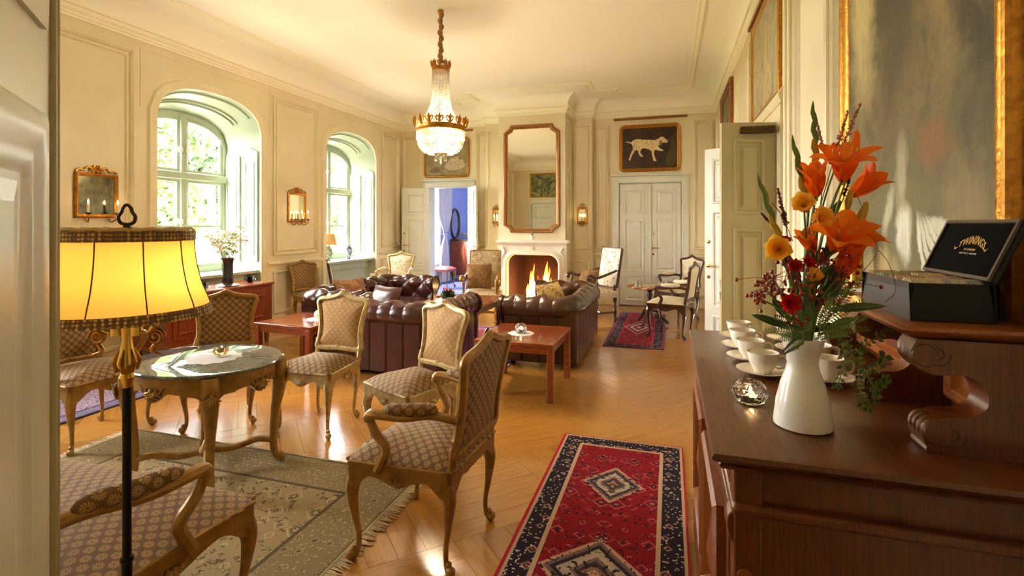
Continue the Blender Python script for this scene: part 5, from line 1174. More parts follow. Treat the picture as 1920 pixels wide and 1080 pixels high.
fl = bpy.data.lights.new('fire light', 'POINT'); fl.energy = 22; fl.color = (1, .5, .18); fl.shadow_soft_size = .1; fo = bpy.data.objects.new('fire light', fl); COL.objects.link(fo); fo.location = FC + V((0, -.05, .25))
t = thing('mantel_pot', 'small white pot with a green sprig on the mantel shelf', 'flower pot', (-2.27, CHY - .09, 1.191)); MB().lathe([(0, 0), (.03, 0), (.042, .04), (.045, .08), (.038, .08), (.03, .03), (0, .03)], 16).build('pot', PORCW, t)
LEAFG = mk('sprig leaf', S(86, 110, 60), .5)
for k in range(9): a = k * 2.4; MB().tube([(0, 0, .07), (.02 * cos(a), .02 * sin(a), .11), (.045 * cos(a), .045 * sin(a), .13 + .03 * (k % 3))], [.003, .007, .001], 5, flat=.3).build('leaf', LEAFG, t)
# ================================================================ CHANDELIER
def lamp_light(name, loc, e, col=(1, .84, .6), r=.04):
    l = bpy.data.lights.new(name, 'POINT'); l.energy = e; l.color = col; l.shadow_soft_size = r; o = bpy.data.objects.new(name, l); COL.objects.link(o); o.location = loc; return o
BEAD = mk('crystal bead', S(255, 244, 220), .08, Transmission_Weight=.55, IOR=1.45)
def chandelier():
    C0 = V((-2.34, 4.96, 0)); t = thing('chandelier', 'crystal basket chandelier with gilt crowns hanging on a cloth wrapped chain', 'chandelier', (C0.x, C0.y, 2.14))
    z = lambda q: q - 2.14
    MB().lathe([(0, z(3.745)), (.03, z(3.745)), (.035, z(3.72)), (.012, z(3.70)), (0, z(3.70))], 12).build('ceiling_rose', GOLD, t)
    pts = [(.007 * sin(k * .9), .007 * cos(k * .9), z(3.72 - (3.72 - 3.20) * k / 30)) for k in range(31)]
    MB().tube(pts, [.025 + .006 * sin(k * 1.7) for k in range(31)], 8).build('wrapped_chain', mk('gold cloth', S(176, 134, 76), .6, var=(30, S(120, 84, 40)), bump=(60, .5)), t)
    def crown(r, z0, h, n, nm, fl=1.08):
        cr_ = MB().lathe([(r * .97, z0 - .005), (r * 1.02, z0), (r * 1.0, z0 + h * .18), (r * 1.03, z0 + h * .36), (r * .99, z0 + h * .36), (r * .96, z0)], 36).build(nm, GOLD, t)
        for k in range(n):
            a = 2 * pi * k / n; d = V((cos(a), sin(a), 0)); s_ = V((-sin(a), cos(a), 0)); wd = 2 * pi * r / n * .5; m = MB(); up = V((0, 0, 1))
            m.tube(cr([tuple(d * r * q * 1.0 + s_ * wd * x + up * (z0 + h * y)) for q, x, y in ((1.02, 0, .34), (1.03, .5, .5), (1.04, .75, .7), (1.05, .45, .82), (1.04, .3, .66))], 3), h * .05, 5)
            m.tube(cr([tuple(d * r * q * 1.0 + s_ * wd * x + up * (z0 + h * y)) for q, x, y in ((1.02, 0, .34), (1.03, -.5, .5), (1.04, -.75, .7), (1.05, -.45, .82), (1.04, -.3, .66))], 3), h * .05, 5)
            m.tube([d * r * 1.02 + up * (z0 + h * .34), d * r * fl + up * (z0 + h * .75), d * r * (fl + .03) + up * (z0 + h)], [h * .09, h * .12, h * .02], 6)
            m.build('crown_leaf', GOLD, cr_)
    crown(.095, z(3.10), .11, 10, 'upper_crown'); crown(.262, z(2.45), .15, 16, 'main_crown')
    def bead(m, p, r, k=1.0):
        p = V(p); m.add([p + V((r, 0, 0)), p + V((0, r, 0)), p + V((-r, 0, 0)), p + V((0, -r, 0)), p + V((0, 0, r * k)), p + V((0, 0, -r * k))], [(0, 1, 4), (1, 2, 4), (2, 3, 4), (3, 0, 4), (1, 0, 5), (2, 1, 5), (3, 2, 5), (0, 3, 5)])
    m = MB(); n = 34
    for k in range(n):
        a = 2 * pi * k / n
        for q in range(34):
            f = q / 33; r = .088 + .012 * f + .13 * max(0, f - .45) ** 1.6 / .55 ** 1.6; zz = 3.09 - f * .60; bead(m, (r * cos(a), r * sin(a), z(zz)), .0085)
    m.build('bead_strands', BEAD, t, smooth=False, kind='stuff')
    m = MB(); rows = 11
    for q in range(rows):
        f = q / (rows - 1)
        if q < 3: r, zz = .252, 2.435 - q * .032
        else: g = (q - 3) / (rows - 4); r = .236 * sqrt(max(.03, 1 - (g * .97) ** 2.2)); zz = 2.335 - g * .135
        n = max(12, int(2 * pi * r / .026))
        for k in range(n):
            a = 2 * pi * (k + .5 * (q % 2)) / n; bead(m, (r * cos(a), r * sin(a), z(zz)), .0125, 1.35)
    m.build('crystal_basket', BEAD, t, smooth=False, kind='stuff')
    MB().lathe([(0, z(2.205)), (.075, z(2.205)), (.08, z(2.215)), (.05, z(2.225)), (0, z(2.225))], 20).build('bottom_plate', GOLD, t)
    for k in range(9):
        a = 2 * pi * k / 9; r = .055 if k else .0
        r = .06; MB().lathe([(0, z(2.13)), (.008, z(2.15)), (.006, z(2.2)), (0, z(2.205))], 6, (r * cos(a), r * sin(a), 0)).build('drop', CRYST, t, smooth=False)
    MB().lathe([(0, z(2.09)), (.012, z(2.115)), (.008, z(2.16)), (.02, z(2.18)), (0, z(2.205))], 8).build('drop', CRYST, t, smooth=False)
    for k in range(6):
        a = 2 * pi * k / 6; MB().lathe([(0, z(2.33)), (.014, z(2.34)), (.018, z(2.36)), (.008, z(2.40)), (0, z(2.41))], 8, (.12 * cos(a), .12 * sin(a), 0)).build('bulb', BULB, t)
    lamp_light('chandelier light', (C0.x, C0.y, 2.40), CHAND_W, r=.16); lamp_light('chandelier upper light', (C0.x, C0.y, 2.66), CHAND_W * .06, r=.08)
CHAND_W = 110
chandelier()
# ================================================================ FLOOR LAMP
def shade_mat():
    b = NB('yellow silk shade'); t = b.t; t.nodes.remove(b.p); co = b.coord('Object')
    d = b.n('BsdfDiffuse'); tr = b.n('BsdfTranslucent'); mx = b.n('MixShader'); mx.inputs[0].default_value = .62
    d.inputs[0].default_value = S(250, 212, 140); tr.inputs[0].default_value = S(255, 196, 100)
    b.l(d.outputs[0], mx.inputs[1]); b.l(tr.outputs[0], mx.inputs[2]); b.l(mx.outputs[0], b.out.inputs[0]); return b.m
TRIM = None
def trim_mat():
    b = NB('shade braid'); b.set(Roughness=.6); co = b.coord('UV', (1, 1, 1)); 
    v = b.n('TexVoronoi', distance='MANHATTAN'); v.inputs['Scale'].default_value = 110; v.inputs['Randomness'].default_value = .15; b.l(b.coord('Object'), v.inputs[0])
    b.col(b.ramp(v.outputs[0], [(.15, S(236, 200, 120)), (.5, S(176, 132, 66)), (.75, S(104, 72, 38))])); b.bump(v.outputs[0], .6, .003); return b.m
def floor_lamp():
    t = thing('floor_lamp', 'floor lamp with large glowing yellow fabric shade and black pole', 'floor lamp', (-1.278, .912, 0))
    MB().lathe([(0, 0), (.13, 0), (.135, .012), (.11, .03), (.05, .045), (.025, .07), (.0, .07)], 28).build('base', BRONZE, t)
    MB().lathe([(.0115, .05), (.0115, .62), (.0145, .622), (.0145, .632), (.0098, .634), (.0098, 1.075), (0, 1.075)], 14).build('pole', BLACK, t)
    MB().lathe([(.010, 1.05), (.017, 1.075), (.012, 1.085), (.021, 1.10), (.024, 1.115), (.016, 1.14), (.011, 1.17), (.014, 1.21), (.009, 1.25), (.014, 1.27), (0, 1.275)], 12).build('stem', BRASS, t)
    for k in range(6):
        a = 2 * pi * k / 6; MB().tube([(.02 * cos(a), .02 * sin(a), 1.09), (.026 * cos(a), .026 * sin(a), 1.115), (.014 * cos(a), .014 * sin(a), 1.145)], [.003, .006, .002], 6).build('acanthus', GOLD, t)
    for s_ in (-1, 1):   # two candle arms across the view
        dx, dy = cos(YAW) * s_, sin(YAW) * s_; P3 = lambda q, zz: (dx * q, dy * q, zz)
        MB().tube(cr([P3(.01, 1.19), P3(.05, 1.185), P3(.075, 1.215), P3(.06, 1.245), P3(.10, 1.232), P3(.135, 1.245)], 5), [.006 + .003 * sin(k) for k in range(26)], 7).build('arm', BRASS, t)
        m = MB(); c_ = V(P3(.072, 1.175)); ux = V((dx, dy, 0)); nn = V((sin(YAW), -cos(YAW), 0))
        pts = [c_ + ux * (.021 * (1 - k / 26) * cos(k * .55)) + V((0, 0, .021 * (1 - k / 26) * sin(k * .55))) for k in range(24)]
        m.tube(pts, .005, 6); m.sph(c_, .009, 8, 5)
        m.tube(cr([tuple(c_ + V((0, 0, -.018))), tuple(c_ + ux * -.01 + V((0, 0, -.035))), tuple(c_ + ux * .012 + V((0, 0, -.045)))], 4), [.006] * 5 + [.003] * 4, 6).build('scroll', GOLD, t)
    for s_ in (-.026, .024):
        MB().lathe([(0, 1.178), (.0135, 1.178), (.0135, 1.222), (0, 1.222)], 12, (cos(YAW) * s_, sin(YAW) * s_, 0)).build('candle_sleeve', BRASS, t)
    # shade: flared, straight top
    prof = [(.140, 1.430), (.140, 1.416), (.142, 1.385), (.147, 1.345), (.157, 1.30), (.170, 1.265), (.177, 1.243)]
    n = 64; rings = []
    for r, zz in cr(prof, 4): rings.append([(r * cos(2 * pi * k / n) * (1 - .006 * abs(cos(5 * 2 * pi * k / n))), r * sin(2 * pi * k / n), zz) for k in range(n)])
    sh = MB().loft(rings, cap=False).build('shade', shade_mat(), t)
    tm = trim_mat()
    MB().lathe([(.1415, 1.436), (.1445, 1.436), (.1455, 1.412), (.1425, 1.411)], 64).build('top_braid', tm, sh)
    MB().lathe([(.176, 1.249), (.179, 1.249), (.1835, 1.226), (.18, 1.225)], 64).build('bottom_braid', tm, sh)
    top = MB(); rings = [[(r * cos(2 * pi * k / 48), r * sin(2 * pi * k / 48), zz + .003 * sin(k * 2.1)) for k in range(48)] for r, zz in ((.143, 1.436), (.134, 1.443), (.09, 1.440), (.05, 1.438))]
    top.loft(rings, cap=False).build('top_frill', mk('gold pleated silk', S(176, 142, 70), .6), sh)
    for k in range(10):
        a = 2 * pi * (k + .35) / 10; pts = [(r * 1.004 * cos(a), r * 1.004 * sin(a), zz) for r, zz in cr(prof, 4)]
        MB().tube(pts, .0016, 5).build('rib', BRONZE, sh)
    ux = V((cos(YAW), sin(YAW), 0)); f = MB(); fz = 1.452
    pts = cr([(-.001, 0), (.016, .004), (.021, .018), (.013, .030), (.010, .040), (0, .048), (-.010, .040), (-.013, .030), (-.021, .018), (-.016, .004)], 3, True)
    f.tube([tuple(ux * a + V((0, 0, fz + b_))) for a, b_ in pts], .0042, 7, wrap=True); f.lathe([(0, 1.438), (.012, 1.438), (.008, 1.448), (.010, 1.455), (0, 1.456)], 10).build('finial', BRONZE, t)
    for s_ in (-1, 1): MB().sph((cos(YAW) * s_ * .055 - .005, sin(YAW) * s_ * .055, 1.315), .022, 10, 7).build('bulb', emit('warm bulb', S(255, 210, 130), 3.5), t)
    lamp_light('floor lamp light', (-1.278 - .06, .912 - .02, 1.315), LAMP_W * .5, (1, .78, .46), .03); lamp_light('floor lamp light', (-1.278 + .06, .912 + .02, 1.315), LAMP_W * .5, (1, .78, .46), .03)
LAMP_W = 1.5
floor_lamp()
# ================================================================ LEFT CHEST AND WINDOW OBJECTS
def chest():
    t = thing('mahogany_chest', 'low red mahogany chest under the near window', 'chest', (-4.99, 4.49, 0)); x0, x1, y0, y1, h = -.26, .23, -.70, .69, .74
    MB().box(x0, x1, y0, y1, .20, h - .03).build('body', MAHOG, t, bevel=.006)
    MB().box(x0, x1 + .02, y0 - .02, y1 + .02, h - .03, h).build('top', CHERRY, t, bevel=.008)
    MB().box(x0, x1 + .012, y0 - .012, y1 + .012, .18, .215).build('base_moulding', MAHOG, t, bevel=.008)
    for a in (x0 + .05, x1 - .04):
        for b in (y0 + .05, y1 - .05): MB().lathe([(.018, 0), (.028, .05), (.03, .12), (.022, .18)], 10, (a, b, 0)).build('foot', MAHOG, t)
    for k in range(2):
        ya = y0 + .05 + k * .65; dr = MB().box(x1, x1 + .012, ya, ya + .60, .27, .66).build('door', MAHOG, t, bevel=.005)
        pframe(dr, (x1 + .012, 0, 0), UY, UZ, ya + .06, ya + .54, .33, .60, PT, MAHOG, 'door_panel')
        MB().sph((x1 + .025, ya + (.55 if k == 0 else .05), .46), .012, 8, 5).build('knob', BRASS, dr)
chest(); CZ = .741
def lotus(label, loc):
    t = thing('lotus_ornament', label, 'ornament', loc, 0, 'lotus ornaments')
    for ring, (n, r, h) in enumerate(((10, .075, .03), (8, .055, .055), (6, .035, .075))):
        for k in range(n):
            a = 2 * pi * (k + .5 * ring) / n; d = V((cos(a), sin(a), 0)); s_ = V((-sin(a), cos(a), 0))
            rows = [[d * (r * q) + s_ * (w_ * j) + V((0, 0, .006 + h * zq)) for j in (-1, 0, 1)] for q, w_, zq in ((.1, .004, 0), (.55, .014, .3), (.9, .012, .75), (1.02, .001, 1.1))]
            MB().loft(rows, cap=False, closed=False).build('petal', IRON, t)
    MB().lathe([(0, 0), (.03, 0), (.035, .01), (0, .016)], 12).build('base', IRON, t)
lotus('dark metal lotus ornament nearest the yellow lamp shade on the chest', (-4.86, 4.28, CZ)); lotus('dark metal lotus ornament at the far end of the chest', (-4.98, 5.05, CZ))
def blossom_vase():
    t = thing('black_vase', 'tall black cylinder vase with flared rim on the chest', 'vase', (-4.92, 4.66, CZ))
    MB().lathe([(0, .02), (.055, .02), (.062, .05), (.058, .1), (.058, .25), (.064, .30), (.085, .325), (.08, .325), (.052, .29), (.05, .1), (0, .06)], 24).build('body', mk('black glaze', S(36, 36, 44), .15, coat=.5), t)
    MB().lathe([(0, 0), (.12, 0), (.125, .01), (.09, .022), (.06, .03), (0, .03)], 24).build('silver_base', mk('silver', S(200, 196, 186), .25, 1.0, bump=(40, .4)), t)
    rnd = random.Random(11); tw = mk('twig', S(120, 104, 84), .8); pet = mk('white blossom petal', S(238, 230, 214), .6, Subsurface_Weight=0); lf = mk('pale green leaf', S(150, 176, 96), .5)
    for k in range(13):
        a = rnd.uniform(0, 2 * pi); ln = rnd.uniform(.25, .5); sp_ = rnd.uniform(.1, .38); br = thing('blossom_branch', 'white blossom branch in the black vase', 'branch', (-4.92, 4.66, CZ + .06), 0, 'blossom branches in the black vase')
        tip = V((cos(a) * sp_ * .7, sin(a) * sp_, .25 + ln * (1 - .5 * sp_))); mid = V((cos(a) * .05, sin(a) * .05, .28)); pts = cr([(0, 0, 0), tuple(mid), tuple(mid.lerp(tip, .55) + V((0, 0, .04))), tuple(tip)], 5)
        MB().tube(pts, [.004 * (1 - i / len(pts) * .7) for i in range(len(pts))], 5).build('twig', tw, br)
        for i in range(9):
            c_ = V(pts[6 + int(i * 1.1)]) + V((rnd.uniform(-.04, .04), rnd.uniform(-.04, .04), rnd.uniform(-.03, .04))); green = rnd.random() < .3; m = MB()
            for q in range(5):
                b_ = 2 * pi * q / 5; d = V((cos(b_), sin(b_), rnd.uniform(-.2, .6))).normalized(); s_ = d.orthogonal().normalized(); L = rnd.uniform(.03, .05)
                m.add([c_, c_ + d * L * .6 + s_ * L * .35, c_ + d * L, c_ + d * L * .6 - s_ * L * .35], [(0, 1, 2, 3)])
            m.build('leaf_cluster' if green else 'blossom', lf if green else pet, br, smooth=False)
blossom_vase()
def jar_mat():
    b = NB('blue white porcelain'); b.set(Roughness=.12, Coat_Weight=.5); f = b.noise(b.coord('Object'), 26, 4, .6, 1.5); b.col(b.ramp(f, [(.40, S(226, 230, 236)), (.5, S(70, 86, 130)), (.6, S(40, 52, 90))])); return b.m
JAR = jar_mat(); WZ = .841
JPROF = [(0, 0), (.04, 0), (.042, .015), (.035, .03), (.06, .08), (.075, .14), (.07, .19), (.04, .23), (.032, .245), (.036, .25)]
t = thing('window_lamp', 'table lamp with patterned vase base and cream shade on the far window sill', 'table lamp', (-5.48, 7.22, WZ)); MB().lathe(JPROF + [(0, .25)], 20).build('vase_base', floral('green patterned porcelain', S(200, 204, 190), (S(60, 80, 60), S(90, 110, 90), S(50, 60, 50)), 30), t)
MB().lathe([(.012, .25), (.012, .31)], 8).build('neck', BRASS, t); MB().lathe([(.14, .28), (.10, .46), (.098, .46), (.138, .28)], 28).build('shade', mk('peach shade', S(236, 190, 130), .8, Transmission_Weight=0), t)
t = thing('ginger_jar', 'blue and white lidded porcelain jar on the far window sill', 'jar', (-5.48, 7.78, WZ)); MB().lathe(JPROF + [(0, .25)], 20).build('body', JAR, t); MB().lathe([(.038, .25), (.042, .26), (.03, .285), (.01, .295), (.014, .31), (0, .32)], 16).build('lid', JAR, t)
t = thing('white_cup', 'white cup on the small table under the far window', 'cup', (-4.59, 7.17, .5855)); MB().lathe([(0, .012), (.025, .012), (.038, .05), (.045, .08), (.042, .08), (.034, .05), (.022, .018), (0, .018)], 16).build('cup', PORC, t); MB().lathe([(0, 0), (.05, .004), (.075, .014), (.072, .017), (.04, .009), (0, .012)], 18).build('saucer', PORC, t)
# flowers on the coffee table
t = thing('table_flowers', 'low orange and green flower arrangement on the coffee table', 'flowers', (-2.60, 5.72, .531)); rnd = random.Random(21)
MB().lathe([(0, 0), (.06, 0), (.08, .03), (.075, .05), (0, .05)], 16).build('bowl', IRON, t); og = mk('orange petal', S(236, 96, 40), .6); gl_ = mk('deep leaf', S(70, 90, 50), .5)
for k in range(34):
    a, e = rnd.uniform(0, 6.28), rnd.uniform(.1, 1.3); d = V((cos(a) * cos(e), sin(a) * cos(e), sin(e))); c_ = V((0, 0, .04)); s_ = d.orthogonal().normalized() * .02
    MB().add([c_, c_ + d * .06 + s_, c_ + d * .11, c_ + d * .06 - s_], [(0, 1, 2, 3)]).build('leaf', gl_, t, smooth=False)
for k, (x, y, z_) in enumerate(((-.02, -.02, .13), (.04, .02, .11))):
    m = MB()
    for q in range(14): a = 2 * pi * q / 14; m.tube([(x, y, z_), (x + .025 * cos(a), y + .025 * sin(a), z_ + .012), (x + .04 * cos(a), y + .04 * sin(a), z_ + .004)], [.003, .008, .001], 5, flat=.4)
    m.build('bloom', og, t)
# ================================================================ BLUE ROOM CONTENTS
t = thing('commode', 'brown wooden commode in the blue room', 'commode', (-5.22, 12.75, 0)); MB().box(-.24, .25, -.58, .58, .15, 1.04).build('body', MAHOG, t, bevel=.01); MB().box(-.25, .28, -.61, .61, 1.04, 1.08).build('top', DWOOD, t, bevel=.01)
for sx in (-.2, .2):
    for sy in (-.52, .52): MB().lathe([(.02, 0), (.03, .15)], 8, (sx, sy, 0)).build('leg', DWOOD, t)
for z_ in (.2, .5, .8): dw = MB().box(.25, .262, -.54, .54, z_, z_ + .22).build('drawer', CHERRY, t, bevel=.005); MB().sph((.275, 0, z_ + .11), .02, 8, 5).build('knob', BRASS, dw)
MB().box(-.242, .24, -.585, -.578, .2, 1.0).build('side_panel', CHERRY, t)
t = thing('oval_mirror', 'oval dark framed mirror on the blue wall', 'mirror', (XB, 12.52, 1.48)); ov = [V((0, .25 * cos(2 * pi * k / 36), .36 * sin(2 * pi * k / 36))) for k in range(36)]
MB().mould(ov, (1, 0, 0), [(0, 0), (0, .03), (-.03, .05), (-.06, .03), (-.07, 0)]).build('frame', DWOOD, t); MB().prism([(p.y, p.z) for p in ov], (.002, 0, 0), (0, 1, 0), (0, 0, 1), (.008, 0, 0)).build('glass', MIRR, t, smooth=False)
t = thing('curtain', 'pale curtain with blue trim beside the blue room window', 'curtain', (XB + .08, 11.62, 0)); rows = []
for z_ in (0.03, .5, .9, 1.15, 1.25, 1.35, 1.7, 2.2, 2.75):
    tie = 1 - .72 * math.exp(-((z_ - 1.22) / .28) ** 2); rows.append([(.04 * sin(k * 1.3) * tie + .03, (-.40 + .80 * k / 40 * 1.0) * tie * (.6 if z_ < 1.2 else 1.0) + .12 * (1 - tie), z_) for k in range(41)])
MB().loft(rows, cap=False, closed=False).build('drape', CURT, t); MB().loft([[(p[0] + .012, p[1] - .03, p[2]) for p in r[:5]] for r in rows], cap=False, closed=False).build('trim', CURTB, t)
MB().tube([(.0, .0, 1.22), (.09, .03, 1.24), (.10, .14, 1.24), (0, .2, 1.26)], .018, 6).build('tieback', CURTB, t)
MB().tube([(.03, -1.6, 2.8), (.03, .6, 2.8)], .015, 8).build('rod', BRASS, t)
t = thing('upholstered_stool', 'red upholstered stool on the blue carpet', 'stool', (-4.98, 10.72, 0)); MB().pad(rrect(-.22, .22, -.25, .25, .04), (0, 0, .44), (1, 0, 0), (0, 1, 0), (0, 0, 1), .06, 6, 2.6, .05).build('seat', RED, t)
for sx in (-1, 1):
    for sy in (-1, 1): cabriole(MB(), sx * .17, sy * .2, .42, sx * .7, sy * .7, .024).build('leg', GILT, t)
for k in range(9):
    o = MB().lathe([(0, 0), (.025, 0), (.006, .012), (.006, .07), (.03, .1), (.034, .15), (.03, .15), (.026, .105), (0, .09)], 10).build('wine_glass', BEAD); o.location = (-5.3 + .1 * (k % 3), 12.5 + .12 * (k // 3), 1.081); tag(o, 'clear glass standing on the commode in the blue room', 'glass', 'glasses on the blue room commode')
# ================================================================ SIDEBOARD
def ribbed(m, c, r, L, ribs=4):
    """scroll roll along Y with raised ribs"""
    prof = []
    for k in range(ribs):
        q0 = k / ribs; prof += [(r * .86, L * q0), (r, L * (q0 + .25 / ribs)), (r, L * (q0 + .7 / ribs)), (r * .86, L * (q0 + .95 / ribs))]
    R_ = Matrix.Rotation(-pi / 2, 3, 'X'); m.lathe([(0, 0)] + prof + [(0, L)], 16, c, R_); return m
def sideboard():
    t = thing('sideboard', 'dark oak sideboard with raised shelf along the right wall', 'sideboard', (.43, 1.9, 0)); X = lambda x: x - .43; Y = lambda y: y - 1.9
    def bx(n, x0, x1, y0, y1, z0, z1, mat=OAKD, par=None, bv=.006): return MB().box(X(x0), X(x1), Y(y0), Y(y1), z0, z1).build(n, mat, par or t, bevel=bv)
    bx('body', .15, .765, 1.26, 2.55, .16, .905, OAKD); bx('plinth', .11, .765, 1.235, 2.575, 0, .16, OAKD, bv=.012)
    # worktop with moulded edge on front and ends
    top = MB(); e = [(.04, 0), (.022, .004), (.016, .012), (.022, .018), (.006, .024), (0, .032), (.004, .042), (.014, .046)]
    rings = [[(X(.09 + a), Y(1.2 + a), .902 + b), (X(.767), Y(1.2 + a), .902 + b), (X(.767), Y(2.6 - a), .902 + b), (X(.09 + a), Y(2.6 - a), .902 + b)] for a, b in e]
    top.loft(rings).build('worktop', OAKT, t)
    # waist moulding and side rails on the near end
    bx('waist_moulding', .135, .765, 1.235, 2.57, .795, .822, OAKD, bv=.010)
    ep = bx('end_panel', .20, .765, 1.252, 1.262, .18, .795)
    for x0, x1 in ((.15, .20),): bx('corner_post', x0 - .012, x1, 1.25, 1.31, .16, .905); bx('corner_post', x0 - .012, x1, 2.50, 2.56, .16, .905)
    # carved bracket ears below the waist on the front corners
    for yy in (1.252, 2.5):
        poly = cr([(.135, .795), (.125, .76), (.14, .72), (.165, .69), (.155, .65), (.175, .62), (.205, .64), (.205, .795)], 3, True)
        MB().prism([(X(a), b) for a, b in poly], (0, Y(yy), 0), (1, 0, 0), (0, 0, 1), (0, .055, 0)).build('carved_bracket', OAKD, t, bevel=.004)
        r_ = MB(); ribbed(r_, (X(.162), Y(yy) - .004, .655), .018, .062, 3); r_.build('bracket_roll', OAKL, t)
    # front: two drawers with diamond points, two doors below with diamond points
    for k in range(2):
        y0 = 1.33 + k * .60; y1 = y0 + .57
        d = bx('drawer', .138, .15, y0, y1, .825, .897, OAKD, bv=.003)
        for q in range(3):
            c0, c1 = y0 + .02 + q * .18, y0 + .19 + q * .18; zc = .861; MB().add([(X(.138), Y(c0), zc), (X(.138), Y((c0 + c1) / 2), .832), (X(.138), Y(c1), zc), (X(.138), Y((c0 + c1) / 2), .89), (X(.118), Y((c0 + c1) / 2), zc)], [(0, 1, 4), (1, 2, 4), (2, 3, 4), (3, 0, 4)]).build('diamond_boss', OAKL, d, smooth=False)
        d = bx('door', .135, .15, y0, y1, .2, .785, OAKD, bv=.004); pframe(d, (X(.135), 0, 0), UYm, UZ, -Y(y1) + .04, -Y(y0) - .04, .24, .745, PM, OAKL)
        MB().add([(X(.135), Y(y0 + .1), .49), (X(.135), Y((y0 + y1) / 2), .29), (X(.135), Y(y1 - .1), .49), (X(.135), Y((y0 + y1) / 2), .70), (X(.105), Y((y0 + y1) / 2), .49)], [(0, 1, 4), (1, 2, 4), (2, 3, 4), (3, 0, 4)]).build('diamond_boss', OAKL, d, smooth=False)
        for sy in (y0 + .05, y1 - .05): MB().sph((X(.122), Y(sy if k else y1 - .05), .5), .012, 8, 5).build('knob', BRONZE, d)
    # raised shelf: deep near part, shallow far part
    sm = MB(); e2 = [(.02, 0), (.012, .008), (.004, .012), (0, .018), (.004, .024), (.008, .026)]
    rr = []
    for a, b in e2:
        z_ = 1.20 + b; rr.append([(X(.767), Y(1.325 + a), z_), (X(.767), Y(2.5), z_), (X(.62 + a), Y(2.5), z_), (X(.62 + a), Y(1.875 - a), z_), (X(.495 + a), Y(1.875 - a), z_), (X(.495 + a), Y(1.325 + a), z_)])
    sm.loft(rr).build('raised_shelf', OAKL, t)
    bx('shelf_back', .745, .766, 1.33, 2.5, .948, 1.2, OAKD)
    pframe(t, (X(.745), 0, 0), UYm, UZ, -Y(1.68), -Y(1.43), .98, 1.17, PM, OAKL, 'back_panel_moulding')
    pframe(t, (X(.745), 0, 0), UYm, UZ, -Y(2.35), -Y(1.80), .98, 1.17, PM, OAKL, 'back_panel_moulding')
    for yy, wd, xs in ((1.335, .075, 0.0), (1.70, .06, .0), (2.36, .06, .09)):
        poly = cr([(.525 + xs, 1.198), (.512 + xs, 1.17), (.525 + xs, 1.135), (.56 + xs, 1.12), (.61 + xs * .6, 1.125), (.645 + xs * .5, 1.10), (.65 + xs * .5, 1.06), (.62 + xs * .6, 1.035), (.58 + xs, 1.03), (.545 + xs, 1.012), (.535 + xs, .98), (.55 + xs, .949)], 4) + [(.745, .949), (.745, 1.198)]
        pn = MB().prism([(X(a), b) for a, b in poly], (0, Y(yy), 0), (1, 0, 0), (0, 0, 1), (0, wd, 0)).build('scroll_bracket', OAKD, t)
        r_ = MB(); ribbed(r_, (X(.537 + xs), Y(yy) - .003, 1.163), .027, wd + .006); r_.build('bracket_roll', OAKD, pn)
        r_ = MB(); ribbed(r_, (X(.562 + xs), Y(yy) - .003, .995), .030, wd + .006); r_.build('bracket_roll', OAKD, pn)
        r_ = MB(); ribbed(r_, (X(.548 + xs), Y(yy) - .003, .957), .011, wd + .006, 1); r_.build('bracket_roll', OAKD, pn)
        for cx, cz, s_ in ((.56 + xs, 1.165, .026), (.585 + xs, .99, .028)):   # engraved spirals on the near face
            pts = [(X(cx) + s_ * (k / 30) * cos(k * .42), Y(yy) - .0005, cz + s_ * (k / 30) * sin(k * .42)) for k in range(31)]
            MB().tube(pts, .0016, 5).build('engraved_spiral', DWOOD, pn)
sideboard()
ST = .9492; SH = 1.2265
# ---- cups and saucers
def cup(loc, rz, lab): 
    t = thing('teacup', lab, 'cup', (loc[0], loc[1], loc[2]), rz, 'white teacups on the sideboard'); t.scale = (1.18,) * 3
    m = MB(); n = 32; pr = [(0, .004), (.02, .003), (.021, 0), (.023, 0), (.024, .006), (.032, .018), (.039, .036), (.042, .054), (.0425, .058), (.0405, .058), (.0375, .036), (.03, .018), (0, .010)]
    rings = [[(r * (1 + (.010 * abs(cos(8 * pi * j / n)) if 4 < i < 9 else 0)) * cos(2 * pi * j / n), r * (1 + (.010 * abs(cos(8 * pi * j / n)) if 4 < i < 9 else 0)) * sin(2 * pi * j / n), z_) for j in range(n)] for i, (r, z_) in enumerate(pr)]
    m.loft(rings).build('bowl', PORC, t)
    MB().tube(cr([(.036, 0, .045), (.05, 0, .053), (.062, 0, .044), (.058, 0, .026), (.044, 0, .017), (.033, 0, .018)], 4), .0032, 7).build('handle', PORC, t); return t
def saucer(loc, lab):
    o = MB().lathe([(0, .003), (.026, .003), (.028, 0), (.032, 0), (.05, .006), (.07, .014), (.0715, .0155), (.069, .0155), (.048, .0085), (.03, .006), (0, .006)], 40).build('saucer', PORC); o.location = loc; o.scale = (1.16,) * 3; return tag(o, lab, 'saucer', 'white saucers on the sideboard')
CUPS = [((.30, 1.875), 'nearest the crystal bowl in the left row'), ((.288, 2.06), 'second from the crystal bowl in the left row'), ((.284, 2.245), 'third from the crystal bowl in the left row'), ((.292, 2.43), 'at the far end of the left row'), ((.485, 1.86), 'right of the white vase, below the shelf'), ((.50, 2.05), 'behind the white vase on its right'), ((.485, 2.245), 'partly hidden behind the white vase'), ((.485, 2.43), 'at the far end of the row behind the vase')]
for k, ((x, y), l_) in enumerate(CUPS):
    saucer((x, y, ST), 'white saucer ' + l_); cup((x, y, ST + .0073), radians(-15 + 7 * (k % 3)), 'white porcelain teacup ' + l_)
t = crystal_ball('cut crystal tealight bowl in front of the teacups', (.215, 1.565, ST), .048, 'crystal_tealight_bowl', k=.72)
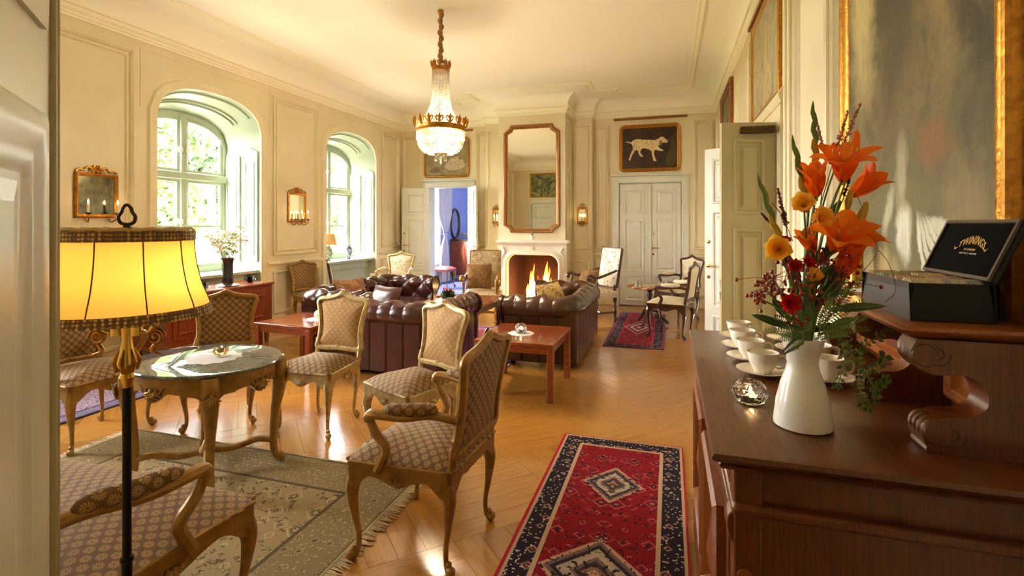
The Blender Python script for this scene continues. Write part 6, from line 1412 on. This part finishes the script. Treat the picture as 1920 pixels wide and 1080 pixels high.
# ---- tea box
def tea_box():
    t = thing('tea_box', 'black lacquered tea box with open lid on the raised shelf', 'box', (.537, 1.405, SH)); w_, d_, h_, th = .165, .315, .088, .007
    LAC = mk('black lacquer', S(15, 13, 12), .35, Specular_IOR_Level=.3); INS = mk('box lining', S(9, 8, 8), .9, Specular_IOR_Level=.05)
    def side(n, pts, ext, mat=LAC): return MB().prism(pts, (0, 0, 0), (1, 0, 0), (0, 0, 1), (0, 1, 0)).build(n, mat, t)
    bow = lambda q: .010 * sin(pi * q)
    def panel(n, p0, p1, out):
        p0, p1, out = V(p0), V(p1), V(out); rings = []
        for q in (0, .25, .5, .75, 1): off = out * (bow(q * .5 + .5) - .010); rings.append([p0 + off + V((0, 0, h_ * q)), p1 + off + V((0, 0, h_ * q)), p1 - out * th + V((0, 0, h_ * q)), p0 - out * th + V((0, 0, h_ * q))])
        MB().loft(rings[::-1]).build(n, LAC, t)
    panel('side', (0, 0, 0), (w_, 0, 0), (0, -1, 0)); panel('side', (0, d_, 0), (w_, d_, 0), (0, 1, 0)); panel('side', (0, 0, 0), (0, d_, 0), (-1, 0, 0)); panel('side', (w_, 0, 0), (w_, d_, 0), (1, 0, 0))
    MB().box(.002, w_ - .002, .002, d_ - .002, 0, .008).build('bottom', LAC, t)
    for k in range(1, 4): MB().box(.008, w_ - .008, d_ * k / 4 - .0015, d_ * k / 4 + .0015, .008, h_ - .012).build('divider', INS, t)
    MB().box(w_ / 2 - .0015, w_ / 2 + .0015, .008, d_ - .008, .008, h_ - .012).build('divider', INS, t)
    # lid: hinged on the wall side, leaning back
    lid = MB().box(0, w_ - .010, 0, d_, 0, .014).build('lid', LAC, t, bevel=.003); lid.location = (w_ + .0, 0, h_); lid.rotation_euler = (0, radians(-67), 0)
    MB().mould([(.010, .010, .0142), (w_ - .020, .010, .0142), (w_ - .020, d_ - .010, .0142), (.010, d_ - .010, .0142)], (0, 0, 1), [(-.008, 0), (-.008, .006), (0, .006), (0, 0)]).build('lid_rim', mk('lid rim', S(60, 44, 30), .4), lid)
    MB().box(  .011, w_ - .021, .011, d_ - .011, .014, .0148).build('lid_lining', INS, lid, smooth=False)
    GT = mk('gold print', S(226, 178, 96), .4, .2); RT = mk('cream print', S(220, 206, 170), .5)
    def text(body, size, cy, arc, mat, name):
        cu = bpy.data.curves.new(name, 'FONT'); cu.body = body; cu.size = size; cu.align_x = 'CENTER'; cu.extrude = .0002; cu.space_character = 1.12
        ob = bpy.data.objects.new(name, cu); COL.objects.link(ob); bpy.context.view_layer.update(); me = bpy.data.meshes.new_from_object(ob.evaluated_get(bpy.context.evaluated_depsgraph_get())); bpy.data.objects.remove(ob)
        for v_ in me.vertices:   # letters: x right, y up -> lid: right = -Y, up = +X
            x, y, z_ = v_.co; k = 1 + (.55 * (1 - (x / .06) ** 2) if arc else 0); yy = y * k + (arc * (1 - (x / .06) ** 2) if arc else 0); sl = x * .0
            v_.co = (cy + yy, d_ / 2 - .012 - x, .0152 + z_)
        me.materials.clear(); me.materials.append(mat); o = bpy.data.objects.new(name, me); COL.objects.link(o); o.parent = lid
    text('TWININGS', .0215, .076, .013, GT, 'printed_name'); text('OF LONDON', .0075, .072, 0, GT, 'printed_place'); text('FINEST TEAS  &  INFUSIONS',   .0055, .062, 0, RT, 'printed_line')
    for s_ in (-1, 1):
        q = MB().tube([(.078, d_ / 2 - .012 + s_ * .058, .0152), (.073, d_ / 2 - .012 + s_ * .066, .0152), (.080, d_ / 2 - .012 + s_ * .072, .0152)], [.0012, .0018, .0006], 5); q.build('printed_flourish', GT, lid)
    cols = [(S(206, 196, 160), 'cream'), (S(150, 60, 60), 'red'), (S(90, 140, 110), 'green'), (S(196, 150, 70), 'amber'), (S(110, 130, 170), 'blue'), (S(170, 120, 140), 'mauve'), (S(220, 210, 190), 'white'), (S(130, 90, 60), 'brown')]
    for k in range(8):
        i, j = k % 4, k // 4; c_, nm = cols[k]; mt = mk('%s sachet paper' % nm, c_, .5, var=(120, S(240, 230, 200)))
        for q in range(7):
            o = MB().box(-.032, .032, -.0016, .0016, 0, .064 + .004 * (q % 2)).build('tea_sachet', mt, smooth=False, bevel=.0006)
            o.location = (.537 + .045 + j * .077, 1.405 + d_ * i / 4 + .016 + q * .0075, SH + .0285); o.rotation_euler = (radians(-14), 0, 0); tag(o, '%s paper tea sachet standing in the black tea box' % nm, 'tea sachet', '%s sachets in the tea box' % nm)
tea_box()
t = thing('brass_canister', 'brass canister on the shelf behind the bouquet', 'canister', (.705, 2.32, SH)); MB().lathe([(0, 0), (.026, 0), (.026, .15), (.030, .152), (.030, .158), (.024, .165), (.024, .185), (.029, .188), (.029, .2), (0, .205)], 20).build('body', BRASS, t)
doily('white lace mat on the raised shelf beside the tea box', (.665, 2.0, SH + .0003), .075)
doily('second white lace mat under the brass canister', (.69, 2.30, SH - .0002), .06)
# ================================================================ VASE AND BOUQUET
VB = V((.318, 1.425, ST)); RT_ = V((cos(YAW), sin(YAW), 0)); FW = V((-sin(YAW), cos(YAW), 0)); UP = V((0, 0, 1))
def at(a, z, c=0.0): return V((VB.x, VB.y, 0)) + RT_ * (a / 100.0) + UP * (z / 100.0) - FW * (c / 100.0)   # cm: right, height, towards the doorway
o = MB().lathe([(0, .004), (.060, .0), (.0655, .003), (.066, .012), (.060, .06), (.050, .105), (.0385, .138), (.0345, .155), (.037, .175), (.046, .205), (.0515, .222), (.0493, .222), (.044, .205), (.0335, .175), (.031, .155), (.045, .105), (.054, .05), (0, .02)], 48).build('vase', PORCW); o.location = VB; tag(o, 'tall white waisted ceramic vase holding the orange bouquet', 'vase')
ORG = petal_mat('orange lily petal', S(255, 104, 10), S(255, 140, 20)); ORY = petal_mat('amber lily petal', S(255, 156, 34), S(255, 120, 14))
YEL = petal_mat('yellow petal', S(255, 220, 96), S(255, 196, 60)); REDP = petal_mat('crimson petal', S(190, 14, 30), S(224, 34, 44)); BER = mk('rose hip', S(150, 34, 34), .25, coat=.4)
STEM = mk('flower stem', S(90, 122, 56), .5, var=(14, S(120, 140, 70))); LEAFD = mk('dark bouquet leaf', S(52, 82, 42), .5, var=(20, S(84, 112, 56))); BUDG = mk('green bud', S(150, 160, 60), .5, var=(12, S(206, 150, 50))); PLU = mk('plume', S(150, 84, 70), .8, var=(30, S(186, 130, 100))); STAM = mk('stamen', S(220, 150, 60), .6); FERN = mk('fern leaf', S(84, 116, 60), .5, var=(10, S(150, 170, 96)))
NECK = lambda k: at(1.6 * cos(k * 2.4), 114, 1.6 * sin(k * 2.4)); SROOT = lambda k: at(2.2 * cos(k * 2.4 + 2), 97.5, 2.2 * sin(k * 2.4 + 2)); kk = [0]
def stem_to(t, p, r=.003, bend=.15):
    kk[0] += 1; n_ = NECK(kk[0]); p = V(p); mid = n_.lerp(p, .5) + UP * (p - n_).length * bend; q = V(t.location)
    MB().tube([tuple(V(x) - q) for x in cr([tuple(SROOT(kk[0])), tuple(n_), tuple(mid), tuple(p)], 5)], r, 6).build('stem', STEM, t)
def fl(name, label, cat, p): return thing(name, label, cat, p, 0, 'bouquet stems')
def petal(d, side, nrm, L, W_, a0, a1, mat, t, cup_=.25, tipr=.02, c0=V((0, 0, 0)), name='petal'):
    """petal curving from direction d (angle a0) outwards to angle a1 in the plane (d, side)"""
    rows = []; p = V(c0); n = 9
    for i in range(n + 1):
        q = i / n; ang = a0 + (a1 - a0) * q ** 1.4; dr = d * cos(ang) + side * sin(ang)
        if i: p = p + dr * (L / n)
        bn = side * -cos(ang) + d * sin(ang); w_ = W_ * (sin(pi * min(1, q * .92 + .06)) ** .75) * (1 if q < .98 else .15)
        rows.append([p + nrm * (w_ * j) + bn * (cup_ * w_ * (abs(j) ** 1.5)) * 1.0 for j in (-1, -.6, -.2, .2, .6, 1)])
    MB().loft(rows, cap=False, closed=False).build(name, mat, t)
def lily(label, p, d, L=.085, op=1.35, mat=None, mat2=None):
    t = fl('orange_lily', label, 'lily', p); d = V(d).normalized(); s0 = d.orthogonal().normalized(); s1 = d.cross(s0); stem_to(t, V(p) - d * .012)
    for k in range(6):
        a = 2 * pi * k / 6 + .3; s_ = s0 * cos(a) + s1 * sin(a); n_ = d.cross(s_); petal(d, s_, n_, L * (1 if k % 2 else .96), (.2 if k % 2 else .24) * L, .22, op, (mat or ORG) if k % 2 else (mat2 or ORY), t, c0=d * -.02)
    for k in range(6):
        a = 2 * pi * k / 6; s_ = s0 * cos(a) + s1 * sin(a); e = d * L * .5 + s_ * L * .2; m = MB().tube([tuple(d * -.01), tuple(d * L * .3 + s_ * L * .05), tuple(e)], .0009, 5); m.sph(e, .0032, 6, 4, (1, 1, 1.6)); m.build('stamen', STAM, t)
    MB().tube([tuple(d * -.03), tuple(d * -.02), tuple(d * .0)], [.003, .0045, .006], 7).build('calyx', BUDG, t); return t
tow = -FW   # towards the doorway
lily('topmost big open orange lily in the bouquet', at(8.2, 157.5, 3), -RT_ * .2 + UP * .9 + tow * .45, .122, 1.5)
lily('half open orange lily below the topmost one, on its left', at(2.6, 153.8, 1), -RT_ * .3 + UP * .95 + tow * .3, .100, .6)
lily('orange lily pointing right beside the painting', at(13.6, 153.5, 0), RT_ * .75 + UP * .75 + tow * .2, .100, .7)
lily('big open orange lily in the middle of the bouquet', at(5.2, 140.2, 5), UP * .75 + tow * .65 - RT_ * .1, .122, 1.45, ORY)
lily('open orange lily right of the middle one', at(11.0, 140.6, 2), RT_ * .6 + UP * .7 + tow * .4, .105, 1.15, ORY)
lily('deep orange lily hanging low on the right of the bouquet', at(8.6, 134.0, 3), UP * .95 + RT_ * .15 + tow * .2, .100, .5, ORG, ORG)
lily('small amber lily left of the middle one', at(.8, 139.6, 2), -RT_ * .5 + UP * .8 + tow * .3, .075, .6, ORY, ORY)
def bud(label, p, d, L, r, mat):
    t = fl('lily_bud', label, 'flower bud', p); d = V(d).normalized(); stem_to(t, p, .0022); pts = [tuple(d * L * q) for q in (0, .12, .35, .65, .88, 1)]
    MB().tube(cr(pts, 3), [q[0] for q in cr([(r * f,) for f in (.4, .7, 1, .95, .6, .1)], 3)], 9).build('bud', mat, t)
    for k in range(3): s_ = (d.orthogonal().normalized() * cos(2.1 * k) + d.cross(d.orthogonal().normalized()) * sin(2.1 * k)); MB().tube([tuple(s_ * r * .5 + d * L * .1), tuple(s_ * r * 1.0 + d * L * .45), tuple(s_ * r * .45 + d * L * .95)], r * .18, 5).build('seam', mat, t)
bud('tall upright orange bud at the top right of the bouquet', at(13.2, 162.0, 0), UP + RT_ * .05, .068, .0095, ORY); bud('orange bud standing behind the topmost lily', at(9.0, 160.2, -1), UP - RT_ * .12, .058, .008, ORG)
bud('green and amber bud low on the right of the bouquet', at(10.8, 143.4, 4), UP + RT_ * .35, .078, .010, BUDG); bud('green bud beside the yellow gladiolus', at(3.6, 144.0, 3), UP - RT_ * .5, .045, .007, BUDG); bud('slim green bud under the right orange lily', at(10.4, 148.6, 1), UP + RT_ * .2, .055, .008, BUDG)
def spike(label, p0, p1, w_=.009):
    t = fl('gladiolus_spike', label, 'flower spike', p0); q = V(p0); stem_to(t, p0, .0035); d = (V(p1) - q); L = d.length; d.normalize(); s_ = RT_ - d * RT_.dot(d); s_.normalize()
    for k in range(7):
        f = k / 7; b0 = d * L * f * .9; m = MB(); sg = 1 if k % 2 else -1
        m.tube([tuple(b0), tuple(b0 + d * L * .10 + s_ * sg * w_ * .35), tuple(b0 + d * L * .2 + s_ * sg * w_ * .2), tuple(b0 + d * L * .28)], [w_ * .5, w_ * (1 - f * .5), w_ * (.8 - f * .45), .0006], 7, flat=.6).build('sheath', BUDG if k < 3 else STEM, t)
spike('green gladiolus spike at the very top of the bouquet', at(4.0, 158.5, -1), at(3.3, 175.5, -1)); spike('green gladiolus spike left of the topmost lily', at(.8, 148.0, 1), at(-2.9, 166.5, 1)); spike('green gladiolus spike leaning far left over the white door', at(-6.0, 138.5, 2), at(-12.0, 157.0, 2))
def ruffle(label, p, d, L, mat, n=6, name='yellow_gladiolus', cat='gladiolus'):
    t = fl(name, label, cat, p); d = V(d).normalized(); s0 = d.orthogonal().normalized(); s1 = d.cross(s0); stem_to(t, p, .0025)
    for k in range(n): a = 2 * pi * k / n; s_ = s0 * cos(a) + s1 * sin(a); petal(d, s_, d.cross(s_), L, L * .42, .25, .95 if k % 2 else 1.15, mat, t, .35, c0=d * -.012)
    MB().tube([tuple(d * -.02), tuple(d * .0), tuple(d * L * .5)], [.004, .006, .001], 6).build('throat', BUDG, t)
ruffle('yellow gladiolus bloom beside the tall green spike', at(-1.4, 149.6, 3), -RT_ * .5 + UP * .4 + tow * .7, .05, YEL); ruffle('yellow gladiolus bloom just above the middle lily', at(1.4, 146.2, 4), RT_ * .1 + UP * .3 + tow * .9, .05, YEL); ruffle('yellow gladiolus bloom at the left edge of the bouquet', at(-8.4, 139.2, 4), -RT_ * .4 + UP * .1 + tow * .8, .058, YEL); ruffle('small yellow bloom between the red carnations', at(-.6, 132.6, 5), UP * .5 + tow * .8, .036, YEL)
def carn(label, p, d, L):
    t = fl('red_carnation', label, 'carnation', p); d = V(d).normalized(); s0 = d.orthogonal().normalized(); s1 = d.cross(s0); stem_to(t, p, .0022); rnd = random.Random(int(L * 1e4))
    for ring, (n, ang, ll) in enumerate(((10, 1.35, 1), (9, .95, .9), (7, .55, .8), (4, .25, .7))):
        for k in range(n): a = 2 * pi * k / n + ring * .4 + rnd.uniform(-.15, .15); s_ = s0 * cos(a) + s1 * sin(a); petal(d, s_, d.cross(s_), L * ll, L * .26, ang * .4, ang + rnd.uniform(-.1, .2), REDP, t, .3, c0=d * -.008)
carn('large crimson carnation low on the left of the bouquet', at(-6.4, 126.4, 6), -RT_ * .3 + tow * .9 + UP * .1, .034); carn('crimson carnation above the other, near the yellow bloom', at(-4.6, 135.0, 5), -RT_ * .2 + tow * .8 + UP * .5, .026); carn('small crimson carnation right of the pair', at(-1.4, 136.0, 5), tow * .8 + UP * .5, .022); carn('tiny crimson carnation behind the yellow bloom', at(-5.2, 141.5, 2), UP * .8 + tow * .5, .018)
def berries(label, p, n, spread, seed):
    t = fl('berry_sprig', label, 'berries', p); stem_to(t, p, .002); rnd = random.Random(seed)
    for k in range(n):
        e = V((rnd.gauss(0, 1), rnd.gauss(0, 1), rnd.gauss(0, .8))) * spread * .5; m = MB().tube([(0, 0, 0), tuple(e * .5 + UP * .004), tuple(e)], .0007, 4); m.sph(e, .0042 * rnd.uniform(.8, 1.15), 8, 6, (1, 1, 1.15)); m.build('berry', BER, t)
berries('red berry sprig reaching out at the far left', at(-13.2, 127.4, 3), 15, .035, 1); berries('red berry sprig above the large carnation', at(-9.0, 132.0, 3), 16, .045, 2); berries('red berry sprig under the middle lily', at(2.4, 136.0, 5), 18, .045, 3); berries('red berry sprig left of centre', at(-3.6, 130.6, 5), 16, .045, 4); berries('red berry sprig near the stems', at(-4.4, 121.6, 6), 7, .02, 5)
for k, (a, z_, c_) in enumerate(((-6.5, 134, 5), (-11.5, 129.5, 4), (5.5, 133, 6), (-1, 127, 6), (8, 131, 4), (-7.5, 129, 2))): berries(('red berry sprig left of the yellow bloom', 'loose red berry sprig over the door edge', 'red berry sprig below the big middle lily', 'red berry sprig above the vase stems', 'red berry sprig beside the hanging lily', 'red berry sprig behind the large carnation')[k], at(a, z_, c_), 14, .045, 20 + k)
def plume(label, p0, p1, r, seed, mat=None):
    t = fl('grass_plume', label, 'grass plume', p0); q = V(p0); stem_to(t, p0, .0015); d = V(p1) - q; rnd = random.Random(seed); MB().tube([(0, 0, 0), tuple(d * .5), tuple(d)], .0011, 5).build('stalk', mat or PLU, t); m = MB()
    for k in range(150):
        f = rnd.random(); b = d * f; s_ = V((rnd.gauss(0, 1), rnd.gauss(0, 1), rnd.gauss(.5, .6))).normalized(); w_ = r * (1 - f * .7); e = b + s_ * w_ * rnd.uniform(.3, 1) + d.normalized() * .006; m.tube([tuple(b), tuple(e)], [.0006, .0017], 4)
    m.build('plume_hairs', mat or PLU, t, kind='stuff')
plume('tall pink grass plume at the top right of the bouquet', at(8.8, 160, -1), at(15.0, 175.2, -1), .014, 1); plume('second pink grass plume beside the tallest', at(8.6, 160, -2), at(12.6, 173.8, -2), .012, 2); plume('brown grass plume left of the orange buds', at(7.2, 161, -2), at(4.8, 171.0, -2), .008, 3); plume('mauve grass plume on the left over the white door leaf', at(-4.6, 144.5, 1), at(-6.6, 153.5, 1), .010, 4, mk('mauve plume', S(110, 56, 62), .8)); plume('short mauve plume at the left', at(-6.0, 142.5, 1), at(-10.4, 147.5, 1), .008, 5, mk('dark mauve plume', S(96, 48, 54), .8)); plume('dark plume behind the right lily', at(11.6, 152, -2), at(14.2, 160.5, -2), .007, 6, mk('dark plume', S(60, 34, 36), .8))
def leafb(label, p0, p1, w_, mat=None, sag=.0):
    t = fl('leaf_blade', label, 'leaf', p0); q = V(p0); d = V(p1) - q; s_ = d.cross(tow).normalized() if d.cross(tow).length > 1e-6 else RT_; rows = []
    for i in range(9): f = i / 8; c_ = d * f - UP * sag * f * f; ww = w_ * sin(pi * min(1, f * .9 + .08)) ** .8 * (1 if i < 8 else .05); rows.append([c_ + s_ * ww * j - tow * abs(j) * ww * .3 for j in (-1, -.5, 0, .5, 1)])
    MB().loft(rows, cap=False, closed=False).build('blade', mat or LEAFD, t); MB().tube([(0, 0, 0), tuple(d * .5 - UP * sag * .25), tuple(d * .95 - UP * sag * .9)], .0008, 4).build('midrib', STEM, t)
rnd = random.Random(9)
LB = [(0, 120, 4, 14, 2), (2, 122, 6.5, 15, 2.2), (-2, 121, -8, 8, 2), (3, 125, 12, 10, 2), (-1, 126, -4, 14, 2), (5, 128, 11, 12, 2.4), (1, 130, 1, 12, 2.2), (4, 119, 13, 4, 2), (-3, 119, -11, 5, 1.6), (6, 124, 14, 3, 1.8), (0, 128, 6, 10, 2), (2, 134, 9, 12, 2), (5, 136, 12, 9, 1.6), (-2, 132, -6, 9, 1.8), (6, 145, 4, 8, 1.3), (8, 148, 3, 5, 1.2), (-1, 118, 1, 8, 1.8), (2, 118, 5, 5, 1.8), (4, 132, 10, 5, 2)]
for k, (a, z_, da, dz, w_) in enumerate(LB): leafb('dark green leaf in the heart of the bouquet', at(a, z_, rnd.uniform(-2, 5)), at(a + da * .8, z_ + dz * .85, rnd.uniform(-3, 6)), w_ / 165, None, .01)
def fern(label, p0, p1, w_, sag, n=15, mat=None):
    t = fl('fern_frond', label, 'fern', p0); q = V(p0); d = V(p1) - q; pos = lambda f: d * f - UP * sag * f * f; MB().tube([tuple(pos(k / 8)) for k in range(9)], [.0013 * (1 - k / 11) for k in range(9)], 5).build('rachis', STEM, t); s_ = d.cross(tow).normalized(); dn = d.normalized()
    for k in range(n):
        f = .12 + .86 * k / n; c_ = pos(f); ww = w_ * (1 - f * .75) * (.5 + f if f < .3 else 1)
        for sg in (-1, 1):
            e = c_ + s_ * sg * ww + dn * ww * .45; pn = dn * w_ * .13; MB().add([c_, c_.lerp(e, .5) + pn, e, c_.lerp(e, .55) - pn * .8], [(0, 1, 2, 3)]).build('leaflet', mat or FERN, t, smooth=False)
fern('fern frond spreading left at the vase neck', at(-1, 118, 4), at(-12.5, 121.5, 5), .022, .02); fern('fern frond spreading right over the shelf edge', at(2, 120, 3), at(14.5, 128.5, 2), .022, .02); fern('fern frond arching right below the other', at(2, 118.5, 3), at(15.0, 121.0, 3), .022, .015); fern('fern frond over the vase rim in front', at(0, 117.5, 5), at(6.5, 122, 8), .022, .03); fern('fern frond behind the canister side', at(4, 124, -2), at(16.5, 131.5, -3), .018, .01); fern('short fern frond left of the stems', at(-1, 119, 4), at(-9.5, 117.5, 5), .018, .005)
for k, (a0, z0, a1, z1) in enumerate(((0, 119, -7.5, 127), (1, 121, 8, 131.5), (2, 119, 11.5, 124.5), (-1, 120, -10, 124), (1, 119, 3.5, 129), (0, 121, -3.5, 130), (3, 122, 12, 134), (-2, 118, -8, 115.5))): fern(('feathery frond behind the large carnation', 'feathery frond under the hanging lily', 'feathery frond over the shelf corner', 'feathery frond among the left berries', 'feathery frond rising in the centre', 'feathery frond below the red carnations', 'feathery frond in front of the painting', 'feathery frond drooping left of the vase rim')[k], at(a0, z0, 5), at(a1, z1, 5 + (k % 3)), .024, .01, 16, LEAFD if k % 2 else FERN)
def trail():
    t = fl('trailing_branch', 'trailing leafy branch hanging from the vase to the sideboard top', 'branch', at(2, 118, 3)); q = V(t.location); P_ = lambda a, z_, c_=3: tuple(at(a, z_, c_) - q)
    main = cr([P_(2, 118), P_(6.5, 118.5), P_(11, 112.5), P_(15.2, 106.5), P_(16, 103), P_(14.2, 99.5)], 5); MB().tube(main, [.0018] * len(main), 6).build('branch', STEM, t)
    tw = [main, cr([P_(10.5, 113.2), P_(14, 116), P_(19.5, 119.5)], 5), cr([P_(13, 110), P_(16.5, 110.5), P_(18.5, 113)], 5), cr([P_(6.8, 118.2), P_(8.6, 112), P_(6.6, 105.5)], 5), cr([P_(15.2, 106), P_(17.5, 106.5), P_(19, 107.5)], 5), cr([P_(12.2, 111), P_(12.0, 106), P_(13.2, 101)], 5)]
    r_ = random.Random(4)
    for b in tw[1:]: MB().tube(b, .0011, 5).build('twig', STEM, t)
    for b in tw:
        for i in range(2, len(b)):
            for sg in (-1, 1):
                c_ = V(b[i]); d = (V(b[i]) - V(b[i - 1])).normalized(); s_ = d.cross(tow).normalized() * sg; L = r_.uniform(.012, .021); dd = (d * .5 + s_ + tow * r_.uniform(-.3, .6)).normalized(); n_ = dd.cross(tow).normalized(); MB().add([c_, c_ + dd * L * .5 + n_ * L * .28, c_ + dd * L, c_ + dd * L * .5 - n_ * L * .28], [(0, 1, 2, 3)]).build('leaf', FERN if i % 3 else LEAFD, t, smooth=False)
trail()
for k, pts in enumerate(([(9.5, 152), (12.4, 152.6), (14.2, 149), (13.6, 145), (16, 141), (20.5, 136), (22.5, 129), (20, 126)], [(12, 143), (16.5, 142), (17.8, 138), (14, 133)], [(-3, 141), (-5.5, 147), (-8.2, 150.5)])):
    t = fl('curled_tendril', ('long curled dark tendril trailing right of the lilies', 'looped tendril over the painting right of the middle lily', 'thin tendril curling up at the left of the bouquet')[k], 'tendril', at(pts[0][0], pts[0][1], 1)); q = V(t.location); MB().tube(cr([tuple(at(a, z_, 1) - q) for a, z_ in pts], 6), .0009, 5).build('tendril', DWOOD, t)
